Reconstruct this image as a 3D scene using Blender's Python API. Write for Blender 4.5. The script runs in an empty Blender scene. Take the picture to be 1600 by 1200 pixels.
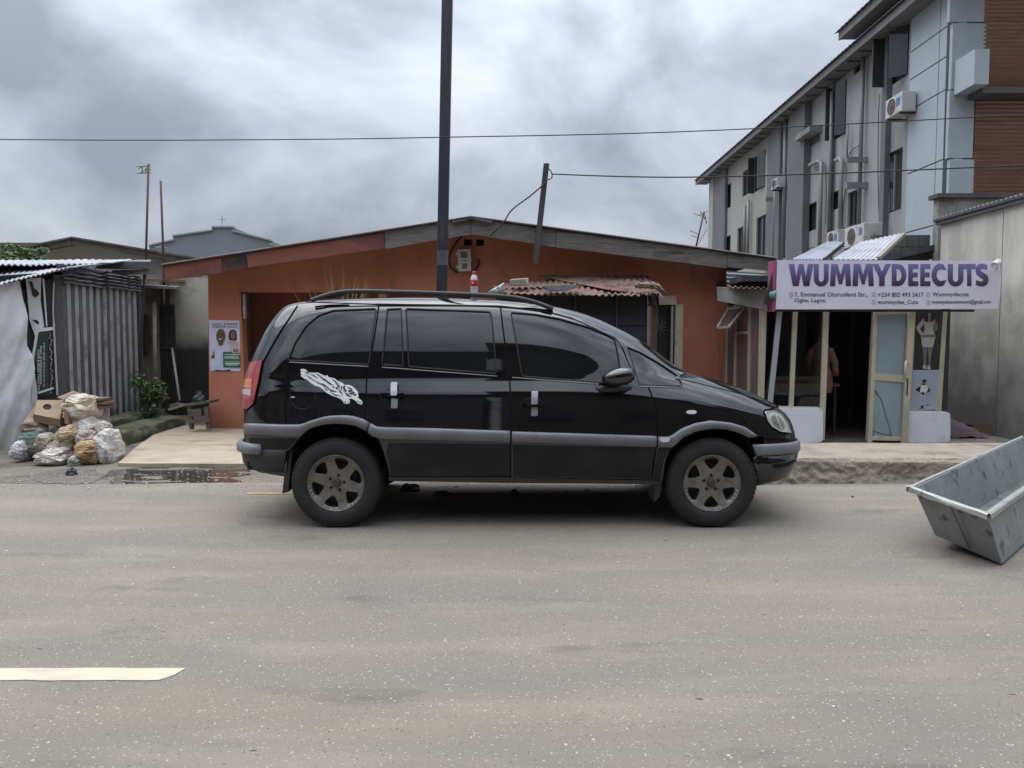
import bpy, math, random
import numpy as np
from mathutils import Vector, Matrix, noise
from mathutils.geometry import delaunay_2d_cdt
random.seed(7)
R = math.radians
scene = bpy.context.scene
COL = scene.collection

# ------------------------------------------------------------------ camera
FPX, CH, TH = 1180.0, 1.36, math.atan(70 / 1180)
cam_data = bpy.data.cameras.new('camera')
cam = bpy.data.objects.new('camera', cam_data); COL.objects.link(cam)
cam_data.sensor_width = 36.0; cam_data.lens = FPX / 1600 * 36.0
cam_data.clip_start = 0.05; cam_data.clip_end = 1000
cam.location = (0, 0, CH); cam.rotation_euler = (math.pi / 2 - TH, 0, 0)
scene.camera = cam

# ------------------------------------------------------------------ sky
SUN_EL, SUN_ROT = R(66), R(312)
world = bpy.data.worlds.new('World'); scene.world = world; world.use_nodes = True
wt = world.node_tree; wt.nodes.clear()
def wn(t, **kw):
    n = wt.nodes.new(t)
    for k, v in kw.items(): setattr(n, k, v)
    return n
def wl(a, b): wt.links.new(a, b)
w_out = wn('ShaderNodeOutputWorld'); w_bg = wn('ShaderNodeBackground'); w_bg2 = wn('ShaderNodeBackground')
w_add = wn('ShaderNodeAddShader')
w_sky = wn('ShaderNodeTexSky', sky_type='NISHITA', sun_disc=False)
w_sky.sun_elevation = SUN_EL; w_sky.sun_rotation = SUN_ROT; w_sky.dust_density = 3.0
w_bg2.inputs['Strength'].default_value = 0.012
wl(w_sky.outputs[0], w_bg2.inputs['Color'])
tc = wn('ShaderNodeTexCoord'); sep = wn('ShaderNodeSeparateXYZ'); wl(tc.outputs['Generated'], sep.inputs[0])
mz = wn('ShaderNodeMath', operation='MAXIMUM'); mz.inputs[1].default_value = 0.0; wl(sep.outputs['Z'], mz.inputs[0])
mp = wn('ShaderNodeMapping'); mp.inputs['Location'].default_value = (0.9, 2.2, 0.35); mp.inputs['Scale'].default_value = (1.15, 1.15, 1.65)
wl(tc.outputs['Generated'], mp.inputs[0])
n1 = wn('ShaderNodeTexNoise'); n1.inputs['Scale'].default_value = 3.0; n1.inputs['Detail'].default_value = 9
n1.inputs['Roughness'].default_value = 0.53; n1.inputs['Distortion'].default_value = 0.3
wl(mp.outputs[0], n1.inputs['Vector'])
cr = wn('ShaderNodeValToRGB'); e = cr.color_ramp.elements
e[0].position = 0.37; e[0].color = (0.170, 0.190, 0.225, 1)
e[1].position = 0.68; e[1].color = (0.46, 0.49, 0.525, 1)
m1 = e.new(0.47); m1.color = (0.255, 0.280, 0.325, 1)
m2 = e.new(0.56); m2.color = (0.35, 0.378, 0.42, 1)
wl(n1.outputs['Fac'], cr.inputs[0])
# an overcast sky is brighter overhead than at the horizon
zg = wn('ShaderNodeMath', operation='MULTIPLY_ADD'); zg.inputs[1].default_value = 4.6; zg.inputs[2].default_value = 0.80
pz = wn('ShaderNodeMath', operation='POWER'); pz.inputs[1].default_value = 2.4; wl(mz.outputs[0], pz.inputs[0]); wl(pz.outputs[0], zg.inputs[0])
sc_ = wn('ShaderNodeVectorMath', operation='SCALE'); wl(cr.outputs[0], sc_.inputs[0]); wl(zg.outputs[0], sc_.inputs['Scale'])
wl(sc_.outputs[0], w_bg.inputs['Color']); w_bg.inputs['Strength'].default_value = 0.91
wl(w_bg.outputs[0], w_add.inputs[0]); wl(w_bg2.outputs[0], w_add.inputs[1]); wl(w_add.outputs[0], w_out.inputs[0])

sun_d = bpy.data.lights.new('sun', 'SUN'); sun_d.energy = 1.05; sun_d.angle = R(75); sun_d.color = (1.0, 0.965, 0.92)
sun = bpy.data.objects.new('sun', sun_d); COL.objects.link(sun)
sd = Vector((math.sin(SUN_ROT) * math.cos(SUN_EL), math.cos(SUN_ROT) * math.cos(SUN_EL), math.sin(SUN_EL)))
sun.rotation_euler = sd.to_track_quat('Z', 'Y').to_euler()

scene.view_settings.view_transform = 'Standard'; scene.view_settings.look = 'None'
scene.view_settings.gamma = 1; scene.view_settings.use_curve_mapping = False
scene.view_settings.exposure = 0.86
scene.cycles.max_bounces = 6; scene.cycles.transparent_max_bounces = 8

# ------------------------------------------------------------------ pixel -> place
CT, ST = math.cos(TH), math.sin(TH)
def ray(px, py):
    u, v = (px - 800) / FPX, (600 - py) / FPX
    return Vector((u, v * ST + CT, v * CT - ST))
def P(px, py, Y):
    d = ray(px, py); t = Y / d.y
    return Vector((d.x * t, Y, CH + d.z * t))
def G(px, py, z=0.0):
    d = ray(px, py); t = (z - CH) / d.z
    return Vector((d.x * t, d.y * t, z))
def FX(px, py, X):
    d = ray(px, py); t = X / d.x
    return Vector((X, d.y * t, CH + d.z * t))

# ------------------------------------------------------------------ materials
MATS = {}
def M(name, c1, c2=None, scale=4.0, rough=0.8, bump=0.0, bscale=40.0, metallic=0.0, spec=0.5,
      stain=None, sscale=(1, 1, 1), spos=0.5, swid=0.15, samt=1.0, detail=6, coat=0.0, stretch=(1, 1, 1),
      stain2=None, s2scale=(8, 8, 8), s2pos=0.6, s2wid=0.06, grad=None, rough2=None):
    if name in MATS: return MATS[name]
    m = bpy.data.materials.new(name); m.use_nodes = True; nt = m.node_tree; N = nt.nodes; L = nt.links
    b = N['Principled BSDF']
    b.inputs['Roughness'].default_value = rough; b.inputs['Metallic'].default_value = metallic
    b.inputs['Specular IOR Level'].default_value = spec; b.inputs['Coat Weight'].default_value = coat
    b.inputs['Coat Roughness'].default_value = 0.04
    c2 = c2 or tuple(min(1, c * 0.8) for c in c1)
    t = N.new('ShaderNodeTexCoord')
    g = N.new('ShaderNodeNewGeometry')
    mpn = N.new('ShaderNodeMapping'); mpn.inputs['Scale'].default_value = stretch; L.new(g.outputs['Position'], mpn.inputs[0])
    n = N.new('ShaderNodeTexNoise'); n.inputs['Scale'].default_value = scale; n.inputs['Detail'].default_value = detail
    n.inputs['Roughness'].default_value = 0.62; L.new(mpn.outputs[0], n.inputs['Vector'])
    r = N.new('ShaderNodeValToRGB'); r.color_ramp.elements[0].position = 0.34; r.color_ramp.elements[1].position = 0.66
    r.color_ramp.elements[0].color = (*c1, 1); r.color_ramp.elements[1].color = (*c2, 1); L.new(n.outputs['Fac'], r.inputs[0])
    col = r.outputs[0]
    def over(col, c, sc, pos, wid, amt):
        mm = N.new('ShaderNodeMapping'); mm.inputs['Scale'].default_value = sc; L.new(g.outputs['Position'], mm.inputs[0])
        nn = N.new('ShaderNodeTexNoise'); nn.inputs['Scale'].default_value = 1; nn.inputs['Detail'].default_value = 8
        nn.inputs['Roughness'].default_value = 0.65; L.new(mm.outputs[0], nn.inputs['Vector'])
        rr = N.new('ShaderNodeMapRange'); rr.inputs['From Min'].default_value = pos - wid; rr.inputs['From Max'].default_value = pos + wid
        rr.inputs['To Max'].default_value = amt; L.new(nn.outputs['Fac'], rr.inputs['Value'])
        mx = N.new('ShaderNodeMix'); mx.data_type = 'RGBA'; L.new(rr.outputs[0], mx.inputs['Factor']); L.new(col, mx.inputs['A'])
        mx.inputs['B'].default_value = (*c, 1); return mx.outputs['Result'], rr.outputs[0]
    if stain: col, sf = over(col, stain, sscale, spos, swid, samt)
    if stain2: col, sf2 = over(col, stain2, s2scale, s2pos, s2wid, 1.0)
    if grad:   # (z0, z1, colour, strength): grime that has crept up (or down) the surface
        sp = N.new('ShaderNodeSeparateXYZ'); L.new(g.outputs['Position'], sp.inputs[0])
        nn = N.new('ShaderNodeTexNoise'); nn.inputs['Scale'].default_value = 2.2; nn.inputs['Detail'].default_value = 7
        L.new(g.outputs['Position'], nn.inputs['Vector'])
        ad = N.new('ShaderNodeMath'); ad.operation = 'MULTIPLY_ADD'; ad.inputs[1].default_value = abs(grad[1] - grad[0]) * 1.3
        L.new(nn.outputs['Fac'], ad.inputs[0]); L.new(sp.outputs['Z'], ad.inputs[2])
        rr = N.new('ShaderNodeMapRange'); o_ = abs(grad[1] - grad[0]) * 0.65
        rr.inputs['From Min'].default_value = grad[0] + o_; rr.inputs['From Max'].default_value = grad[1] + o_
        rr.inputs['To Min'].default_value = grad[3]; rr.inputs['To Max'].default_value = 0
        L.new(ad.outputs[0], rr.inputs['Value'])
        mx = N.new('ShaderNodeMix'); mx.data_type = 'RGBA'; L.new(rr.outputs[0], mx.inputs['Factor']); L.new(col, mx.inputs['A'])
        mx.inputs['B'].default_value = (*grad[2], 1); col = mx.outputs['Result']
    L.new(col, b.inputs['Base Color'])
    if rough2 is not None:
        rr = N.new('ShaderNodeMapRange'); rr.inputs['To Min'].default_value = rough; rr.inputs['To Max'].default_value = rough2
        rr.inputs['From Min'].default_value = .35; rr.inputs['From Max'].default_value = .65
        L.new(n.outputs['Fac'], rr.inputs['Value']); L.new(rr.outputs[0], b.inputs['Roughness'])
    if bump:
        bn = N.new('ShaderNodeTexNoise'); bn.inputs['Scale'].default_value = bscale; bn.inputs['Detail'].default_value = 5
        L.new(mpn.outputs[0], bn.inputs['Vector'])
        bp = N.new('ShaderNodeBump'); bp.inputs['Strength'].default_value = bump; bp.inputs['Distance'].default_value = 0.02
        L.new(bn.outputs['Fac'], bp.inputs['Height']); L.new(bp.outputs[0], b.inputs['Normal'])
    MATS[name] = m; return m

# ------------------------------------------------------------------ objects
ORG = {}
def org(o): return ORG.get(o.name, Vector((0, 0, 0))) if o else Vector((0, 0, 0))
def tag(o, label=None, cat=None, group=None, kind=None):
    if label: o['label'] = label
    if cat: o['category'] = cat
    if group: o['group'] = group
    if kind: o['kind'] = kind
    return o
def thing(name, loc, label, cat, group=None):
    o = bpy.data.objects.new(name, None); COL.objects.link(o); o.empty_display_size = .1
    o.location = loc; ORG[o.name] = Vector(loc); return tag(o, label, cat, group)
def obj(name, verts, faces, mat, parent=None, smooth=False, normals=None, bevel=0):
    og = org(parent)
    me = bpy.data.meshes.new(name); me.from_pydata([(v[0] - og.x, v[1] - og.y, v[2] - og.z) for v in verts], [], faces)
    mats = mat if isinstance(mat, (list, tuple)) else [mat]
    for m in mats: me.materials.append(m)
    if smooth: me.polygons.foreach_set('use_smooth', [True] * len(me.polygons))
    me.update()
    if normals is not None: me.normals_split_custom_set_from_vertices([tuple(n) for n in normals])
    o = bpy.data.objects.new(name, me); COL.objects.link(o)
    if parent: o.parent = parent; ORG[o.name] = og
    if bevel:
        b = o.modifiers.new('bevel', 'BEVEL'); b.width = bevel; b.segments = 2; b.limit_method = 'ANGLE'
    return o
class MB:
    def __init__(s): s.v = []; s.f = []
    def add(s, v, f):
        n = len(s.v); s.v += [Vector(p) for p in v]; s.f += [tuple(i + n for i in q) for q in f]; return s
    def hexa(s, a, b): # a: 4 bottom/front points, b: 4 matching points
        return s.add(list(a) + list(b), [(3, 2, 1, 0), (4, 5, 6, 7), (0, 1, 5, 4), (1, 2, 6, 5), (2, 3, 7, 6), (3, 0, 4, 7)])
    def box(s, x0, x1, y0, y1, z0, z1):
        return s.hexa([(x0, y0, z0), (x1, y0, z0), (x1, y1, z0), (x0, y1, z0)], [(x0, y0, z1), (x1, y0, z1), (x1, y1, z1), (x0, y1, z1)])
    def quad(s, p, th): # slab: 4 points + thickness vector
        th = Vector(th); return s.hexa([Vector(q) for q in p], [Vector(q) + th for q in p])
    def bar(s, p, q, w, h=None, up=(0, 0, 1)):
        p, q = Vector(p), Vector(q); h = h or w; d = (q - p).normalized(); u = Vector(up)
        if abs(d.dot(u)) > .98: u = Vector((0, 1, 0))
        a = d.cross(u).normalized() * (w / 2); b = a.cross(d).normalized() * (h / 2)
        return s.hexa([p - a - b, p + a - b, p + a + b, p - a + b], [q - a - b, q + a - b, q + a + b, q - a + b])
    def tube(s, pts, r, n=8, cap=True):
        pts = [Vector(p) for p in pts]; rr = r if isinstance(r, (list, tuple)) else [r] * len(pts)
        base = len(s.v); pa = None
        for i, p in enumerate(pts):
            d = (pts[min(i + 1, len(pts) - 1)] - pts[max(i - 1, 0)]).normalized()
            if pa is None:
                pa = d.cross(Vector((0, 0, 1)) if abs(d.z) < .9 else Vector((1, 0, 0))).normalized()
            else:
                pa = (pa - d * pa.dot(d)).normalized()
            b = d.cross(pa)
            for k in range(n):
                t = 2 * math.pi * k / n; s.v.append(p + (pa * math.cos(t) + b * math.sin(t)) * rr[i])
        for i in range(len(pts) - 1):
            for k in range(n):
                a0 = base + i * n + k; a1 = base + i * n + (k + 1) % n
                s.f.append((a0, a1, a1 + n, a0 + n))
        if cap:
            s.f.append(tuple(base + k for k in range(n))[::-1]); s.f.append(tuple(base + (len(pts) - 1) * n + k for k in range(n)))
        return s
    def lathe(s, c, axis, prof, n=24, ref=None): # prof: (r, h) along axis
        c = Vector(c); ax = Vector(axis).normalized()
        a = ax.cross(Vector((0, 0, 1)) if abs(ax.z) < .9 else Vector((1, 0, 0))).normalized(); b = ax.cross(a); base = len(s.v)
        for r_, h in prof:
            for k in range(n):
                t = 2 * math.pi * k / n; s.v.append(c + ax * h + (a * math.cos(t) + b * math.sin(t)) * r_)
        for i in range(len(prof) - 1):
            for k in range(n):
                a0 = base + i * n + k; a1 = base + i * n + (k + 1) % n; s.f.append((a0, a1, a1 + n, a0 + n))
        return s
    def sheet(s, fn, nu, nv, th=None): # grid of fn(u,v), optional thickness vector
        b = len(s.v)
        for j in range(nv + 1):
            for i in range(nu + 1): s.v.append(Vector(fn(i / nu, j / nv)))
        for j in range(nv):
            for i in range(nu):
                a = b + j * (nu + 1) + i; s.f.append((a, a + 1, a + nu + 2, a + nu + 1))
        if th is not None:
            th = Vector(th); m = (nu + 1) * (nv + 1)
            s.v += [p + th for p in s.v[b:b + m]]
            for j in range(nv):
                for i in range(nu):
                    a = b + m + j * (nu + 1) + i; s.f.append((a + nu + 1, a + nu + 2, a + 1, a))
            W = nu + 1
            for i in range(nu):
                a = b + i; s.f.append((a, a + m, a + m + 1, a + 1)); a = b + nv * W + i; s.f.append((a, a + 1, a + m + 1, a + m))
            for j in range(nv):
                a = b + j * W; s.f.append((a, a + W, a + W + m, a + m)); a = b + j * W + nu; s.f.append((a, a + m, a + m + W, a + W))
        return s
    def build(s, name, mat, parent=None, smooth=False, bevel=0): return obj(name, s.v, s.f, mat, parent, smooth, bevel=bevel)

def inside(x, y, loops):
    c = False
    for L in loops:
        j = len(L) - 1
        for i in range(len(L)):
            xi, yi = L[i]; xj, yj = L[j]
            if (yi > y) != (yj > y) and x < (xj - xi) * (y - yi) / (yj - yi) + xi: c = not c
            j = i
    return c
def cdt(loops, extra=()):
    vs, es = [], []
    for L in loops:
        b = len(vs); n = len(L); vs += [Vector(p) for p in L]; es += [(b + i, b + (i + 1) % n) for i in range(n)]
    vs += [Vector(p) for p in extra if inside(p[0], p[1], loops)]
    ov, oe, of, *_ = delaunay_2d_cdt(vs, es, [], 0, 1e-7)
    fs = []
    for f in of:
        cx = sum(ov[i].x for i in f) / len(f); cy = sum(ov[i].y for i in f) / len(f)
        if inside(cx, cy, loops): fs.append(tuple(f))
    return [(p.x, p.y) for p in ov], fs
def resample(L, step, closed=True):
    out = []; n = len(L)
    for i in range(n if closed else n - 1):
        a, b = L[i], L[(i + 1) % n]; d = math.dist(a, b); k = max(1, int(math.ceil(d / step)))
        out += [(a[0] + (b[0] - a[0]) * j / k, a[1] + (b[1] - a[1]) * j / k) for j in range(k)]
    if not closed: out.append(tuple(L[-1]))
    return out
def smooth_loop(L, it=2, closed=True):
    for _ in range(it):
        o = []; n = len(L)
        for i in range(n if closed else n - 1):
            a, b = L[i], L[(i + 1) % n]
            o += [(a[0] * .75 + b[0] * .25, a[1] * .75 + b[1] * .25), (a[0] * .25 + b[0] * .75, a[1] * .25 + b[1] * .75)]
        if not closed: o = [L[0]] + o + [L[-1]]
        L = o
    return L
def plate(name, loops, fn, th, mat, parent=None, extra=(), bevel=0):
    """flat or curved plate: 2D loops mapped by fn, with thickness vector th"""
    v2, f2 = cdt(loops, extra); th = Vector(th); front = [Vector(fn(*p)) for p in v2]; n = len(front)
    fo = [tuple(f) for f in f2]; v = front + [p + th for p in front]; f = fo + [tuple(i + n for i in q[::-1]) for q in fo]
    for L in loops:
        b = len(v); m = len(L); a = [Vector(fn(*p)) for p in L]; v += a + [p + th for p in a]
        f += [(b + i, b + m + i, b + m + (i + 1) % m, b + (i + 1) % m) for i in range(m)]
    return obj(name, v, f, mat, parent)
def text(name, body, x0, y0, x1, y1, fn, mat, parent, bold=0.0, depth=0.0):
    cu = bpy.data.curves.new('lettering', 'FONT'); cu.body = body; cu.offset = bold; cu.extrude = depth; cu.resolution_u = 3
    to = bpy.data.objects.new('lettering', cu); COL.objects.link(to)
    me = bpy.data.meshes.new_from_object(to.evaluated_get(bpy.context.evaluated_depsgraph_get()))
    co = [v.co.copy() for v in me.vertices]; fs = [tuple(p.vertices) for p in me.polygons]
    bpy.data.objects.remove(to); bpy.data.curves.remove(cu); bpy.data.meshes.remove(me)
    ax, bx = min(c.x for c in co), max(c.x for c in co); ay, by = min(c.y for c in co), max(c.y for c in co)
    v = [fn(x0 + (c.x - ax) / (bx - ax) * (x1 - x0), y1 - (c.y - ay) / (by - ay) * (y1 - y0)) for c in co]
    return obj(name, v, fs, mat, parent)
def ell(cx, cy, rx, ry, n=20, a0=0): return [(cx + rx * math.cos(2 * math.pi * i / n + a0), cy + ry * math.sin(2 * math.pi * i / n + a0)) for i in range(n)]
def nz(x, y=0, z=0): return noise.noise(Vector((x, y, z)))
def copy_tree(o, parent=None):
    c = o.copy(); COL.objects.link(c)
    if parent: c.parent = parent
    for ch in o.children: copy_tree(ch, c)
    return c
# ================================================================== THE CAR
YC = 6.22
def hermite(tab):
    xs = np.array([t[0] for t in tab]); ys = np.array([t[1] for t in tab]); n = len(xs)
    d = np.diff(ys) / np.diff(xs); m = np.zeros(n); m[0] = d[0]; m[-1] = d[-1]
    for i in range(1, n - 1):
        m[i] = 0 if d[i - 1] * d[i] <= 0 else 2 * d[i - 1] * d[i] / (d[i - 1] + d[i])
    def f(x):
        x = min(max(x, xs[0]), xs[-1]); i = min(max(int(np.searchsorted(xs, x)) - 1, 0), n - 2)
        h = xs[i + 1] - xs[i]; t = (x - xs[i]) / h; t2, t3 = t * t, t ** 3
        return float((2 * t3 - 3 * t2 + 1) * ys[i] + (t3 - 2 * t2 + t) * h * m[i] + (-2 * t3 + 3 * t2) * ys[i + 1] + (t3 - t2) * h * m[i + 1])
    return f
xf_t = hermite([(.2, 2.02), (.265, 2.07), (.33, 2.15), (.42, 2.175), (.5, 2.185), (.59, 2.185), (.66, 2.175), (.75, 2.145), (.82, 2.09), (.865, 2.02), (.90, 1.95), (.97, 1.80),
                (1.066, 1.53), (1.115, 1.36), (1.16, 1.27), (1.345, 1.02), (1.445, .83), (1.54, .62), (1.60, .42), (1.64, .20), (1.668, -.08), (1.69, -.4), (1.705, -.65)])
xr_t = hermite([(.2, -1.98), (.3, -2.02), (.4, -2.05), (.5, -2.06), (.6, -2.065), (.755, -2.067), (.9, -2.065), (1.03, -2.05), (1.2, -2.005), (1.335, -1.945), (1.42, -1.905), (1.5, -1.862), (1.58, -1.812), (1.625, -1.765), (1.65, -1.69), (1.668, -1.47), (1.69, -1.02), (1.705, -.75)])
w_t = hermite([(.2, .80), (.27, .842), (.4, .866), (.55, .874), (.65, .872), (.75, .867), (.86, .857), (.92, .846), (.97, .832), (1.02, .815), (1.08, .795), (1.3, .738), (1.45, .692), (1.54, .657), (1.585, .632), (1.62, .595),
               (1.655, .51), (1.68, .38), (1.695, .22), (1.705, .02)])
n_t = hermite([(.2, 5.0), (.6, 5.6), (.9, 5.6), (1.1, 5.6), (1.4, 5.5), (1.6, 4.4), (1.705, 2.2)])
ZT = 1.704
TB = [(xf_t(z), xr_t(z), w_t(z), n_t(z)) for z in np.linspace(.2, 1.705, 1506)]
def tb(z):
    k = min(max((z - .2) * 1000, 0), 1504.999); i = int(k); t = k - i; a, b = TB[i], TB[i + 1]
    return [a[j] + (b[j] - a[j]) * t for j in range(4)]
zs_ = np.linspace(.2, 1.705, 1506); q_ = [0.0]
for i in range(1, 1506):
    a, b = TB[i - 1], TB[i]; q_.append(q_[-1] + math.sqrt(1e-6 + .5 * (b[0] - a[0]) ** 2 + (b[2] - a[2]) ** 2))
q_ = np.array(q_)
def z2q(z): return float(np.interp(z, zs_, q_))
def q2z(q): return float(np.interp(q, q_, zs_))
def surf(phi, z):
    xf, xr, w, n = tb(z); c, s = math.cos(phi), math.sin(phi)
    r = (abs(c) ** n + abs(s) ** n) ** (-1 / n)
    return Vector(((xf + xr) / 2 + (xf - xr) / 2 * r * c, YC - w * r * s, z))
def snorm(phi, z):
    e1, e2 = .004, .0015; z0, z1 = max(z - e2, .2), min(z + e2, 1.7045)
    a = surf(phi + e1, z) - surf(phi - e1, z); b = surf(phi, z1) - surf(phi, z0)
    n = b.cross(a)
    if n.length < 1e-12: return Vector((0, 0, 1))
    n.normalize()
    o = surf(phi, z) - Vector(((tb(z)[0] + tb(z)[1]) / 2, YC, z))
    if n.dot(o + Vector((0, 0, .001))) < 0 and abs(n.z) < .99: n = -n
    return n
def spt(phi, z, off=0.0): return surf(phi, z) + snorm(phi, z) * off
def impl(p):
    xf, xr, w, n = tb(p.z); return abs((p.x - (xf + xr) / 2) / ((xf - xr) / 2)) ** n + (abs(p.y - YC) / max(w, 1e-4)) ** n - 1
_pc = {}
def cp(px, py):
    """photo pixel -> (phi, z) on the body surface, by casting a ray at the curved body"""
    k = (round(px, 2), round(py, 2))
    if k in _pc: return _pc[k]
    d = ray(px, py); best = None; prev = None; hit = None
    y = 5.22
    while y < 6.7:
        t = y / d.y; p = Vector((d.x * t, y, CH + d.z * t))
        g = impl(p) if .2 <= p.z <= ZT else 9
        if best is None or g < best[0]: best = (g, p)
        if g < 0:
            a, b = y - .012, y
            for _ in range(18):
                m = (a + b) / 2; t = m / d.y; pp = Vector((d.x * t, m, CH + d.z * t))
                if (impl(pp) if .2 <= pp.z <= ZT else 9) < 0: b = m
                else: a = m
            t = b / d.y; hit = Vector((d.x * t, b, CH + d.z * t)); break
        y += .012
    p = hit or best[1]
    xf, xr, w, n = tb(min(max(p.z, .2), ZT))
    phi = math.atan2((YC - p.y) / max(w, 1e-4), (p.x - (xf + xr) / 2) / ((xf - xr) / 2))
    _pc[k] = (phi, min(max(p.z, .2), ZT)); return _pc[k]
UM = 1.7
def cl(L, step=5, closed=True): # px loop -> (u,q) loop
    return [(lambda s: (s[0] * UM, z2q(s[1])))(cp(*p)) for p in resample(L, step, closed)]
def sl(L): return [(a * UM, z2q(z)) for a, z in L]
def skin(name, loops, off, mat, parent, edge=0.0, mirror=0, grid=.035, label=None):
    us = [p[0] for p in loops[0]]; qs = [p[1] for p in loops[0]]
    ex = []; u = min(us) + grid / 2
    while u < max(us):
        q = min(qs) + grid / 2
        while q < max(qs): ex.append((u, q)); q += grid
        u += grid
    v2, f2 = cdt(loops, ex)
    sgn = -1 if mirror else 1
    par = [(p[0] / UM * sgn, q2z(p[1])) for p in v2]
    v = [spt(a, z, off) for a, z in par]; nn = [snorm(a, z) for a, z in par]
    f = []
    for t in f2:
        t = tuple(t); fn_ = (v[t[1]] - v[t[0]]).cross(v[t[2]] - v[t[0]])
        f.append(t if fn_.dot(nn[t[0]]) >= 0 else t[::-1])
    if edge:
        for L in loops:
            b = len(v); m = len(L); pr = [(p[0] / UM * sgn, q2z(p[1])) for p in L]
            v += [spt(a, z, off) for a, z in pr] + [spt(a, z, off - edge) for a, z in pr]
            for i in range(m):
                j = (i + 1) % m; nn_ = None
            ns = []
            for i in range(m):
                d = v[b + (i + 1) % m] - v[b + i - (0 if i else 0)]; dd = v[b + (i + 1) % m] - v[b + (i - 1) % m]
                ns.append(dd.cross(snorm(*pr[i])).normalized() if dd.length > 1e-9 else snorm(*pr[i]))
            nn += ns + ns
            f += [(b + i, b + (i + 1) % m, b + m + (i + 1) % m, b + m + i) for i in range(m)]
    o = obj(name, v, f, mat, parent, smooth=True, normals=nn)
    if label: o['label'] = label
    return o
def both(name, loops, off, mat, parent, **kw):
    a = skin(name, loops, off, mat, parent, **kw); b = skin(name, loops, off, mat, parent, mirror=1, **kw); return a, b
def ribbon(name, top, bot, prof, mat, parent, mirror=0, n=None, label=None):
    """raised moulding between two (phi,z) rails with a cross profile [(t, offset)]"""
    v = []; m = len(prof); sgn = -1 if mirror else 1
    for (a0, z0), (a1, z1) in zip(top, bot):
        for t, o in prof: v.append(spt((a0 + (a1 - a0) * t) * sgn, z0 + (z1 - z0) * t, o))
    f = []
    for i in range(len(top) - 1):
        for k in range(m - 1):
            a = i * m + k; q = (a, a + m, a + m + 1, a + 1); f.append(q if not mirror else q[::-1])
    f.append(tuple(range(m))); f.append(tuple((len(top) - 1) * m + k for k in range(m))[::-1])
    o = obj(name, v, f, mat, parent, smooth=True)
    if label: o['label'] = label
    me = o.data
    return o
def rail(L, n): # px polyline -> n evenly spaced (phi,z)
    d = [0]
    for i in range(1, len(L)): d.append(d[-1] + math.dist(L[i], L[i - 1]))
    out = []
    for k in range(n):
        t = d[-1] * k / (n - 1); out.append(cp(float(np.interp(t, d, [p[0] for p in L])), float(np.interp(t, d, [p[1] for p in L]))))
    return out

paint = M('black_car_paint', (.0045, .0045, .0055), (.006, .006, .007), scale=3, rough=.04, spec=.95)
lowblack = M('dusty_lower_black', (.012, .012, .012), (.017, .0165, .016), scale=5, rough=.42, spec=.22, stain=(.03, .028, .025), sscale=(3, 3, 5), spos=.62, swid=.15)
trim_black = M('matte_black_trim', (.022, .023, .025), (.03, .03, .032), rough=.55, bump=.05, bscale=200)
rubber = M('rubber_seal', (.008, .008, .008), rough=.6)
glass = M('tinted_window_glass', (.008, .009, .010), (.010, .011, .012), rough=.02, spec=.72)
mould = M('grey_plastic_moulding', (.15, .158, .175), (.18, .19, .205), scale=6, rough=.42, bump=.03, bscale=120, stain=(.13, .13, .135), sscale=(5, 5, 5), spos=.6, swid=.15)
chrome = M('chrome', (.60, .61, .62), (.52, .53, .55), scale=20, rough=.3, metallic=.85)
underblack = M('underbody_black', (.010, .010, .010), rough=.9)
lensred = M('red_lamp_lens', (.36, .010, .014), (.28, .01, .012), rough=.12, coat=1)
lensorange = M('amber_lamp_lens', (.60, .19, .03), rough=.15, coat=1)
lensclear = M('clear_lamp_lens', (.46, .455, .40), (.33, .33, .28), scale=30, rough=.1, coat=1)
decalwhite = M('white_vinyl', (.72, .74, .74), rough=.45)
decalblack = M('black_vinyl', (.03, .03, .03), rough=.5)

car = thing('parked_car', (0.08, YC, 0), 'black minivan parked side-on with grey mouldings and a white leaping cat sticker', 'car')

WR, WF = (-1.267, .325), (1.439, .325)
# inner shell (dark body behind the panel gaps)
NP, NZ = 120, 56
v, f = [], []
zz = [q2z(q) for q in np.linspace(z2q(.345), z2q(1.7035), NZ)]
for z in zz:
    for i in range(NP): v.append(spt(2 * math.pi * i / NP, z, -.012))
for j in range(NZ - 1):
    for i in range(NP):
        a = j * NP + i; b = j * NP + (i + 1) % NP; c = (v[a] + v[b] + v[a + NP]) / 3
        if any((c.x - w[0]) ** 2 + (c.z - w[1]) ** 2 < .465 ** 2 and c.z < .80 for w in (WR, WF)) or (c.x < -1.62 and c.z < .40): continue
        f.append((a, b, b + NP, a + NP))
f.append(tuple(range((NZ - 1) * NP, NZ * NP)))
shell = obj('inner_shell', v, f, underblack, car, smooth=True)
ub = MB(); ub.box(-.80, 1.0, YC - .78, YC + .78, .335, .37); ub.box(-1.95, -1.72, YC - .70, YC + .70, .40, .46)
ub.box(-1.75, -.8, YC - .5, YC + .5, .34, .38); ub.box(1.0, 1.9, YC - .5, YC + .5, .34, .38)
ub.tube([(-1.9, YC + .25, .24), (-.6, YC + .2, .24), (.9, YC + .1, .25)], .035)
ub.bar((WR[0], YC - .7, .32), (WR[0], YC + .7, .32), .09); ub.bar((WF[0], YC - .7, .32), (WF[0], YC + .7, .32), .09)
ub.build('underbody', underblack, car)

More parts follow.
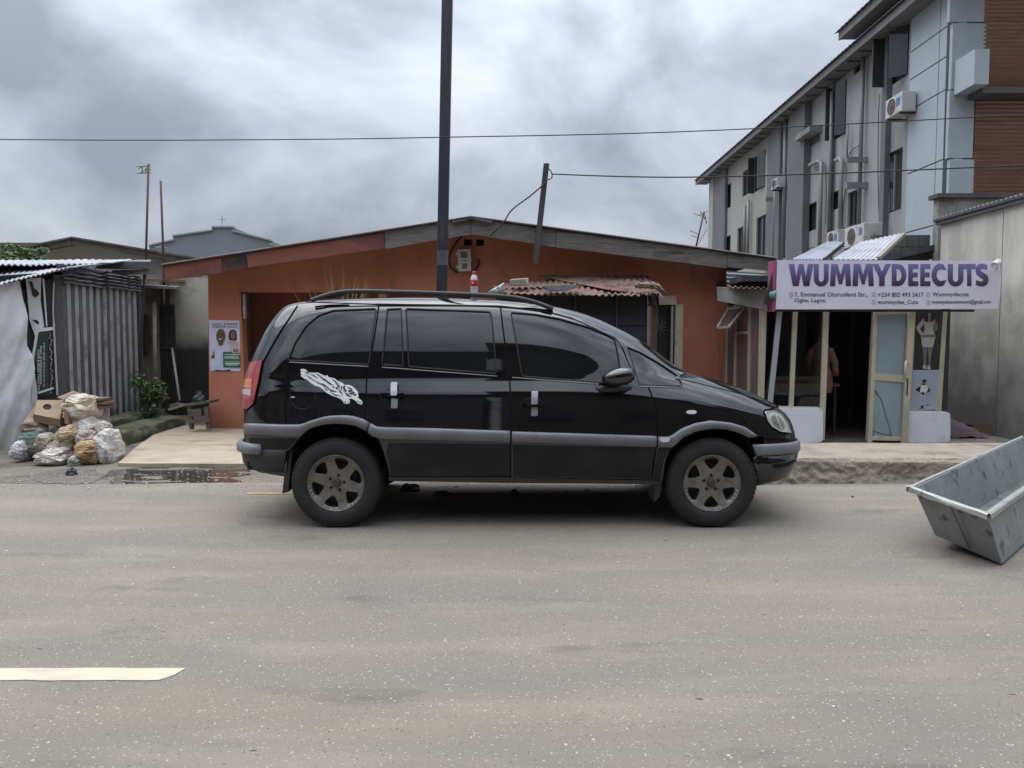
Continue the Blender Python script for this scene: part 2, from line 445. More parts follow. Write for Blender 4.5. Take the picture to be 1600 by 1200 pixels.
# seams (photo pixel poly-lines on the near side)
sBC = [(782, 479), (786, 515), (796, 589), (798, 620), (798, 744)]
sQR = [(592, 476), (586, 520), (578, 568), (573, 590), (571, 655), (585, 676), (597, 702), (604, 733), (606, 748)]
sHT = [(470, 470), (455, 494), (440, 517), (426, 541), (415, 561)]
sTop = [(470, 470), (592, 474), (782, 477), (852, 485), (897, 497), (931, 512), (962, 528)]
sFront = [(966, 531), (970, 539), (987, 577), (996, 600), (1013, 605), (1023, 630), (1027, 650), (1027, 690), (1022, 717), (1018, 749)]
def off(L, dx, dy=0): return [(x + dx, y + dy) for x, y in L]
archR_in = [(446, 742), (448, 722), (455, 700), (468, 683), (485, 669), (507, 663), (530, 662), (552, 664), (569, 671), (586, 684), (597, 702), (604, 733), (606, 748)]
archF_in = [(1034, 749), (1038, 724), (1045, 706), (1056, 692), (1069, 682), (1088, 674), (1110, 670), (1137, 671), (1158, 678), (1172, 692), (1182, 712), (1186, 740), (1181, 767)]
g = 1.3
def rnd(L, d=9): return smooth_loop(resample(L, d), 2)
qglass = rnd([(450, 563), (460, 537), (477, 510), (497, 493), (520, 485), (588, 482), (582, 525), (576, 570), (510, 566)])
rfix = [(605, 483), (627, 482), (630, 572), (597, 570)]
rmain = rnd([(634, 482), (766, 487), (769, 500), (776, 584), (639, 573)])
fglass = rnd([(798, 488), (837, 491), (875, 498), (920, 511), (949, 523), (961, 530), (965, 548), (972, 600), (931, 597), (816, 588)])
ftri = [(980, 542), (1000, 550), (1030, 567), (1060, 587), (1066, 600), (1062, 603), (999, 601)]
# rear quarter
quarter = off(sHT, g) + [(414, 563), (408, 597), (401, 630), (388, 641), (383, 660), (385, 690), (410, 703), (446, 706)] + archR_in[2:10][:-1] + [(571 - g, 655), (573 - g, 590), (578 - g, 568), (586 - g, 520), (592 - g, 477), (520, 473)]
both('quarter_panel', [cl(quarter), cl(qglass)], 0, paint, car, edge=.012)
both('rear_lower_panel', [cl([(385, 688), (410, 702), (446, 704), (449, 722), (446, 745), (405, 738), (384, 728)])], 0, paint, car, edge=.012)
rdoor = [(592 + g, 477), (782 - g, 480)] + off(sBC[1:], -g) + [(609, 743), (604 + g, 725)] + [(597 + g, 702), (586 + g, 677), (571 + g, 655), (573 + g, 590), (578 + g, 568), (586 + g, 520)]
both('rear_door', [cl(rdoor), cl(rfix), cl(rmain)], 0, paint, car, edge=.012)
fdoor = [(782 + g, 480), (852, 488), (897, 500), (931, 515), (962, 531)] + off(sFront[1:], -g) + [(798 + g, 745)] + off(sBC[1:-1][::-1], g)
both('front_door', [cl(fdoor), cl(fglass)], 0, paint, car, edge=.012)
both('sill', [cl([(607, 745), (798, 746), (1018, 751), (1030, 752), (1029, 757), (800, 755), (608, 752)])], -.004, trim_black, car, edge=.01)
for L in ([(607, 692), (797, 694), (797, 744), (610, 742), (609, 730), (603, 706)], [(801, 695), (1025, 699), (1021, 717), (1017, 748), (801, 744)], [(1029, 699), (1051, 700), (1043, 707), (1036, 724), (1032, 750), (1020, 749), (1024, 717)], [(388, 684), (440, 685), (465, 685), (454, 699), (448, 703), (410, 702), (390, 692)]):
    both('lower_panel', [cl(L)], .0015, lowblack, car)
# hood edge in space: y = YC - hy(x)
def hood_pt(x, yy):
    lo, hi = .5, 1.12
    for _ in range(30):
        m = (lo + hi) / 2
        if impl(Vector((x, YC - yy, m))) > 0: hi = m
        else: lo = m
    z = lo; xf, xr, w, n = tb(z); return (math.atan2(yy / w, (x - (xf + xr) / 2) / ((xf - xr) / 2)), z)
hood_edge = [hood_pt(x, yy) for x, yy in [(1.20, .735), (1.35, .73), (1.5, .72), (1.65, .70), (1.80, .665), (1.92, .61), (1.99, .55)]]
fend_top = [((a + .008), z - .002) for a, z in hood_edge]
lamp = rnd([(1195, 644), (1211, 643), (1221, 649), (1230, 661), (1235, 676), (1219, 674), (1206, 667), (1199, 657)], 5)
fender = cl([(1014 + g, 604), (1067, 605), (1067, 600), (1061, 588), (1058, 583)], 5, False) + sl(fend_top) + \
    cl([(1194, 640), (1192, 645), (1196, 658), (1204, 669), (1218, 677), (1236, 680), (1235, 686), (1200, 685), (1184, 681)] + archF_in[::-1][5:] + [(1034, 751), (1018 + g, 749)] + off(sFront[4:-1][::-1], g), 5, False)
both('fender', [fender], 0, paint, car, edge=.012)
# A pillar and roof side
wsb = [(cp(1061, 579)[0] - .0, 1.115)]
ws_edge = [(.64, 1.13), (.62, 1.20), (.60, 1.30), (.575, 1.40), (.55, 1.48), (.52, 1.56), (.49, 1.60)]
pil = cl([(966, 533), (970, 539), (974, 545), (987, 577), (996, 602), (1013, 604), (1067, 604), (1062, 586)], 5, False)
pil += sl([(ws_edge[0][0], 1.118)] + ws_edge) + cl([(962, 529)], 5, False)
both('windscreen_pillar', [pil, cl(ftri)], 0, paint, car, edge=.012, grid=.025)
# roof grid
tops = [cp(*p) for p in resample(sTop[1:], 12, False)]
tops = [(a, z) for a, z in tops]
tab = sorted([(0.0, 1.615), (.47, 1.60)] + [(a, z) for a, z in tops] + [(2.80, 1.60), (3.1416, 1.60)])
ta = [t[0] for t in tab]; tz = [t[1] for t in tab]
NA, NR = 240, 26; v = []; nn = []
for j in range(NR + 1):
    for i in range(NA):
        a = 2 * math.pi * i / NA; aa = a if a <= math.pi else 2 * math.pi - a
        z0 = float(np.interp(aa, ta, tz)); z = q2z(z2q(z0) + (z2q(ZT) - z2q(z0)) * j / NR)
        v.append(spt(a, z, 0)); nn.append(snorm(a, z))
f = []
for j in range(NR):
    for i in range(NA):
        a = j * NA + i; b = j * NA + (i + 1) % NA; f.append((a, b, b + NA, a + NA))
f.append(tuple(range(NR * NA, NR * NA + NA)))
obj('roof', v, f, paint, car, smooth=True)
gut = [cp(*p) for p in resample([(478, 472), (592, 475.5), (782, 478.8), (852, 486.8), (897, 498.8), (931, 513.8), (963, 530)], 8, False)]
for s in (1, -1):
    mb = MB(); mb.tube([spt(a * s, z, .001) for a, z in gut], .0045, 6); mb.build('gutter_trim', rubber, car, smooth=True)
# windscreen, hood, tailgate, rear window
wl_ = sl([(a - .012, z) for a, z in ws_edge])
skin('windscreen', [wl_ + [(-u, q) for u, q in wl_[::-1]]], -.004, glass, car, edge=.01)
hl = sl([(a - .006, z) for a, z in hood_edge]) ; hl2 = hl + sl([(.30, .80), (0.001, .79)])
hood_loop = hl2[:-1] + [(-u, q) for u, q in hl2[:-1][::-1]]
skin('bonnet', [hood_loop], 0, paint, car, edge=.012)
fr = sl([(.30, .79), (.30, .625)])
skin('grille', [fr + [(-u, q) for u, q in fr[::-1]]], -.002, trim_black, car, edge=.01)
def rs(L): # loops around the rear centre
    return [(u + math.pi * UM, q) for u, q in L]
ht = [cp(*p) for p in resample(sHT, 6, False)]
ht2 = [(math.pi - a + .008 if False else a + .010, z) for a, z in ht]
gate = sl([(a, z) for a, z in ht2] + [(cp(404, 597)[0] + .05, cp(404, 597)[1]), (2.84, .80), (2.84, .63)])
skin('tailgate', [gate + [(2 * math.pi * UM - u, q) for u, q in gate[::-1]], ], 0, paint, car, edge=.012)
rg = sl([(2.80, 1.53), (2.76, 1.16)])
skin('rear_window', [rg + [(2 * math.pi * UM - u, q) for u, q in rg[::-1]]], .002, glass, car, edge=.006)
# windows
for nm, L in (('quarter_window', qglass), ('rear_door_window', rmain), ('rear_door_window', rfix), ('front_door_window', fglass), ('front_quarter_window', ftri)):
    for mir in (0, 1):
        w_ = skin(nm, [cl(L)], -.007, glass, car, mirror=mir, grid=.06)
        mb = MB(); pp = [spt((cp(*p)[0]) * (-1 if mir else 1), cp(*p)[1], -.001) for p in resample(L, 6)]; pp.append(pp[0])
        mb.tube(pp, .006 if nm != 'front_quarter_window' else .005, 6, cap=False); mb.build('window_seal', rubber, w_, smooth=True)
# belt line strip
for s in (1, -1):
    for L in ([(452, 566), (576, 573)], [(597, 574), (777, 588)], [(800, 590), (932, 600)], [(999, 604), (1064, 606)]):
        mb = MB(); mb.tube([spt(a * s, z, .002) for a, z in rail(L, 14)], .0048, 6)
        mb.build('belt_strip', mould, car, smooth=True)
    # B pillar covers
# mouldings (side)
prof = [(0, 0), (.06, .016), (.18, .022), (.58, .024), (.68, .017), (.95, .014), (1, 0)]
segs = [([(385, 661), (440, 663), (470, 663), (489, 656), (510, 650), (530, 648.5), (548, 649), (567, 654), (577, 660)], [(385, 678), (440, 682), (468, 683), (485, 669), (507, 663), (530, 662), (552, 664), (569, 671), (573, 674)]),
        ([(579, 661), (590, 667), (680, 669), (797, 673)], [(575, 676), (589, 686), (680, 688), (797, 691)]),
        ([(800, 674), (900, 677), (1025, 681)], [(800, 691), (900, 694), (1025, 698)]),
        ([(1028, 682), (1047, 682), (1065, 669), (1086, 661), (1110, 657), (1140, 660), (1164, 667), (1184, 681)], [(1028, 698), (1052, 699), (1065, 685), (1088, 674), (1110, 670), (1137, 671), (1158, 678), (1170, 684)])]
for tp, bt in segs:
    n = 22
    for mir in (0, 1): ribbon('side_moulding', rail(tp, n), rail(bt, n), prof, mould, car, mirror=mir)
# bumpers
def bump_rows(rows, name, mat, label=None):
    """rows: list of (z, off) lofted along phi list per row"""
    v = []; nr = len(rows); K = 40
    for k in range(K + 1):
        for (z, o, a0, a1) in rows:
            a = a0 + (a1 - a0) * k / K; v.append(spt(a, z, o))
    f = []
    for k in range(K):
        for r_ in range(nr - 1):
            a = k * nr + r_; f.append((a, a + nr, a + nr + 1, a + 1))
    f.append(tuple(range(nr))); f.append(tuple(K * nr + r_ for r_ in range(nr))[::-1])
    o = obj(name, v, f, mat, car, smooth=True)
    if label: o['label'] = label
    return o
aT, zT = cp(1174, 684); aM, zM = cp(1182, 704); aB, zB = cp(1187, 755)
a3 = .40
bump_rows([(.605, 0, -aT, aT), (.603, .014, -aT, aT), (.585, .022, -aT, aT), (.54, .024, -aM, aM), (.525, .020, -aM, aM), (.52, .0, -aM, aM)], 'front_bumper', mould)
bump_rows([(.524, 0, -aM, aM), (.52, .010, -aM, aM), (.42, .012, -aB, aB), (.33, .004, -aB, aB), (.275, -.02, -aB, aB), (.25, -.08, -aB, aB), (.25, -.16, -aB, aB)], 'front_bumper_skirt', paint)
aT, zT = cp(446, 700); aB, zB = cp(445, 740)
pi2 = 2 * math.pi
aT2 = cp(408, 693)[0]
bump_rows([(.600, 0, aT2, pi2 - aT2), (.597, .03, aT2, pi2 - aT2), (.575, .044, aT2, pi2 - aT2), (.535, .046, aT2, pi2 - aT2), (.525, .03, aT2, pi2 - aT2), (.52, .0, aT2, pi2 - aT2)], 'rear_bumper_cap', mould)
bump_rows([(.56, 0, aT, pi2 - aT), (.55, .010, aT, pi2 - aT), (.50, .016, aT, pi2 - aT), (.44, .014, aB, pi2 - aB), (.395, .0, aB, pi2 - aB), (.375, -.04, aB, pi2 - aB), (.375, -.14, aB, pi2 - aB)], 'rear_bumper', trim_black)
# lamps
tl = [(395, 563), (414, 563), (408, 597), (401, 630), (390, 640), (383, 641), (383, 597)]
def tl_loop(L):
    o = cl(L, 4); return o
for mir in (0, 1):
    t_ = skin('tail_light', [sl([(cp(414, 563)[0] + .012, cp(414, 563)[1] - .0), (cp(408, 597)[0] + .012, cp(408, 597)[1]), (cp(401, 630)[0] + .012, cp(401, 630)[1]), (cp(390, 640)[0] + .02, cp(390, 640)[1]),
         (2.80, cp(392, 640)[1]), (2.84, cp(400, 600)[1]), (2.80, cp(400, 564)[1])])], .010, lensred, car, edge=.02, mirror=mir)
    z0, z1, z2 = cp(396, 592)[1], cp(396, 608)[1], cp(396, 619)[1]
    aa = cp(395, 600)[0]
    skin('indicator_lens', [sl([(aa - .0, z0), (2.83, z0), (2.83, z1), (aa - .0, z1)])], .0125, lensorange, t_, edge=.004, mirror=mir)
    skin('reversing_lens', [sl([(aa - .0, z1 - .003), (2.83, z1 - .003), (2.83, z2), (aa - .0, z2)])], .0125, lensclear, t_, edge=.004, mirror=mir)
    h_ = skin('headlight', [cl(lamp, 4)], .004, lensclear, car, edge=.012, mirror=mir, grid=.02)
    c_ = cp(1214, 657); s = -1 if mir else 1
    mb = MB(); mb.tube([spt(a * s, z, .006) for a, z in [cp(*p) for p in resample(lamp, 5)] + [cp(*lamp[0])]], .004, 6, cap=False); mb.build('lamp_surround', chrome, h_, smooth=True)
    hin = M('lamp_inside', (.22, .23, .21), (.12, .125, .115), scale=26, rough=.25)
    skin('lamp_reflector', [cl(smooth_loop([(1203, 650), (1213, 648), (1222, 656), (1227, 670), (1218, 671), (1208, 664)], 2), 3)], .0052, hin, h_, edge=.002, mirror=mir, grid=.02)
    skin('lamp_lens_line', [cl([(1209, 646), (1211, 646), (1222, 672), (1220, 672)], 3)], .0062, lensclear, h_, edge=.002, mirror=mir, grid=.02)
for mir in (0, 1):
    skin('side_repeater', [cl(smooth_loop([(1072, 641), (1088, 641), (1088, 647), (1072, 647)], 2), 3)], .008, decalwhite, car, edge=.01, mirror=mir)
    bd = skin('badge', [cl(smooth_loop([(1030, 683), (1045, 683), (1045, 690), (1030, 690)], 1), 3)], .027, decalwhite, car, edge=.006, mirror=mir)
# fuel flap
mb = MB(); mb.tube([spt(*cp(*p), .0005) for p in ell(473, 620, 20, 19, 40)] + [spt(*cp(493, 620), .0005)], .0022, 6, cap=False); mb.build('fuel_flap', rubber, car, smooth=True)
mb = MB(); a = [spt(*cp(*p), .006) for p in ((455, 621), (461, 621))]; mb.tube(a, .004, 6); mb.build('flap_catch', chrome, car, smooth=True)
# door handles
for (x0, y0, x1, y1, cx, cy0, cy1) in ((594, 609, 632, 627, 616.5, 599, 638), (813, 623, 849, 643, 835, 613, 650)):
    for mir in (0, 1):
        s = -1 if mir else 1
        h = skin('door_handle', [cl(smooth_loop([(x0, y0 + 6), (x0 + 6, y0 + 2), (x1 - 5, y0 + 3), (x1, y0 + 7), (x1, y0 + 12), (x1 - 6, y0 + 14), (x0 + 6, y0 + 12)], 1), 3)], .030, paint, car, edge=.028, mirror=mir, grid=.02)
        mb = MB(); mb.tube([spt(cp(*p)[0] * s, cp(*p)[1], .001) for p in ell((x0 + x1) / 2, (y0 + y1) / 2, (x1 - x0) / 2, (y1 - y0) / 2 + 1, 30)] + [spt(cp(x1, (y0 + y1) / 2)[0] * s, cp(x1, (y0 + y1) / 2)[1], .001)], .003, 6, cap=False)
        mb.build('handle_recess', rubber, h, smooth=True)
        ym = (cy0 + cy1) / 2
        for (ya, yb, o_) in ((cy0, ym + 1, .036), (ym + 3, cy1, .010)):
            skin('chrome_cover', [cl(rnd([(cx - 4.6, ya), (cx + 5.4, ya), (cx + 4.8, yb), (cx - 5.4, yb)], 4), 3)], o_, chrome, h, edge=.008, mirror=mir, grid=.02)
# wing mirrors
def mirror_mesh(sx):
    c = surf(*cp(962, 587)); c = Vector((c.x + .0, c.y - .13, c.z)); mb = MB(); n, m = 22, 14
    def fn(u, v_):
        th = u * 2 * math.pi; ph = (v_ - .5) * math.pi
        def p(x, k): return math.copysign(abs(x) ** k, x)
        x = p(math.cos(th), .75) * p(math.cos(ph), .75) * .118; y = p(math.sin(th), .8) * p(math.cos(ph), .75) * .10; z = p(math.sin(ph), .8) * .064
        if x < 0: z *= 1 + .55 * x / .118 * .5; 
        z += .012 * (x / .1)
        q = c + Vector((x, y, z)); return q if sx == 0 else Vector((q.x, 2 * YC - q.y, q.z))
    mb.sheet(fn, n, m); o = mb.build('wing_mirror', paint, car, smooth=True)
    b = MB(); p0, p1 = surf(*cp(985, 606)), surf(*cp(928, 606))
    pts = [Vector((p0.x, p0.y + .01, p0.z - .0)), Vector(((p0.x + p1.x) / 2, p0.y - .06, p0.z - .004)), Vector((p1.x + .04, p0.y - .10, p1.z + .0)), Vector((p1.x + .0, p0.y - .10, p1.z + .004))]
    if sx: pts = [Vector((q.x, 2 * YC - q.y, q.z)) for q in pts]
    b.tube(pts, [.022, .026, .024, .010], 10); b.build('mirror_foot', trim_black, o, smooth=True)
mirror_mesh(0); mirror_mesh(1)
# roof rails
for s in (1, -1):
    def rp(px, py, yy): q = P(px, py, YC - yy); return Vector((q.x, YC - s * yy, q.z))
    top = smooth_loop([(486, 467), (508, 459), (530, 454), (555, 452), (650, 454.5), (760, 458.5), (805, 462), (835, 469), (864, 480)], 2, False)
    mb = MB(); rr = []
    pts = [rp(x, y, .60 if 500 < x < 850 else .61) for x, y in top]
    for x, y in top: rr.append(.017 if 540 < x < 800 else .017 + .0)
    mb.tube([p - Vector((0, 0, .012)) for p in pts], rr, 10)
    mb.build('roof_rail', trim_black, car, smooth=True)
    rl = car.children[-1]
    for (q0, q1, q2, q3) in (((486, 468), (530, 456), (542, 457), (530, 466)), ((812, 464), (835, 470), (866, 482), (835, 474))):
        mb = MB(); a = [rp(*q, .59) for q in (q0, q1, q2, q3)]; b_ = [Vector((p.x, p.y + s * .035, p.z)) for p in a]; mb.hexa(a, b_); mb.build('rail_foot', trim_black, rl, bevel=.004)
# wheel wells
for (cx, cz) in (WR, WF):
    for s in (1, -1):
        L = archR_in if cx < 0 else archF_in
        a = [surf(*cp(*p)) for p in L]
        if s < 0: a = [Vector((p.x, 2 * YC - p.y, p.z)) for p in a]
        b_ = [Vector((p.x, YC - s * .42, p.z + .03)) for p in a]; n = len(a); mb = MB()
        mb.add(a + b_, [(i, i + 1, i + 1 + n, i + n) for i in range(n - 1)] + [tuple(range(n, 2 * n))]); mb.build('wheel_well', underblack, car)
# mud flaps
for (L, yy) in (([(447, 704), (457, 702), (455, 720), (450, 769), (441, 771), (445, 735)], .80), ([(1030, 722), (1041, 712), (1036, 748), (1030, 778), (1022, 784), (1025, 755)], .80)):
    for s in (1, -1):
        pts = [P(x, y, YC - yy) for x, y in L]; pts = [Vector((p.x, YC - s * yy, p.z)) for p in pts]; n = len(pts); mb = MB()
        b_ = [Vector((p.x, p.y + s * .22, p.z)) for p in pts]
        mb.add(pts + b_, [tuple(range(n)), tuple(range(n, 2 * n))[::-1]] + [(i, (i + 1) % n, n + (i + 1) % n, n + i) for i in range(n)]); mb.build('mud_flap', trim_black, car)

# wheels
tyre_m = M('tyre_rubber', (.013, .013, .0135), (.019, .019, .019), scale=14, rough=.82, bump=.15, bscale=80, stain=(.045, .042, .037), sscale=(6, 6, 6), spos=.64, swid=.14, samt=.5)
rim_m = M('dusty_alloy', (.20, .185, .165), (.165, .152, .135), scale=9, rough=.45, metallic=.35, stain=(.085, .075, .062), sscale=(14, 14, 14), spos=.6, swid=.15)
rim_dark = M('rim_inside', (.045, .042, .038), (.075, .07, .06), scale=20, rough=.6, metallic=.3)
def make_wheel(cx, near, rot):
    s = 1 if near else -1
    yo = YC - s * .845                                   # outer face
    c = Vector((cx, yo, .325)); ax = Vector((0, s, 0))   # axis points inwards
    w = thing('wheel', c, None, None)
    del_ = [w.pop(k) for k in list(w.keys())]
    og = org(car); w.parent = car; w.location = c - og; ORG[w.name] = c
    mb = MB(); prof_ = [(.206, .012), (.212, .0), (.24, -.008), (.275, -.008), (.300, .0), (.315, .012), (.3245, .032)]
    for k in range(4):
        h0 = .036 + k * .038; prof_ += [(.325, h0), (.325, h0 + .030), (.318, h0 + .031), (.318, h0 + .037)]
    prof_ += [(.325, .19), (.315, .205), (.29, .215), (.21, .215)]
    mb.lathe(c, ax, prof_, 64); mb.build('tyre', tyre_m, w, smooth=True)
    # tread shoulder blocks
    mb = MB()
    for k in range(56):
        t = 2 * math.pi * k / 56; e = Vector((math.cos(t), 0, math.sin(t))); q = Vector((-math.sin(t), 0, math.cos(t)))
        p0 = c + e * .3085 + ax * .006; p1 = c + e * .3245 + ax * .032; mb.hexa([p0 - q * .010, p0 + q * .010, p1 + q * .010, p1 - q * .010], [p + e * .003 - ax * .003 for p in (p0 - q * .010, p0 + q * .010, p1 + q * .010, p1 - q * .010)])
    mb.build('tread_blocks', tyre_m, w)
    def dish(r_): return .022 + .016 * max(0, 1 - r_ / .19) * (1 if r_ > .055 else 1) - (.012 if r_ > .19 else 0)
    loops = [ell(0, 0, .203, .203, 72)]
    for k in range(6):
        a = rot + R(30 + 60 * k); tri = []
        for (r_, da) in ((.098, -.10), (.098, .10), (.135, .27), (.170, .34), (.181, .22), (.183, 0), (.181, -.22), (.170, -.34), (.135, -.27)):
            tri.append((r_ * math.cos(a + da), r_ * math.sin(a + da)))
        loops.append(smooth_loop(tri[::-1], 2))
    ex = [(r_ * math.cos(t), r_ * math.sin(t)) for r_ in (.03, .06, .085, .12, .15, .192) for t in [i * math.pi / 20 for i in range(40)]]
    rm = plate('rim', loops, lambda x, z: c + Vector((x, s * dish(math.hypot(x, z)), z)), ax * .022, rim_m, w, extra=ex)
    mb = MB(); mb.lathe(c, ax, [(.2075, .012), (.2075, .004), (.203, .002), (.197, .006), (.193, .03), (.190, .06), (.186, .12), (.180, .2)], 64); mb.build('rim_lip', rim_m, rm, smooth=True)
    mb = MB(); mb.lathe(c, ax, [(.19, .12), (.14, .115), (.138, .10), (.06, .10), (.0, .10)], 40); mb.build('brake_drum', rim_dark, rm)
    mb = MB(); mb.lathe(c, ax, [(.030, .040), (.030, .026), (.024, .022), (.0, .024)], 24); mb.build('hub_cap', rim_dark, rm, smooth=True)
    for k in range(5):
        t = rot + R(90 + 72 * k); p = c + Vector((math.cos(t) * .055, 0, math.sin(t) * .055))
        mb = MB(); mb.lathe(p, ax, [(.0125, .030), (.0125, .0345), (.0095, .0345)], 12); mb.lathe(p, ax, [(.0095, .030), (.008, .029), (0, .029)], 6); mb.build('wheel_bolt', underblack, rm)
for near in (1, 0):
    make_wheel(WR[0], near, R(-14) if near else R(20)); make_wheel(WF[0], near, 0 if near else R(11))

# leaping cat sticker
q = lambda L: [(440 + x / 6.667, 560 + y / 6.667) for x, y in L]
cat = q([(195, 115), (225, 108), (260, 120), (272, 142), (330, 150), (372, 146), (410, 162), (455, 185), (474, 172), (490, 195), (540, 205), (562, 215), (580, 235), (620, 248), (660, 278), (700, 275), (740, 292), (775, 325), (795, 350), (798, 378), (805, 395), (790, 405),
         (835, 440), (845, 465), (828, 482), (795, 470), (770, 440), (735, 420), (700, 418), (712, 440), (708, 466), (680, 474), (648, 466), (635, 440), (600, 415), (560, 400), (520, 385), (470, 360), (440, 330), (400, 300), (350, 285), (310, 258), (270, 225), (235, 210), (205, 188), (198, 172), (212, 168), (194, 150), (206, 140)])
stk = skin('cat_sticker', [cl(cat, 3)], .0015, decalwhite, car, grid=.05)
stripes = [[(300, 170), (345, 180), (380, 205), (340, 190)], [(330, 225), (380, 250), (430, 275), (375, 258)], [(400, 200), (450, 215), (500, 245), (440, 228)], [(390, 262), (440, 270), (495, 300), (440, 288)], [(450, 235), (500, 250), (545, 280), (490, 264)],
           [(470, 310), (530, 330), (580, 345), (520, 345)], [(520, 215), (560, 235), (600, 262), (555, 246)], [(560, 262), (600, 280), (610, 310), (585, 290)], [(590, 320), (620, 345), (640, 380), (605, 350)], [(500, 355), (570, 378), (620, 390), (560, 386)], [(440, 300), (480, 325), (470, 335)],
           [(640, 300), (660, 290), (664, 320), (650, 345)], [(620, 290), (632, 300), (630, 330), (618, 318)], [(680, 300), (720, 310), (745, 325), (705, 318)], [(690, 335), (730, 330), (740, 342), (705, 350)], [(700, 365), (745, 350), (765, 360), (730, 376)], [(660, 360), (690, 372), (730, 395), (685, 390)], [(745, 375), (780, 372), (785, 382), (755, 388)],
           [(660, 445), (668, 450), (666, 462), (658, 455)], [(690, 448), (697, 452), (692, 464)], [(790, 440), (800, 450), (792, 460)], [(815, 450), (825, 458), (815, 466)], [(240, 140), (300, 152), (270, 158)], [(250, 175), (310, 205), (345, 235), (290, 205)], [(355, 160), (400, 178), (430, 195), (385, 182)], [(560, 300), (590, 305), (575, 325)], [(540, 290), (555, 310), (530, 305)], [(660, 325), (675, 330), (672, 350), (662, 345)]]
def grow(L):
    cx = sum(p[0] for p in L) / len(L); cy = sum(p[1] for p in L) / len(L); return [(cx + (x - cx) * 1.12, cy + (y - cy) * 1.45) for x, y in L]
for st in map(grow, stripes): skin('sticker_stripe', [cl(q(st), 3)], .0022, decalblack, stk, grid=.2)
# ================================================================== GROUND
def struct(o, label=None): return tag(o, label, kind='structure')
ground_m = M('trodden_dirt', (.20, .172, .138), (.145, .125, .10), scale=2.2, rough=.95, bump=.7, bscale=22, stain=(.085, .073, .06), sscale=(1.1, 1.8, 1), spos=.56, swid=.1, stain2=(.36, .33, .28), s2scale=(38, 38, 38), s2pos=.72, s2wid=.02)
struct(obj('ground', [(-150, -60, -.012), (150, -60, -.012), (150, 220, -.012), (-150, 220, -.012)], [(0, 1, 2, 3)], ground_m))
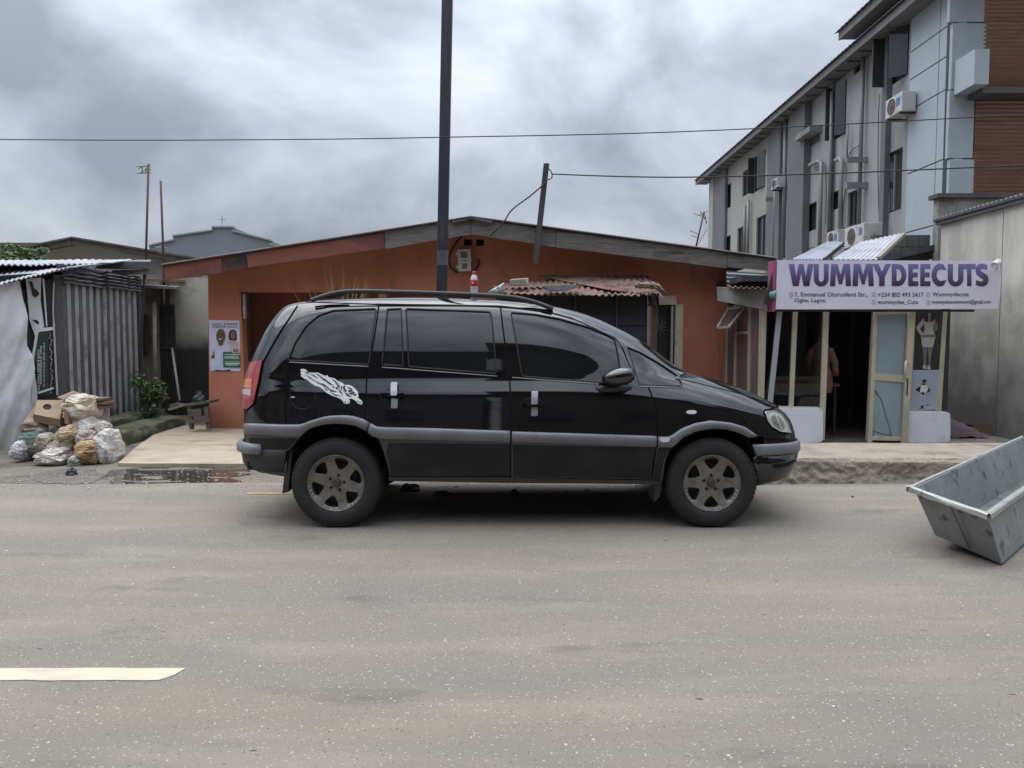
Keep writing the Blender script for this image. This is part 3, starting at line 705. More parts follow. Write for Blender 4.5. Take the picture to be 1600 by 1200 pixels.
# asphalt: dusty, polished, with pale aggregate and little dark pits
def asphalt():
    m = bpy.data.materials.new('worn_asphalt'); m.use_nodes = True; nt = m.node_tree; N = nt.nodes; L = nt.links; b = N['Principled BSDF']
    b.inputs['Roughness'].default_value = .82; b.inputs['Specular IOR Level'].default_value = .35
    g = N.new('ShaderNodeNewGeometry')
    def noi(sc, det=6, stretch=None, rough=.6):
        n = N.new('ShaderNodeTexNoise'); n.inputs['Scale'].default_value = sc; n.inputs['Detail'].default_value = det; n.inputs['Roughness'].default_value = rough
        if stretch:
            mm = N.new('ShaderNodeMapping'); mm.inputs['Scale'].default_value = stretch; L.new(g.outputs['Position'], mm.inputs[0]); L.new(mm.outputs[0], n.inputs['Vector'])
        else: L.new(g.outputs['Position'], n.inputs['Vector'])
        return n.outputs['Fac']
    def rng(v, a, b_, lo=0, hi=1):
        r = N.new('ShaderNodeMapRange'); r.inputs['From Min'].default_value = a; r.inputs['From Max'].default_value = b_; r.inputs['To Min'].default_value = lo; r.inputs['To Max'].default_value = hi
        L.new(v, r.inputs['Value']); return r.outputs[0]
    def mix(f, a, c):
        x = N.new('ShaderNodeMix'); x.data_type = 'RGBA'; L.new(f, x.inputs['Factor'])
        for k, s in (('A', a), ('B', c)):
            if isinstance(s, tuple): x.inputs[k].default_value = (*s, 1)
            else: L.new(s, x.inputs[k])
        return x.outputs['Result']
    def mul(a, c):
        x = N.new('ShaderNodeMath'); x.operation = 'MULTIPLY'; L.new(a, x.inputs[0])
        if isinstance(c, float): x.inputs[1].default_value = c
        else: L.new(c, x.inputs[1])
        return x.outputs[0]
    col = mix(rng(noi(.55, 5, (1, 2.6, 1)), .36, .64), (.205, .180, .149), (.262, .220, .168))
    col = mix(rng(noi(1.0, 4, (.12, 3.2, 1)), .44, .66, 0, .45), col, (.185, .170, .152))
    col = mix(rng(noi(1.3, 7, (.5, 2.2, 1)), .50, .72), col, (.30, .262, .207))
    col = mix(rng(noi(170, 5, None, .85), .40, .66, 0, .62), col, (.145, .133, .118))
    col = mix(rng(noi(260, 3, None, .8), .54, .70, 0, .55), col, (.36, .33, .285))
    col = mix(rng(noi(55, 3), .56, .72, 0, .35), col, (.33, .31, .28))
    # dark stained patches where cars stand
    col = mix(rng(noi(1.2, 8, (.7, 2.0, 1)), .60, .70, 0, .55), col, (.085, .076, .066))
    def specks(scale, dens, size, c, col, stretch=(1, 1, 1), seed=0):
        v = N.new('ShaderNodeTexVoronoi'); v.inputs['Scale'].default_value = scale
        mm = N.new('ShaderNodeMapping'); mm.inputs['Scale'].default_value = stretch; mm.inputs['Location'].default_value = (seed, seed, 0)
        nn = N.new('ShaderNodeTexNoise'); nn.inputs['Scale'].default_value = scale * .9; L.new(g.outputs['Position'], nn.inputs['Vector'])
        add = N.new('ShaderNodeVectorMath'); add.operation = 'MULTIPLY_ADD'; L.new(nn.outputs['Color'], add.inputs[0]); add.inputs[1].default_value = (.6 / scale,) * 3; L.new(g.outputs['Position'], add.inputs[2])
        L.new(add.outputs[0], mm.inputs[0]); L.new(mm.outputs[0], v.inputs['Vector'])
        s = N.new('ShaderNodeSeparateColor'); L.new(v.outputs['Color'], s.inputs[0])
        a = rng(s.outputs[0], 1 - dens, 1 - dens + .01); sz = N.new('ShaderNodeMath'); sz.operation = 'MULTIPLY'; L.new(s.outputs[1], sz.inputs[0]); sz.inputs[1].default_value = size
        lt = N.new('ShaderNodeMath'); lt.operation = 'LESS_THAN'; L.new(v.outputs['Distance'], lt.inputs[0]); L.new(sz.outputs[0], lt.inputs[1])
        return mix(mul(a, lt.outputs[0]), col, c)
    col = specks(64, .07, .38, (.44, .41, .365), col)
    col = specks(33, .025, .26, (.55, .52, .47), col, seed=3.1)
    col = specks(120, .16, .5, (.40, .37, .33), col, seed=9)
    col = specks(100, .12, .5, (.13, .12, .108), col, seed=5.3)
    col = specks(9, .09, .16, (.075, .068, .06), col, (1, 2.6, 1), seed=1.7)
    # tyre-polished cooler band
    L.new(col, b.inputs['Base Color'])
    bp = N.new('ShaderNodeBump'); bp.inputs['Strength'].default_value = .55; bp.inputs['Distance'].default_value = .012
    L.new(noi(120, 5, None, .7), bp.inputs['Height']); L.new(bp.outputs[0], b.inputs['Normal'])
    return m
road_m = asphalt()
far = [(x, 7.06 + .10 * nz(x * .6, 3) + .04 * nz(x * 3, 8)) for x in np.linspace(-14, 14, 220)]
rl_ = [(-70, -3.3), (70, -3.3), (70, 7.06)] + far[::-1] + [(-70, 7.06)]
struct(plate('road', [rl_], lambda x, y: (x, y, 0), (0, 0, -.010), road_m))
paint_m = M('cream_road_paint', (.56, .50, .36), (.50, .45, .33), scale=8, rough=.7, bump=.2, bscale=90, stain=(.40, .37, .30), sscale=(4, 9, 4), spos=.62, swid=.12, stain2=(.22, .2, .17), s2scale=(70, 70, 70), s2pos=.70, s2wid=.03)
def dash(x1, y0, y1, L_, seed):
    top = [(x, y1 + .006 * nz(x * 5, seed)) for x in np.linspace(x1 - L_, x1, 60)]; bot = [(x, y0 + .008 * nz(x * 9, seed + 4) + .003 * nz(x * 40, seed)) for x in np.linspace(x1 - .06, x1 - L_, 60)]
    cor = [(x1 - .002, y1 - .012), (x1 - .02, y0 + .045)]
    return plate('lane_marking', [top + cor + bot], lambda x, y: (x, y, .004), (0, 0, -.003), paint_m)
a_, b_ = G(290, 1045), G(285, 1064)
for k in range(3):
    o = dash(a_.x + [0, 0, 0][k] - [0, 7.2, 14.4][k], b_.y, a_.y, 3.2, k * 3)
    if k == 0: tag(o, 'cream painted centre dash on the near asphalt at the left', 'road marking', kind='structure')
    else: tag(o, 'cream painted centre dash further along the road', 'road marking', kind='structure')
e0 = G(377, 771); yel = M('worn_yellow_paint', (.42, .30, .13), (.34, .26, .14), scale=12, rough=.8, stain=(.2, .18, .15), sscale=(6, 14, 6), spos=.55, swid=.1)
struct(plate('edge_line', [[(x, e0.y + .05 + .012 * nz(x * 7)) for x in np.linspace(e0.x, e0.x + 1.6, 30)] + [(x, e0.y - .045 + .012 * nz(x * 7, 5)) for x in np.linspace(e0.x + 1.6, e0.x + .08, 30)]], lambda x, y: (x, y, .004), (0, 0, -.003), yel))
# concrete forecourt of the orange house
apron_m = M('cream_concrete', (.44, .37, .265), (.36, .305, .225), scale=3, rough=.9, bump=.3, bscale=60, stain=(.22, .19, .145), sscale=(1.6, 4.5, 1), spos=.60, swid=.08, stain2=(.12, .10, .08), s2scale=(5, 16, 5), s2pos=.70, s2wid=.04)
def apron_fn(x, y): return (x, y, .03 + .012 * nz(x * 1.5, y * 1.5))
al = [(G(184, 727).x, G(184, 727).y)] + [(x, 8.02 + .05 * nz(x * 2)) for x in np.linspace(-3.9, 1.2, 40)] + [(1.2, 11.3), (-5.4, 11.6), (-4.95, 10.3), (-4.62, 9.2)]
struct(plate('concrete_forecourt', [al], apron_fn, (0, 0, -.04), apron_m, extra=[(x, y) for x in np.arange(-5.3, 1.2, .25) for y in np.arange(8.2, 11.6, .25)]))
# raised rough pavement slab on the right
slab_m = M('rough_pavement_concrete', (.33, .28, .215), (.26, .22, .175), scale=5, rough=.95, bump=.8, bscale=35, stain=(.16, .14, .115), sscale=(2.2, 2.2, 4), spos=.60, swid=.10, stain2=(.50, .46, .38), s2scale=(24, 24, 24), s2pos=.66, s2wid=.03, grad=(.03, .16, (.20, .175, .14), .6))
def slab_fn(u, v):
    x = 1.35 + u * 10.5
    y0, y1 = 7.10 + .05 * nz(x * 1.3, 2) , 8.22
    k = v * 3
    r = .035
    rough = .03 * nz(x * 3, v * 4) + .022 * nz(x * 13, v * 11) + .018 * abs(nz(x * 34, v * 26)) + .008 * nz(x * 80, v * 60)
    if v < .40:      # front face, slumping outwards at the foot
        t = v / .40; return (x, y0 - .06 * (1 - t) ** 2 + rough * (1 - t * .4), -.02 + t * .215 + .012 * nz(x * 8, 3) * t)
    if v < .50:
        t = (v - .40) / .10; a = t * math.pi / 2; return (x, y0 + .04 * math.sin(a) + rough * .4, .195 + .03 * math.sin(a) + .008 * nz(x * 6, t))
    t = (v - .50) / .50; return (x, y0 + .04 + (y1 - y0 - .04) * t, .225 + .008 * nz(x * 3, t * 5) + .003 * nz(x * 18, t * 22))
mb = MB(); mb.sheet(slab_fn, 900, 48); struct(mb.build('raised_pavement', slab_m, smooth=True))
shopfloor = M('shop_yard_concrete', (.27, .245, .205), (.2, .18, .15), scale=2, rough=.92, stain=(.1, .09, .075), sscale=(1, 1, 1), spos=.55, swid=.1)
struct(MB().box(1.22, 9, 8.222, 13.6, -.05, -.002).build('shop_yard', shopfloor))
# loose grit and litter on the verge
grit_m = M('pale_grit', (.55, .52, .46), (.40, .37, .32), scale=30, rough=.9)
mb = MB()
for i in range(1500):
    z_ = random.random()
    if z_ < .55: x, y = random.uniform(-7, -1.8), random.gauss(7.35, .38)
    elif z_ < .8: x, y = random.uniform(-7, 6), random.gauss(7.0, .10)
    else: x, y = random.uniform(-3, 7), random.uniform(6.9, 7.12)
    if y > 7.98 or y < 6.5: continue
    zb0 = 0 if y < 7.0 else -.011
    s = random.uniform(.003, .011) * (1.7 if random.random() < .06 else 1)
    p = [Vector((x + s * random.uniform(.6, 1.3) * math.cos(t), y + s * random.uniform(.6, 1.3) * math.sin(t), zb0)) for t in (0, 1.7, 3.1, 4.6)]
    mb.hexa(p, [q * 1 + Vector((0, 0, .002 + s * .5)) for q in p])
for i in range(420):
    x, y = random.uniform(-5, 5), random.uniform(2.2, 6.9); s = random.uniform(.0015, .0042)
    p = [Vector((x + s * random.uniform(.6, 1.3) * math.cos(t), y + s * random.uniform(.6, 1.3) * math.sin(t), -.002)) for t in (0, 1.7, 3.1, 4.6)]
    mb.hexa(p, [q + Vector((0, 0, .003 + s)) for q in p])
tag(mb.build('grit', grit_m), 'loose pale grit and crumbs scattered along the road edge', 'grit', kind='stuff')
mb = MB(); rl2 = random.Random(77)
for i in range(170):
    if rl2.random() < .7: x, y = rl2.uniform(-6.2, -2.4), rl2.gauss(7.45, .30)
    else: x, y = rl2.uniform(-5, 6), rl2.uniform(6.95, 7.1)
    if not 6.9 < y < 8.0: continue
    s = rl2.uniform(.003, .010); t = rl2.uniform(0, 3); a = Vector((math.cos(t), math.sin(t), .3)) * s; b0 = Vector((-math.sin(t), math.cos(t), .5)) * s * .6; p = Vector((x, y, .006))
    mb.quad([p - a - b0 * .5, p + a * .8 - b0, p + a + b0, p - a * .7 + b0 * .8], (0, 0, .0015))
tag(mb.build('litter_flecks', M('paper_flecks', (.42, .40, .36), (.14, .11, .08), scale=60, rough=.7)), 'tiny flecks of paper, leaf and plastic strewn on the muddy verge', 'litter', kind='stuff')
# puddle and mud
def puddle_mat():
    m = bpy.data.materials.new('muddy_water'); m.use_nodes = True; nt = m.node_tree; N = nt.nodes; L = nt.links; b = N['Principled BSDF']
    g = N.new('ShaderNodeNewGeometry'); mm = N.new('ShaderNodeMapping'); mm.inputs['Scale'].default_value = (1.5, 3.6, 1); L.new(g.outputs['Position'], mm.inputs[0])
    n = N.new('ShaderNodeTexNoise'); n.inputs['Scale'].default_value = 1.6; n.inputs['Detail'].default_value = 7; n.inputs['Distortion'].default_value = .5; L.new(mm.outputs[0], n.inputs['Vector'])
    r = N.new('ShaderNodeValToRGB'); r.color_ramp.elements[0].position = .55; r.color_ramp.elements[1].position = .60
    r.color_ramp.elements[0].color = (.055, .048, .040, 1); r.color_ramp.elements[1].color = (.13, .115, .095, 1); L.new(n.outputs['Fac'], r.inputs[0]); L.new(r.outputs[0], b.inputs['Base Color'])
    q = N.new('ShaderNodeMapRange'); q.inputs['From Min'].default_value = .55; q.inputs['From Max'].default_value = .62; q.inputs['To Min'].default_value = .015; q.inputs['To Max'].default_value = .55; L.new(n.outputs['Fac'], q.inputs['Value']); L.new(q.outputs[0], b.inputs['Roughness'])
    b.inputs['Specular IOR Level'].default_value = .6
    bn = N.new('ShaderNodeTexNoise'); bn.inputs['Scale'].default_value = 26; bn.inputs['Detail'].default_value = 5; L.new(g.outputs['Position'], bn.inputs['Vector'])
    bp = N.new('ShaderNodeBump'); bp.inputs['Distance'].default_value = .02; L.new(q.outputs[0], bp.inputs['Strength']); L.new(bn.outputs['Fac'], bp.inputs['Height']); L.new(bp.outputs[0], b.inputs['Normal'])
    return m
pud_m = puddle_mat()
def blob_px(L, seed, amp=.05):
    out = []
    for i, (x, y) in enumerate(resample(L, 6)):
        p = G(x, y); out.append((p.x + amp * nz(i * .35, seed), p.y + amp * nz(i * .35, seed + 9)))
    return out
pl_ = [(155, 745), (178, 733), (240, 729), (330, 729), (392, 731), (388, 741), (360, 744), (376, 750), (330, 757), (250, 759), (190, 757)]
struct(plate('puddle', [blob_px(pl_, 4, .07)], lambda x, y: (x, y, -.006), (0, 0, -.003), pud_m))
struct(plate('wet_mud', [blob_px([(40, 742), (90, 733), (150, 731), (165, 742), (150, 752), (110, 756), (60, 752)], 7, .08)], lambda x, y: (x, y, -.007), (0, 0, -.003), M('wet_mud', (.085, .072, .058), (.13, .11, .09), scale=6, rough=.45, bump=.6, bscale=18, rough2=.8)))
# litter behind the car (seen under it)
lit_m = M('dark_litter', (.012, .012, .013), (.03, .03, .03), scale=20, rough=.5)
def scrap(px, py, w, h, mat, label, cat='litter', seed=0, flat=.5, Y=None, name='litter'):
    g0 = G(px, py) if Y is None else P(px, py, Y); s = w / 218.
    mb = MB(); hz = h / 218.
    def fn(u, v):
        th = u * 2 * math.pi; ph = v * math.pi * .5; r = 1 + .38 * nz(seed + math.cos(th) * 1.6, math.sin(th) * 1.6, v * 3) + .2 * nz(seed + th * 2.2, v * 6)
        return (g0.x + s * .5 * math.cos(th) * math.cos(ph) * r, g0.y + s * .35 * math.sin(th) * math.cos(ph) * r, g0.z - .012 + hz * math.sin(ph) * r)
    mb.sheet(fn, 16, 6); return tag(mb.build(name, mat, smooth=False), label, cat)
scrap(640, 767, 46, 15, lit_m, 'crumpled black plastic bag behind the rear wheel under the minivan', seed=3)
scrap(690, 773, 40, 9, lit_m, 'flat dark scrap lying under the middle of the rear door', seed=6)
scrap(803, 773, 22, 12, lit_m, 'small black lump under the seam between the minivan doors', seed=9)
scrap(885, 768, 12, 4, M('red_litter', (.12, .03, .03), rough=.7), 'small reddish scrap under the front door of the minivan', seed=12)
scrap(917, 767, 16, 6, M('white_litter', (.5, .5, .52), rough=.4), 'small crumpled white wrapper under the front door of the minivan', seed=15)
stone_m = M('dark_stone', (.05, .047, .043), rough=.9)
scrap(1332, 777, 6, 5, stone_m, 'little dark stone on the asphalt right of the minivan', 'stone', seed=21, name='stone')
scrap(1362, 797, 3, 2, stone_m, 'tiny pebble on the asphalt between the minivan and the metal trough', 'stone', seed=23, name='stone')
scrap(113, 741, 25, 15, M('black_rubbish_bag', (.02, .021, .027), (.05, .05, .06), scale=25, rough=.3), 'round black knotted rubbish bag in the mud before the sacks', 'rubbish bag', seed=31, name='rubbish_bag')

# ================================================================== ORANGE HOUSE
YH = 11.2
orange = M('orange_render', (.56, .215, .13), (.50, .19, .115), scale=1.6, rough=.85, bump=.15, bscale=70, stain=(.40, .155, .10), sscale=(.9, .9, .5), spos=.56, swid=.12, stain2=(.30, .15, .105), s2scale=(6, 6, 1.0), s2pos=.63, s2wid=.05, grad=(-.1, .45, (.22, .10, .065), .8))
maroon = M('porch_shaded_render', (.34, .125, .095), (.30, .11, .085), scale=2, rough=.85)  # same render as the front, with the recess's shade put into the colour
wood = M('weathered_grey_board', (.21, .20, .185), (.12, .112, .102), scale=7, rough=.9, bump=.5, bscale=30, stretch=(.6, 1, 7), stain=(.05, .045, .042), sscale=(1.2, 1, 8), spos=.62, swid=.08)
redboard = M('red_painted_board', (.25, .088, .064), (.21, .072, .054), scale=4, rough=.8, bump=.25, stretch=(1, 1, 4), stain=(.045, .035, .033), sscale=(.9, 1, 1.6), spos=.57, swid=.10, stain2=(.10, .05, .04), s2scale=(2, 2, 9), s2pos=.66, s2wid=.06)
darkroof = M('old_zinc_roofing', (.15, .14, .13), (.085, .075, .065), scale=3, rough=.75, stain=(.16, .08, .045), sscale=(1.5, 1.5, 1.5), spos=.58, swid=.1)
house = thing('bungalow', (-.6, YH, 0), 'low orange bungalow with a wide shallow gable behind the black minivan', 'house')
def Ph(px, py): p = P(px, py, YH); return (p.x, p.z)
wl_px = [(325, 425), (600, 378), (735, 352), (870, 372), (1138, 405), (1138, 668)]
wall_loop = [Ph(*p) for p in wl_px] + [(Ph(1138, 668)[0], -.05), (Ph(327, 668)[0], -.05)]
op = [Ph(376, 456), Ph(591, 456), (Ph(591, 456)[0], 0), (Ph(380, 456)[0], 0)]
op2 = [Ph(603, 458), Ph(745, 458), (Ph(745, 456)[0], 0), (Ph(603, 456)[0], 0)]
op[2] = (op[2][0], .001); op[3] = (op[3][0], .001)
wn_h = [Ph(1019, 476), Ph(1054, 476), Ph(1052, 600), Ph(1017, 600)]
v1_, v2_ = [Ph(725, 373), Ph(737, 374), Ph(737, 384), Ph(725, 384)], [Ph(744, 373), Ph(756, 374), Ph(756, 384), Ph(744, 384)]
plate('front_wall', [wall_loop, op, op2, wn_h, v1_, v2_], lambda x, z: (x, YH, z), (0, .2, 0), orange, house)
xl, xr_ = Ph(326, 500)[0], Ph(1138, 500)[0]
MB().box(xl, xl + .18, YH + .202, 17, -.05, 2.6).build('side_wall', M('beige_render', (.30, .27, .22), (.24, .215, .17), scale=1.2, rough=.9, stain=(.12, .11, .09), sscale=(1, 1, 1), spos=.6, swid=.1), house)
MB().box(xr_ - .2, xr_, YH + .202, 17, -.05, 2.6).build('side_wall', orange, house)
MB().box(xl + .2, Ph(760, 500)[0], YH + 1.3, YH + 1.45, -.05, 2.4).build('porch_wall', maroon, house)
MB().box(xl + .2, xr_ - .22, YH + .25, YH + 1.29, 2.12, 2.2).build('porch_ceiling', maroon, house)
MB().box(Ph(760, 500)[0] + .003, Ph(760, 500)[0] + .15, YH + .202, YH + 1.5, -.05, 2.1).build('porch_wall', maroon, house)
MB().box(Ph(700, 370)[0], Ph(770, 370)[0], YH + .25, YH + .3, 2.25, 3.0).build('vent_backing', underblack, house)
tp = Ph(378, 462); MB().box(tp[0] + .015, tp[0] + .05, YH - .01, YH + .05, P(378, 498, YH).z, P(378, 460, YH).z).build('door_frame_remnant', M('flaked_white_paint', (.45, .44, .40), (.2, .19, .17), scale=12, rough=.8), house)
# verge boards: (pixel run, material, label)
runs = [((255, 416), (345, 403), (258, 438), (347, 426), redboard, None), ((345.6, 403), (385, 397), (347.6, 426), (387, 418), M('scorched_board', (.030, .026, .025), (.06, .04, .035), scale=5, rough=.9, stain=(.18, .066, .05), sscale=(2.8, 2, 2.8), spos=.56, swid=.12), 'scorched black board'),
        ((385.6, 397), (600, 364), (387.6, 418), (601, 388), redboard, 'board painted red'),
        ((601, 361.5), (736, 341), (602, 389), (735, 366), wood, None), ((737, 341), (869, 361), (736, 366), (867, 386), wood, None), ((870, 361), (1136, 395), (868, 386), (1135, 419), wood, None), ((1137, 395), (1213, 405), (1136, 417), (1213, 424), wood, None)]
YF = 10.62
for a, b, c, d, mt, lb in runs:
    n = 16; mb = MB()
    def fn(u, v, a=a, b=b, c=c, d=d):
        t = (a[0] + (b[0] - a[0]) * u, a[1] + (b[1] - a[1]) * u); s = (c[0] + (d[0] - c[0]) * u, c[1] + (d[1] - c[1]) * u)
        p = P(t[0] + (s[0] - t[0]) * v, t[1] + (s[1] - t[1]) * v, YF)
        k = (.012 * nz(p.x * 3, v * 2, 4)) if 0 < v < 1 else .010 * nz(p.x * 4, v * 5)
        return (p.x, YF + .01 * nz(p.x * 2, 7), p.z + k * (1 if v > .5 else .5))
    mb.sheet(fn, n, 3, th=(0, .03, 0)); o = mb.build('verge_board', mt, house)
    if lb: o['label'] = lb
# roofing sheets on both slopes
def roof_sheet(x0, z0, x1, z1, y0, y1, mat, parent, n=60, amp=.012, name='roofing'):
    mb = MB()
    def fn(u, v):
        x = x0 + (x1 - x0) * v; z = z0 + (z1 - z0) * v; return (x, y0 + (y1 - y0) * u, z + amp * math.sin(u * (y1 - y0) / .09 * 2 * math.pi))
    mb.sheet(fn, n * 4, 6, th=(0, 0, -.012)); return mb.build(name, mat, parent, smooth=False)
pk, le, re_ = P(736, 340, YF - .03), P(252, 415, YF - .03), P(1214, 404.5, YF - .03)
roof_sheet(pk.x, pk.z + .02, le.x, le.z + .015, YF - .04, 17.2, darkroof, house); roof_sheet(pk.x, pk.z + .02, re_.x, re_.z + .015, YF - .04, 17.2, darkroof, house)
cap = MB(); cap.quad([P(706, 345, YF - .07), P(737, 339.5, YF - .07), P(737, 341.5, YF - .07), P(708, 348, YF - .07)], (0, .8, 0)); cap.quad([P(737.3, 339.5, YF - .07), P(770, 345, YF - .07), P(768, 348.5, YF - .07), P(737.3, 342, YF - .07)], (0, .8, 0)); cap.build('ridge_cap', wood, house)
# window with cream surround
cream = M('cream_paint', (.62, .55, .38), (.56, .50, .35), scale=5, rough=.6, stain=(.30, .26, .18), sscale=(3, 3, 3), spos=.62, swid=.1)
def Pv(px, py, Y): return P(px, py, Y)
wf = MB()
fw = thing('window', (0, 0, 0), None, None); [fw.pop(k) for k in list(fw.keys())]; fw.parent = house; fw.location = Vector((2.2, YH, 1.6)) - org(house); ORG[fw.name] = Vector((2.2, YH, 1.6))
mb = MB(); mb.quad([P(1010, 462, YH - .05), P(1057, 462, YH - .05), P(1057, 476, YH - .05), P(1010, 476, YH - .05)], (0, .045, 0)); mb.build('window_surround', cream, fw, bevel=.004)
mb = MB(); mb.quad([P(1056, 475.5, YH - .053), P(1068, 475.5, YH - .053), P(1066, 600, YH - .053), P(1053, 600, YH - .053)], (0, .048, 0)); mb.build('window_surround', cream, fw, bevel=.004)
mb = MB(); mb.quad([P(1049, 478, YH - .02), P(1052.5, 478, YH - .02), P(1050.5, 600, YH - .02), P(1047, 600, YH - .02)], (0, .1, 0)); mb.build('window_frame', M('aluminium_frame', (.50, .52, .52), rough=.4, metallic=.3), fw)
mb = MB(); mb.quad([P(1010, 478, YH - .018), P(1015, 478, YH - .018), P(1013, 600, YH - .018), P(1008.5, 600, YH - .018)], (0, .1, 0)); mb.build('window_frame', MATS['aluminium_frame'], fw)
mb = MB(); mb.quad([P(1014, 476, YH + .12), P(1054, 476, YH + .12), P(1054, 600, YH + .12), P(1014, 600, YH + .12)], (0, .01, 0)); mb.build('pane', M('dim_window_glass', (.03, .033, .028), (.055, .06, .045), scale=9, rough=.08, spec=.7), fw)
for k in range(6):
    t = R(30 * k + 8); c = P(1030, 512, YH + .08); mb = MB(); d = Vector((math.cos(t), 0, math.sin(t))) * .13; mb.bar(c - d, c + d, .010, .008, up=(0, 1, 0)); mb.build('burglar_bar', M('pale_burglar_bar', (.17, .16, .12), rough=.6), fw)
# electricity meter and its cables
meter = thing('electricity_meter', P(725, 407, YH - .06), 'white electricity meter box with two little windows high on the orange wall', 'meter box')
mb = MB(); mb.quad([P(714.5, 389, YH - .11), P(735.5, 388.5, YH - .11), P(736.5, 423, YH - .11), P(716, 424, YH - .11)], (0, .10, 0)); mb.build('case', M('meter_plastic', (.60, .58, .52), (.52, .50, .45), scale=9, rough=.5), meter, bevel=.006)
for (x0, y0, x1, y1) in ((720, 393.5, 730, 403), (722, 412, 730, 420)):
    mb = MB(); mb.quad([P(x0, y0, YH - .114), P(x1, y0, YH - .114), P(x1, y1, YH - .114), P(x0, y1, YH - .114)], (0, .01, 0)); mb.build('meter_window', M('meter_window_glass', (.12, .13, .12), (.2, .2, .18), scale=40, rough=.15), meter)
for (x0, y0) in ((713, 396), (714, 417), (736, 406)):
    MB().quad([P(x0 - 1, y0 - 2, YH - .10), P(x0 + 1.5, y0 - 2, YH - .10), P(x0 + 1.5, y0 + 2, YH - .10), P(x0 - 1, y0 + 2, YH - .10)], (0, .03, 0)).build('latch', MATS['meter_plastic'], meter)
MB().quad([P(722, 406, YH - .113), P(729, 406, YH - .113), P(729, 407.5, YH - .113), P(722, 407.5, YH - .113)], (0, .004, 0)).build('maker_plate', M('grey_print', (.1, .1, .12), rough=.6), meter)
cable_m = M('black_cable', (.018, .018, .02), rough=.6)
def cable(name, pts, r, label, cat='cable', n=8, mat=None, group=None):
    P3 = [Vector(p) for p in pts]; out = []
    for i in range(len(P3) - 1):
        p0, p1, p2, p3 = P3[max(i - 1, 0)], P3[i], P3[i + 1], P3[min(i + 2, len(P3) - 1)]
        for k in range(n):
            t = k / n; out.append(.5 * ((2 * p1) + (p2 - p0) * t + (2 * p0 - 5 * p1 + 4 * p2 - p3) * t * t + (3 * p1 - p0 - 3 * p2 + p3) * t ** 3))
    out.append(P3[-1]); mb = MB(); mb.tube(out, r, 6); return tag(mb.build(name, mat or cable_m, smooth=True), label, cat, group)
cable('cable', [P(x, y, YH - .03) for x, y in ((722, 370), (712, 380), (704, 395), (701, 408), (706, 420), (716, 426))], .013, 'black cable looping down left of the white meter box')
cable('cable', [P(x, y, YH - .03) for x, y in ((747, 404), (748, 413), (743, 421), (736, 424))], .014, 'short black cable curling out right of the white meter box')
cable('twig', [P(x, y, YH - .04) for x, y in ((763, 399), (776, 414), (787, 424), (799, 434))], .008, 'thin pale stick leaning on the orange wall above the rusty roof', 'stick', mat=M('pale_stick', (.38, .25, .18), rough=.8))
# campaign poster on the wall
pz_ = thing('campaign_poster', P(353, 540, YH - .01), 'lilac campaign poster of a smiling man and a woman on the orange pillar', 'poster')
lilac = M('lilac_print', (.62, .62, .80), (.70, .70, .84), scale=4, rough=.5); green = M('green_print', (.035, .17, .085), rough=.5); navyp = M('navy_print', (.035, .03, .14), rough=.5); whitep = M('white_print', (.78, .79, .80), rough=.5)
skin_m = M('brown_print', (.13, .06, .04), (.2, .1, .07), scale=60, rough=.5); shirt = M('pale_blue_print', (.66, .70, .86), (.52, .56, .80), scale=18, rough=.5); hairp = M('black_print', (.012, .01, .01), rough=.5); creamp = M('cream_print', (.62, .55, .50), rough=.5)
def pp(x, y): return (320 + x / 12, 490 + y / 12)
def flat(name, L, mat, d, par, fnpx=pp, Y=YH): return plate(name, [[fnpx(*q) for q in L]], lambda a, b: P(a, b, Y - d), (0, .0015, 0), mat, par)
flat('sheet', [(75, 120), (650, 130), (668, 1078), (98, 1078)], lilac, .006, pz_)
flat('printed_woman', [(400, 520), (480, 480), (560, 500), (640, 560), (660, 760), (480, 760)], creamp, .0080, pz_)
flat('printed_woman_hair', [(445, 420), (455, 350), (490, 308), (540, 300), (585, 330), (600, 400), (598, 500), (560, 505), (480, 500), (448, 480)], hairp, .0085, pz_); flat('printed_woman_face', ell(528, 408, 48, 82), M('tan_print', (.3, .16, .11), rough=.5), .0100, pz_)
flat('printed_man_shirt', [(102, 1060), (100, 900), (130, 700), (200, 600), (260, 560), (300, 600), (380, 540), (470, 600), (500, 800), (500, 1060)], shirt, .0120, pz_)
flat('printed_man_head', ell(300, 425, 88, 138), skin_m, .0140, pz_); flat('printed_man_smile', ell(285, 478, 30, 12), whitep, .0155, pz_)
for ex_ in (258, 330): flat('printed_eye', ell(ex_, 385, 14, 8), hairp, .0155, pz_)
flat('printed_neck', [(255, 530), (340, 520), (350, 580), (290, 610), (250, 585)], skin_m, .0135, pz_)
flat('printed_hand', [(115, 800), (155, 760), (158, 700), (175, 700), (180, 760), (190, 800), (175, 845), (125, 845)], skin_m, .0140, pz_)
flat('printed_belt', [(190, 1050), (330, 1065), (480, 1045), (470, 1076), (200, 1076)], navyp, .0145, pz_)
flat('green_panel', [(340, 730), (350, 715), (500, 715), (520, 745), (666, 745), (667, 1015), (345, 1010)], green, .0160, pz_)
def tp_(name, s, x0, y0, x1, y1, m_, par, fnpx, Y, d, bold=0): return text(name, s, *fnpx(x0, y0), *fnpx(x1, y1), lambda a, b: P(a, b, Y - d), m_, par, bold)
tp_('lettering', 'LAGOS... FORWARD', 140, 175, 625, 220, navyp, pz_, pp, YH, .0085, .01); tp_('lettering', 'TOGETHER', 140, 228, 395, 268, navyp, pz_, pp, YH, .0085, .01)
tp_('lettering', 'HAMZA', 372, 790, 640, 848, whitep, pz_, pp, YH, .0180, .02)
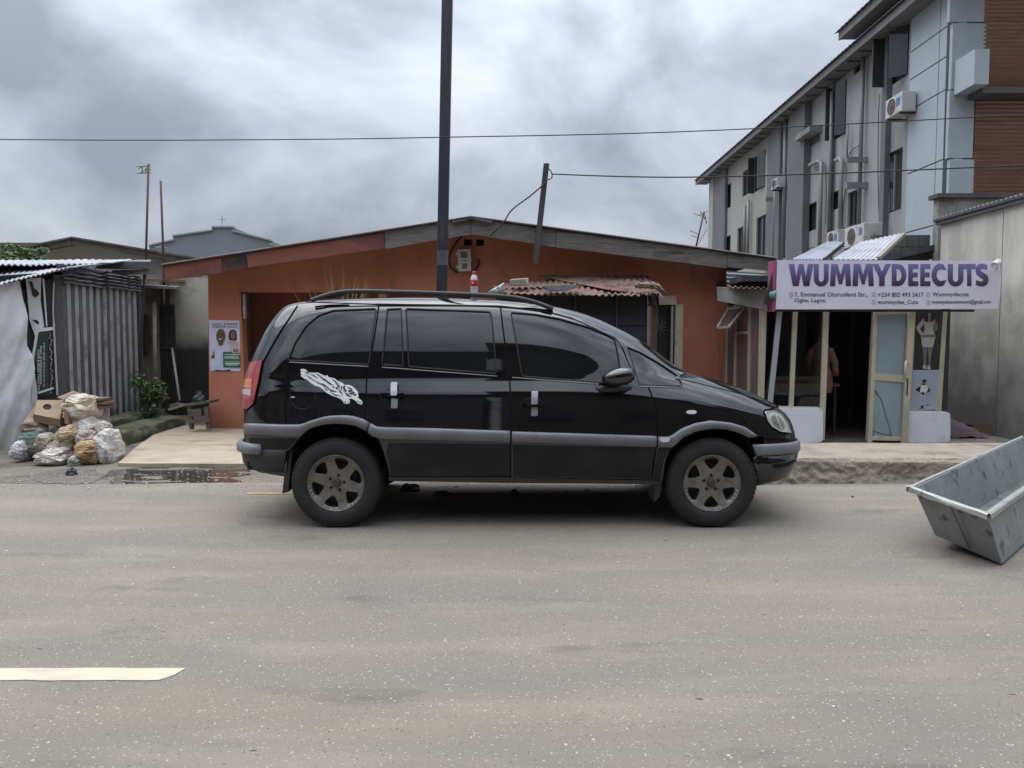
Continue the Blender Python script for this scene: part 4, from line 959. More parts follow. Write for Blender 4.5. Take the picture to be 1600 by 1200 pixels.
for (x0, y0, x1, y1) in ((410, 245, 615, 258), (375, 760, 655, 772), (375, 900, 655, 908), (380, 925, 655, 950), (410, 962, 620, 972)):
    flat('print_line', [(x0, y0), (x1, y0), (x1, y1), (x0, y1)], navyp if y0 < 300 else whitep, .0180 if y0 > 700 else .0085, pz_)
flat('print_mark', [(540, 670), (565, 670), (565, 720), (540, 720)], navyp, .0180, pz_); flat('print_mark', [(588, 660), (612, 660), (612, 725), (588, 725)], M('red_print', (.3, .05, .03), rough=.5), .0180, pz_); flat('print_mark', [(620, 670), (640, 670), (640, 725), (620, 725)], creamp, .0180, pz_)

# leaning wooden post with the service wires
post = tag(MB().hexa([P(832, 413, 10.50), P(841, 413, 10.50), P(841, 413, 10.58), P(832, 413, 10.58)], [P(849.5, 255, 10.50), P(858.5, 255, 10.50), P(858.5, 255, 10.58), P(849.5, 255, 10.58)]).build('wooden_post', M('dark_timber', (.085, .08, .076), (.05, .047, .045), scale=9, rough=.85, stretch=(6, 1, 1), bump=.4), bevel=.006), 'leaning dark timber post nailed to the gable board of the orange bungalow', 'post')
cable('wire', [P(863, 272, 10.45), P(980, 276, 10.3), P(1100, 276.5, 10.1), P(1300, 271, 9.9), P(1420, 266, 9.8), P(1700, 254, 9.5)], .009, 'twisted grey wire running right from the leaning timber post', 'wire', 14)
cable('wire', [P(853, 285, 10.47), P(830, 305, 10.5), P(800, 328, 10.53), P(785, 350, 10.55), P(765, 369, 10.57)], .010, 'slack wire drooping from the timber post to the gable peak', 'wire')
cable('wire', [P(855, 262, 10.44), P(861, 268, 10.43), P(862, 278, 10.44), P(852, 282, 10.44)], .008, 'short wire loop tied round the top of the leaning timber post', 'wire')
cable('wire', [P(-120, 217, 8.3), P(200, 219, 8.2), P(500, 217.5, 8.0), P(690, 214.5, 7.85), P(1000, 208, 7.8), P(1300, 195, 7.7), P(1720, 172, 7.6)], .0055, 'long thin overhead wire crossing the whole sky in front of the steel pole', 'wire', 14)
# steel pole
steel = M('dark_steel_pole', (.030, .034, .044), (.045, .048, .056), scale=3, rough=.45, stretch=(6, 6, .6), bump=.1, stain=(.09, .085, .08), sscale=(9, 9, 1.3), spos=.66, swid=.07, metallic=.2)
pole = thing('utility_pole', (P(686, 470, 7.95).x, 7.95, 0), 'tall dark square steel pole rising behind the minivan', 'pole')
pb, ptp = Vector((P(684, 600, 7.95).x, 7.95, -.1)), P(701.5, -130, 7.95); MB().bar(pb, ptp, .108, .108, up=(0, 1, 0)).build('pole_shaft', steel, pole, bevel=.008)
pm = (ptp - pb).normalized(); q1 = pb + pm * ((P(0, 414, 7.9).z - pb.z) / pm.z); q0 = pb + pm * ((P(0, 391, 7.9).z - pb.z) / pm.z)
MB().bar(q1, q0, .110, .110, up=(0, 1, 0)).build('paint_band', M('grey_primer_patch', (.13, .135, .14), (.06, .06, .065), scale=9, rough=.7), pole)

# spiky plant by the porch
leaf_g = M('green_blade', (.12, .16, .055), (.22, .24, .10), scale=9, rough=.6); leaf_y = M('dry_blade', (.24, .20, .10), (.17, .17, .07), scale=9, rough=.7)
def blades(c, n, h, spread, parent, seed):
    rnd_ = random.Random(seed)
    for i in range(n):
        a = rnd_.uniform(0, 2 * math.pi); s = rnd_.uniform(.1, 1.1) * spread; hh = h * rnd_.uniform(.80, 1.05) * (1 - .12 * s / spread); mb = MB(); pts = []; w = rnd_.uniform(.016, .026)
        for k in range(6):
            t = k / 5; pts.append(Vector((c[0] + math.cos(a) * s * t ** 1.6, c[1] + math.sin(a) * s * .8 * t ** 1.6, c[2] + hh * (t - .12 * t * t))))
        sd_ = Vector((-math.sin(a + 1), math.cos(a + 1), 0)); v = []
        for k, p in enumerate(pts): v += [p - sd_ * w * (1 - (k / 5) ** 2) - Vector((0, 0, 0)), p + sd_ * w * (1 - (k / 5) ** 2)]
        mb.add(v, [(2 * k, 2 * k + 1, 2 * k + 3, 2 * k + 2) for k in range(5)]); mb.build('blade', leaf_g if rnd_.random() < .55 else leaf_y, parent, smooth=True)
pc_ = P(533, 600, 9.6); plant = thing('spiky_plant', (pc_.x, 9.6, 0), 'spiky plant with stiff green and dry blades above the minivan roof rail', 'plant')
blades((pc_.x, 9.6, .3), 52, 2.26, .62, plant, 5)
pot = MB(); pot.lathe((pc_.x, 9.6, .03), (0, 0, 1), [(.0, 0), (.14, 0), (.2, .32), (.2, .34), (.17, .33), (0, .30)], 20); pot.build('pot', M('clay_pot', (.22, .1, .06), rough=.8), plant)
blades((pc_.x, 9.6, .3), 14, .9, .6, plant, 8)
pc2 = P(655, 600, 9.9); plant2 = thing('spiky_plant', (pc2.x, 9.9, 0), 'lower green blades showing behind the roof rail left of the steel pole', 'plant')
blades((pc2.x, 9.9, .2), 24, 2.02, .42, plant2, 3)
MB().lathe((pc2.x, 9.9, .03), (0, 0, 1), [(.0, 0), (.13, 0), (.17, .25), (.15, .25), (0, .2)], 20).build('pot', MATS['clay_pot'], plant2)

# ================================================================== KIOSK with rusty roof
rust = M('rusty_corrugated', (.16, .088, .062), (.26, .165, .12), scale=5, rough=.9, bump=.3, stain=(.06, .04, .033), sscale=(5, 5, 5), spos=.53, swid=.08, stain2=(.40, .33, .27), s2scale=(4, 9, 4), s2pos=.70, s2wid=.05)
planks = M('navy_painted_plank', (.014, .016, .030), (.020, .021, .032), scale=5, rough=.7, bump=.3, stretch=(1, 1, 5), stain=(.03, .028, .028), sscale=(2, 2, 4), spos=.6, swid=.1)
kiosk = thing('wooden_kiosk', (1.3, 10.2, 0), 'dark navy plank kiosk with a rusty corrugated roof against the orange wall', 'kiosk')
YK = 9.75
kx0, kx1 = P(775, 480, YK).x, P(1009, 480, YK).x
kz = P(900, 459, YK).z
nrow = 11; ztop = kz - .03
for k in range(nrow):
    z1_ = ztop - k * .185; tilt = .022
    for (xa, xb) in ((kx0, P(899, 480, YK).x - .012), (P(899, 480, YK).x + .012, P(963, 480, YK).x - .012), (P(963, 480, YK).x + .012, kx1)):
        w_ = random.uniform(-.004, .004)
        MB().hexa([(xa, YK - tilt + w_, z1_ - .188), (xb, YK - tilt - w_, z1_ - .188), (xb, YK + .012, z1_ - .188), (xa, YK + .012, z1_ - .188)], [(xa, YK, z1_), (xb, YK, z1_), (xb, YK + .012, z1_), (xa, YK + .012, z1_)]).build('plank', planks, kiosk)
for px in (899, 963):
    x = P(px, 480, YK).x; MB().box(x - .010, x + .010, YK - .035, YK + .01, .03, ztop).build('batten', M('grey_batten', (.075, .075, .08), (.045, .045, .05), scale=14, rough=.8), kiosk)
MB().box(kx1 + .002, kx1 + .02, YK, YH, 0, ztop).build('side_panel', M('faded_blue_side', (.02, .024, .055), rough=.7), kiosk)
MB().box(kx0, kx1, YK + .03, YK + .05, 0, ztop).build('lining', underblack, kiosk)
MB().box(kx0, kx1 + .1, YK - .03, YK + .02, ztop + .002, ztop + .055).build('roof_beam', M('sooty_beam', (.03, .027, .025), rough=.9), kiosk)
def sheetroof(pxl, pyl, pxr, pyr, Yf, pxl2, pyl2, pxr2, pyr2, Yb, mat, name, seed, n=26, amp=.012, nu=None):
    A, B, C, D = P(pxl, pyl, Yf), P(pxr, pyr, Yf), P(pxl2, pyl2, Yb), P(pxr2, pyr2, Yb); mb = MB()
    def fn(u, v):
        v2 = v; lo = A.lerp(B, u); hi = C.lerp(D, u); rag = .05 * nz(u * 12, seed) + .04 * nz(u * 31, seed)
        p = lo.lerp(hi, v2); 
        if v < .01: p = p + (lo - hi).normalized() * (rag + .04)
        return p + Vector((0, 0, amp * math.sin(u * n * 2 * math.pi + 1.5 * nz(u * 5, seed)) * (.85 + 1.1 * nz(u * 7, v * 2, seed)) + .012 * nz(u * 4, v * 4, seed)))
    mb.sheet(fn, n * 8, 8, th=(0, 0, -.006)); return mb.build(name, mat, kiosk)
sheetroof(777, 458, 1000, 461, 9.45, 770, 446, 1000, 437, 10.6, rust, 'roof_sheet', 3, 22)
sheetroof(950, 452, 1035, 462, 9.60, 840, 431, 1012, 430, 11.1, rust, 'roof_sheet', 8, 16)
sheetroof(780, 450, 905, 447, 10.0, 782, 441, 905, 433, 11.0, rust, 'roof_sheet', 12, 13)
rag = MB(); rag.sheet(lambda u, v: P(762 + 26 * u + 8 * nz(v * 4, 2), 459 - 15 * v * u - 3 * v, 9.43 - .05 * math.sin(v * 3)) + Vector((0, .05 * nz(u * 5, v * 5), 0)), 10, 6, th=(0, .01, 0))
rag.build('torn_plastic', M('dirty_white_plastic', (.42, .44, .43), (.30, .31, .3), scale=9, rough=.5), kiosk, smooth=True)
tag(MB().hexa([P(797, 447, 9.7), P(826, 446, 9.7), P(826, 446, 9.85), P(797, 447, 9.85)], [P(796, 437, 9.7), P(820, 435, 9.7), P(826, 434, 9.95), P(799, 436, 9.95)]).build('concrete_lump', M('mossy_block', (.24, .25, .18), (.30, .29, .22), scale=20, rough=.9, bump=.4), bevel=.01), 'pale mossy block weighing down the left of the rusty roof', 'block')
fold = MB()
for k in range(5):
    y = k * 2.2; fold.quad([P(848 + k * 3, 449 + y * .7 - 3, 9.40 - k * .004), P(908 - k * 4, 445 + y * .8, 9.40 - k * .004), P(905 - k * 5, 447.5 + y * .8, 9.40 - k * .004), P(850 + k * 2, 452 + y * .7 - 2, 9.40 - k * .004)], (0, .16 - .02 * k, .01))
tag(fold.build('folded_tarpaulin', M('grey_tarpaulin', (.16, .165, .17), (.10, .105, .11), scale=20, rough=.6), bevel=.004), 'folded grey tarpaulin lying on the front edge of the rusty roof', 'tarpaulin')
MATS['grey_tarpaulin']
cl_ = MB(); cl_.sheet(lambda u, v: P(992 + 36 * u + 18 * v * u, 441 + 10 * v + (20 * max(0, u - .6) * v * 1.5), 9.50 - .06 * math.sin(3 * v)) + Vector((0, .04 * nz(u * 6, v * 5), .03 * nz(u * 7, v * 7, 3))), 18, 12, th=(0, .012, 0))
tag(cl_.build('brown_cloth', M('dusty_tan_cloth', (.26, .20, .13), (.14, .11, .08), scale=11, rough=.95), smooth=True), 'dusty tan cloth draped over the right end of the rusty roof', 'cloth')
cl_ = MB(); cl_.sheet(lambda u, v: P(1013 + 17 * u + 1.5 * nz(v * 4), 458 + 24 * v * (1 - .4 * abs(u - .6)), 9.56) + Vector((0, .03 * math.sin(u * 9), 0)), 10, 10, th=(0, .01, 0))
tag(cl_.build('hanging_rag', M('black_rag', (.018, .016, .015), rough=.95), smooth=True), 'black rag hanging from the right corner of the rusty roof', 'rag')
MB().hexa([P(1015, 600, 9.68), P(1024, 600, 9.68), P(1024, 600, 9.76), P(1015, 600, 9.76)], [P(1020, 466, 9.68), P(1029, 466, 9.68), P(1029, 466, 9.76), P(1020, 466, 9.76)]).build('roof_post', M('brown_post', (.085, .07, .055), (.05, .042, .035), scale=10, stretch=(8, 8, 1), rough=.9, bump=.5), kiosk, bevel=.006)
# bottle on the car roof
bt = P(741, 466, 6.25); zr = 1.703; bt = Vector((bt.x, 6.25, zr - .003)); bot = thing('plastic_bottle', bt, 'clear plastic bottle with red cap and label standing on the minivan roof', 'bottle')
clearp = M('cloudy_clear_plastic', (.55, .56, .58), (.45, .46, .48), scale=30, rough=.12)
k_ = 1.0
MB().lathe(bt, (0, 0, 1), [(0, .0), (.026, .0), (.031, .008), (.031, .03), (.029, .05), (.031, .07), (.032, .09), (.032, .135), (.030, .15), (.024, .175), (.013, .192), (.013, .205)], 20).build('bottle_body', clearp, bot, smooth=True)
MB().lathe(bt, (0, 0, 1), [(.0325, .093), (.0332, .095), (.0332, .142), (.0325, .144)], 20).build('label', M('red_plastic_label', (.52, .02, .03), rough=.4), bot, smooth=True)
MB().lathe(bt, (0, 0, 1), [(.0145, .190), (.0155, .192), (.0155, .214), (.013, .217), (0, .217)], 16).build('cap', M('red_cap', (.55, .03, .04), rough=.4), bot, smooth=True)
MB().box(bt.x - .016, bt.x - .004, bt.y - .0345, bt.y - .031, bt.z + .112, bt.z + .128).build('label_mark', whitep, bot)
# ================================================================== TAILOR SHOP
YS = 9.95
shopcream = M('cream_aluminium', (.50, .45, .33), (.45, .41, .31), scale=6, rough=.45, stain=(.32, .29, .22), sscale=(4, 4, 2), spos=.64, swid=.1)
shop = thing('tailor_shop', (P(1340, 690, YS).x, YS, 0), 'small glazed tailor shop with cream frames and white low walls under a banner', 'shop')
def post_(x0t, x1t, yt, x0b, x1b, yb, Y, mat, name='frame_post', d=.06, par=None):
    a = [P(x0b, yb, Y), P(x1b, yb, Y)]; b = [P(x0t, yt, Y), P(x1t, yt, Y)]
    if yb > 684:
        for p in a: p.z = 0
    o = MB().hexa([a[0], a[1], a[1] + Vector((0, d, 0)), a[0] + Vector((0, d, 0))], [b[0], b[1], b[1] + Vector((0, d, 0)), b[0] + Vector((0, d, 0))]).build(name, mat, par or shop, bevel=.004); return o
post_(1191, 1199, 455, 1188, 1194, 640, YS, shopcream); post_(1239.5, 1247, 484, 1233, 1240, 637, YS, shopcream); post_(1287, 1296, 484, 1280, 1288.5, 690, YS, shopcream)
post_(1365, 1373, 485, 1355, 1363, 690, YS, shopcream); post_(1472, 1481, 484, 1462, 1471, 643, YS, shopcream); post_(1425, 1431, 484, 1417, 1424, 690, YS, shopcream)
def hbar(xa, ya, xb, yb, h, Y, mat, name='frame_rail', d=.05, par=None):
    return MB().quad([P(xa, ya, Y), P(xb, yb, Y), P(xb, yb + h, Y), P(xa, ya + h, Y)], (0, d, 0)).build(name, mat, par or shop, bevel=.003)
hbar(1197, 634, 1280, 636, 3, YS + .004, shopcream); hbar(1425, 640, 1463, 642, 3, YS + .004, shopcream); hbar(1199, 483, 1472, 483, 4, YS + .008, shopcream)
sglass = M('dark_shop_glass', (.006, .007, .008), rough=.02, spec=.5)
def glassmat():
    m = bpy.data.materials.new('shop_window_glass'); m.use_nodes = True; N = m.node_tree.nodes; L = m.node_tree.links; N.remove(N['Principled BSDF'])
    g_ = N.new('ShaderNodeBsdfGlossy'); g_.inputs['Roughness'].default_value = .02; t = N.new('ShaderNodeBsdfTransparent'); t.inputs['Color'].default_value = (.62, .66, .66, 1)
    f = N.new('ShaderNodeFresnel'); f.inputs['IOR'].default_value = 1.5; x = N.new('ShaderNodeMixShader'); L.new(f.outputs[0], x.inputs[0]); L.new(t.outputs[0], x.inputs[1]); L.new(g_.outputs[0], x.inputs[2])
    L.new(x.outputs[0], N['Material Output'].inputs[0]); return m
gm = glassmat()
for (x0, x1, b0, b1) in ((1199, 1239, 1194, 1233), (1247, 1287, 1240, 1280)):
    MB().quad([P(x0, 487, YS + .03), P(x1, 487, YS + .03), P(b1, 635, YS + .03), P(b0, 635, YS + .03)], (0, .006, 0)).build('window_pane', gm, shop)
whitewall = M('white_painted_render', (.74, .75, .80), (.69, .70, .75), scale=3, rough=.75, bump=.15, bscale=14, stain=(.55, .55, .57), sscale=(4, 4, 3), spos=.68, swid=.06)
def lowwall(x0, x1, y0, Y):
    p0, p1 = P(x0, y0, Y), P(x1, y0 + 1, Y); L = smooth_loop(resample([(p0.x, p0.z), (p1.x, p1.z), (p1.x + .01, 0.0), (p0.x, 0.0)], .12), 2)
    return plate('low_wall', [L], lambda a, b: (a, Y + .01 * nz(a * 4, b * 4), b), (0, .12, 0), whitewall, shop)
lowwall(1188, 1286, 637, YS - .05); lowwall(1417, 1485, 643, YS - .05)
# side bay (left flank, glazed)
XL = P(1190, 600, YS).x
bayc = M('mauve_curtained_glass', (.13, .105, .105), (.17, .135, .13), scale=3, rough=.12, stretch=(1, 12, .6), spec=.6)
B0, B1 = P(1192, 500, YS + .01), P(1134, 500, YH - .02)
def bay(t, z): return Vector((B1.x + (B0.x - B1.x) * t, B1.y + (B0.y - B1.y) * t, z))
zt_ = P(1134, 478, YH).z; zb_ = .25
MB().quad([bay(0, zt_), bay(1, zt_), bay(1, zb_), bay(0, zb_)], (.01, .01, 0)).build('side_glazing', bayc, shop)
MB().quad([bay(0, zb_), bay(1, zb_), bay(1, 0), bay(0, 0)], (.05, .03, 0)).build('low_wall', whitewall, shop)
def bpost(px, w=.035, z0=zb_, z1=zt_): # px -> t on bay
    best = min((abs((800 + FPX * bay(t, 1.5).x / (bay(t, 1.5).y * CT)) - px), t) for t in [i / 200 for i in range(201)])[1]
    return best
for px, w in ((1136, .03), (1150, .035), (1172, .04), (1189, .04)):
    t = bpost(px); MB().bar(bay(t, zb_) - Vector((.012, .012, 0)), bay(t, zt_) - Vector((.012, .012, 0)), w, .03).build('frame_post', shopcream, shop)
t0, t1 = bpost(1151), bpost(1171); zz_ = P(1160, 520, 10.6).z
MB().bar(bay(t0, zz_) - Vector((.014, .014, 0)), bay(t1, zz_) - Vector((.014, .014, 0)), .03, .04).build('frame_rail', shopcream, shop)
# propped top-hung sash
sash = [P(1138, 483, 10.9), P(1165, 479, 10.6), P(1139, 511, 10.35), P(1121, 512, 10.65)]
for i in range(4): MB().bar(sash[i], sash[(i + 1) % 4], .028, .028).build('sash_bar', M('white_sash', (.55, .52, .44), rough=.5), shop)
MB().add(sash, [(0, 1, 2, 3)]).build('sash_pane', bayc, shop)
# grey painted beam above the bay, rusty sheets
greypaint = M('dirty_grey_board', (.36, .355, .33), (.28, .275, .255), scale=4, rough=.8, stain=(.16, .15, .13), sscale=(2, 2, 3), spos=.6, swid=.12)
MB().hexa([P(1121, 470, 10.5), P(1199, 485, 9.85), P(1199, 485, 9.95), P(1121, 470, 10.6)], [P(1120, 448, 10.5), P(1200, 452, 9.85), P(1200, 452, 9.95), P(1120, 448, 10.6)]).build('bay_beam', greypaint, shop, bevel=.004)
def corr2(A, B, C, D, n, amp, mat, name, par, ax=(0, 0, 1)):
    mb = MB(); A, B, C, D = [Vector(p) for p in (A, B, C, D)]; ax = Vector(ax)
    mb.sheet(lambda u, v: A.lerp(B, u).lerp(D.lerp(C, u), v) + ax * amp * math.sin(v * n * 2 * math.pi), 8, n * 8, th=ax * -.006 if False else (0, .006, -.004)); return mb.build(name, mat, par)
zincblue = M('streaked_zinc', (.33, .36, .37), (.24, .25, .26), scale=5, rough=.5, metallic=.3, stain=(.22, .10, .06), sscale=(1.5, 1.5, 16), spos=.53, swid=.07)
corr2(P(1135, 423, 10.55), P(1208, 428, 10.3), P(1208, 447, 10.3), P(1136, 449, 10.55), 4, .012, zincblue, 'zinc_infill', shop, (0, 1, 0))
mb = MB(); mb.sheet(lambda u, v: P(1138 + 62 * u, 449 - 2 * v + 1 * u, 9.75 + .7 * v) + Vector((0, 0, .014 * math.sin(u * 7 * 2 * math.pi))), 70, 4, th=(0, 0, -.005)); mb.build('rusty_sheet', rust, shop)
MB().bar(P(1212, 415, 9.72), P(1196, 475, 9.72), .045, .045).build('dark_strut', M('dark_brown_strut', (.05, .03, .028), rough=.8), shop)
# turquoise cup, slanting pipe
tag(MB().lathe(P(1203, 461, 9.70), (.9, -.45, 0), [(0, 0), (.045, 0), (.05, .05), (.058, .052), (.058, .075), (.045, .075)], 16).build('pipe_end', M('turquoise_plastic', (.12, .35, .30), rough=.5), smooth=True), 'turquoise plastic pipe end beside the lower left banner corner', 'pipe')
tag(MB().bar(P(1219, 478, 9.84), P(1197, 690, 9.84), .065, .03, up=(0, 1, 0)).build('slanting_pole', M('pale_grey_metal', (.36, .385, .41), (.30, .32, .34), scale=5, rough=.5), bevel=.005), 'flat pale grey strut leaning against the left end of the shop front', 'pole')
# interior
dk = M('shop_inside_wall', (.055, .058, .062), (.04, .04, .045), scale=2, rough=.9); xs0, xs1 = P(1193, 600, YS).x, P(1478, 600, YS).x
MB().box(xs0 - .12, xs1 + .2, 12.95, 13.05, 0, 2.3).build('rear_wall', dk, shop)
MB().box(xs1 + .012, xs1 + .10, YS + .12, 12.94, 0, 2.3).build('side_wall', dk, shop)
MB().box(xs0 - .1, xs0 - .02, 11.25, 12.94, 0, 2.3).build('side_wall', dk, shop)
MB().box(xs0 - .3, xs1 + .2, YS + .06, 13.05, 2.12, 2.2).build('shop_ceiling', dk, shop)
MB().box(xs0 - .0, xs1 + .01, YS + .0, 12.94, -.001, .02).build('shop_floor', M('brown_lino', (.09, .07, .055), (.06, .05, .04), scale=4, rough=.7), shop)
mb = thing('cutting_table', (P(1240, 610, 10.9).x, 10.9, 0), 'maroon topped cutting table inside the shop window', 'table')
a, b = P(1203, 606, 10.9), P(1272, 610, 10.9); xm0, xm1 = a.x, b.x + .2
MB().box(xm0, xm1, 10.5, 11.3, .70, .74).build('table_top', M('maroon_table_top', (.24, .075, .085), (.2, .07, .075), scale=3, rough=.5), mb, bevel=.005)
for x in (xm0 + .05, xm1 - .05):
    for y in (10.55, 11.25): MB().box(x - .02, x + .02, y - .02, y + .02, .02, .70).build('table_leg', MATS['dark_brown_strut'], mb)
# dress form with a floral dress
dc = P(1281, 610, 10.35); df = thing('dress_form', (dc.x, 10.35, .02), 'dressmaker dummy in a brown flowered dress behind the shop window', 'mannequin')
dressm = M('brown_floral_dress', (.20, .115, .075), (.12, .07, .05), scale=10, rough=.8, stain=(.36, .13, .10), sscale=(14, 14, 14), spos=.60, swid=.04, stain2=(.4, .34, .27), s2scale=(11, 11, 11), s2pos=.66, s2wid=.03)
mbd = MB()
mbd.lathe((dc.x, 10.35, .75), (0, 0, 1), [(.20, 0), (.22, .12), (.20, .30), (.145, .45), (.17, .60), (.165, .72), (.09, .80), (.045, .84), (.045, .90), (.0, .905)], 22)
mbd.v = [Vector((dc.x + (p.x - dc.x) * .8, 10.35 + (p.y - 10.35) * .6, p.z * .84 + .015 * nz(p.x * 14, p.y * 14, p.z * 3))) for p in mbd.v]; mbd.build('dress', dressm, df, smooth=True)
for s in (-1, 1): MB().tube([(dc.x + s * .12, 10.35, 1.23), (dc.x + s * .18, 10.33, 1.05), (dc.x + s * .20, 10.30, .86)], [.045, .05, .04], 10).build('sleeve', dressm, df, smooth=True)
MB().tube([(dc.x, 10.35, .02), (dc.x, 10.35, .76)], .018).build('stand', MATS['dark_brown_strut'], df)
MB().lathe((dc.x, 10.35, .02), (0, 0, 1), [(0, 0), (.16, 0), (.16, .02), (0, .03)], 16).build('stand_foot', MATS['dark_brown_strut'], df)
tag(MB().box(P(1326, 600, 12.3).x, P(1333, 600, 12.3).x, 12.3, 12.34, .02, 2.1).build('curtain_pole', M('dim_steel', (.12, .12, .125), rough=.4)), 'thin grey upright standing deep inside the shop doorway', 'pole')
tag(MB().tube([P(1310, 487, 12.6), P(1345, 487, 12.6)], .01).build('clothes_rail', MATS['dim_steel']), 'short rail high inside the dark shop doorway', 'rail')
# open door leaf
door = thing('open_door', (P(1390, 690, 9.8).x, 9.8, 0), 'open aluminium door with two frosted blue panes and a pull handle', 'door')
YD = 9.86; D_ = dict(tl=(1367, 488), tr=(1426, 487), bl=(1357, 689), br=(1417, 688))
post_(1366, 1372, 488, 1356.5, 1363, 690, YD, shopcream, 'door_stile', .04, door); post_(1421, 1430, 486, 1410, 1419, 690, YD - .05, shopcream, 'door_stile', .05, door)
hbar(1372, 488, 1421, 486, 4, YD + .002, shopcream, 'door_rail', .036, door); hbar(1366, 583, 1417, 587, 11, YD + .002, shopcream, 'door_rail', .036, door); hbar(1361, 682, 1411, 683, 6, YD + .002, shopcream, 'door_rail', .036, door)
frost = M('frosted_blue_glass', (.30, .37, .40), (.26, .33, .365), scale=1.5, rough=.22, spec=.6, stain=(.22, .29, .32), sscale=(1, 1, 2), spos=.55, swid=.2)
MB().quad([P(1372, 492, YD + .015), P(1421, 490, YD + .015), P(1417, 587, YD + .015), P(1367, 583, YD + .015)], (0, .006, 0)).build('door_pane', frost, door)
pn = MB().quad([P(1366, 594, YD + .015), P(1416, 598, YD + .015), P(1411, 683, YD + .015), P(1361, 682, YD + .015)], (0, .006, 0)).build('door_pane', frost, door)
crk = MB()
for L in ([(1369, 611), (1378, 627), (1384, 650), (1390, 668), (1393, 683)], [(1363, 672), (1375, 677), (1393, 680)], [(1363, 664), (1365, 681)], [(1367, 610), (1371, 618)]): crk.tube([P(x, y, YD + .012) for x, y in L], .005, 5)
crk.build('crack', M('brown_crack_tape', (.15, .13, .12), rough=.7), pn)
hd = MB(); hd.tube([P(1415.5, 563, YD - .10), P(1413.5, 593, YD - .10)], .014, 8); hd.build('pull_handle', shopcream, door, smooth=True)
for y in (567, 590): MB().tube([P(1415, y, YD - .10), P(1420, y, YD - .045)], .008, 6).build('handle_mount', shopcream, door)
MB().quad([P(1417.5, 592, YD - .055), P(1419.5, 592, YD - .055), P(1418, 618, YD - .055), P(1416, 618, YD - .055)], (0, .01, 0)).build('lock_plate', M('rust_brown_lock', (.07, .03, .02), rough=.6), door)
# posters in the right pane
def px7(x, y): return (1420 + x / 7.06, 480 + y / 7.06)
po1 = thing('window_poster', P(1450, 530, YS), 'black window poster of a woman in a white dress, hand on hip', 'poster'); po2 = thing('window_poster', P(1447, 610, YS), 'pale blue-grey window poster of a man in white below the black poster', 'poster')
blackpos = M('black_poster_print', (.022, .021, .023), (.03, .028, .03), scale=6, rough=.35); palepos = M('pale_poster_print', (.36, .41, .49), (.31, .36, .44), scale=4, rough=.4)
greyskin = M('grey_skin_print', (.20, .18, .175), (.13, .115, .115), scale=30, rough=.5); greydress = M('grey_white_print', (.46, .43, .41), (.36, .335, .32), scale=25, rough=.5)
f7 = lambda nm, L, mt, d, par: flat(nm, L, mt, d, par, px7, YS)
f7('sheet', [(82, 35), (380, 35), (335, 688), (45, 688)], blackpos, .002, po1)
f7('printed_leg', [(155, 440), (205, 440), (195, 540), (185, 640), (195, 678), (160, 678), (165, 600)], greyskin, .005, po1); f7('printed_leg', [(212, 440), (262, 440), (245, 540), (232, 640), (240, 685), (205, 685), (222, 600)], greyskin, .005, po1)
f7('printed_shoe', [(158, 640), (192, 640), (196, 682), (155, 675)], greydress, .0065, po1); f7('printed_shoe', [(208, 645), (238, 645), (240, 688), (203, 684)], greydress, .0065, po1)
f7('printed_arm', [(165, 122), (120, 170), (82, 225), (100, 270), (140, 318), (165, 305), (125, 240), (172, 175)], greydress, .0065, po1); f7('printed_arm', [(290, 130), (318, 190), (316, 250), (285, 270), (280, 190), (255, 150)], greyskin, .0065, po1)
f7('printed_dress', [(165, 150), (200, 165), (250, 165), (285, 150), (268, 240), (295, 320), (268, 440), (150, 440), (133, 320), (175, 250)], greydress, .008, po1)
f7('printed_sash', [(140, 305), (290, 300), (288, 330), (142, 335)], greyskin, .0095, po1)
f7('printed_hair', [(205, 55), (248, 50), (262, 100), (275, 180), (235, 150), (200, 175), (195, 110)], hairp, .0065, po1); f7('printed_face', ell(228, 88, 18, 30), greyskin, .0095, po1); f7('printed_neck', [(215, 110), (242, 110), (250, 165), (208, 165)], greyskin, .009, po1)
f7('sheet', [(44, 692), (333, 692), (303, 1130), (18, 1135)], palepos, .002, po2)
f7('printed_arm', [(80, 905), (130, 870), (140, 890), (160, 950), (120, 935), (82, 920)], hairp, .0045, po2); f7('printed_arm', [(205, 870), (238, 910), (235, 930), (180, 950), (205, 900)], hairp, .0045, po2)
f7('printed_shirt', [(140, 862), (170, 855), (205, 868), (215, 905), (190, 945), (160, 965), (125, 925), (130, 890)], whitep, .006, po2); f7('printed_face', ell(168, 830, 22, 30), greyskin, .0065, po2); f7('printed_hair', ell(173, 812, 22, 14), hairp, .008, po2); f7('printed_beard', ell(164, 852, 14, 10), hairp, .008, po2)
f7('printed_hand', ell(158, 950, 18, 14), hairp, .0075, po2); f7('printed_trousers', [(135, 960), (190, 955), (205, 1075), (170, 1085), (140, 1075)], M('faint_print', (.40, .44, .52), rough=.4), .0045, po2)
f7('printed_emblem', ell(147, 1098, 16, 14), hairp, .006, po2); f7('print_line', [(112, 1114), (180, 1114), (180, 1118), (112, 1118)], hairp, .006, po2); f7('print_line', [(200, 1076), (228, 1080), (222, 1086), (200, 1084)], hairp, .006, po2)
MB().quad([P(1431, 486, YS + .015), P(1472, 486, YS + .015), P(1463, 641, YS + .015), P(1424, 641, YS + .015)], (0, .006, 0)).build('window_pane', sglass, shop)
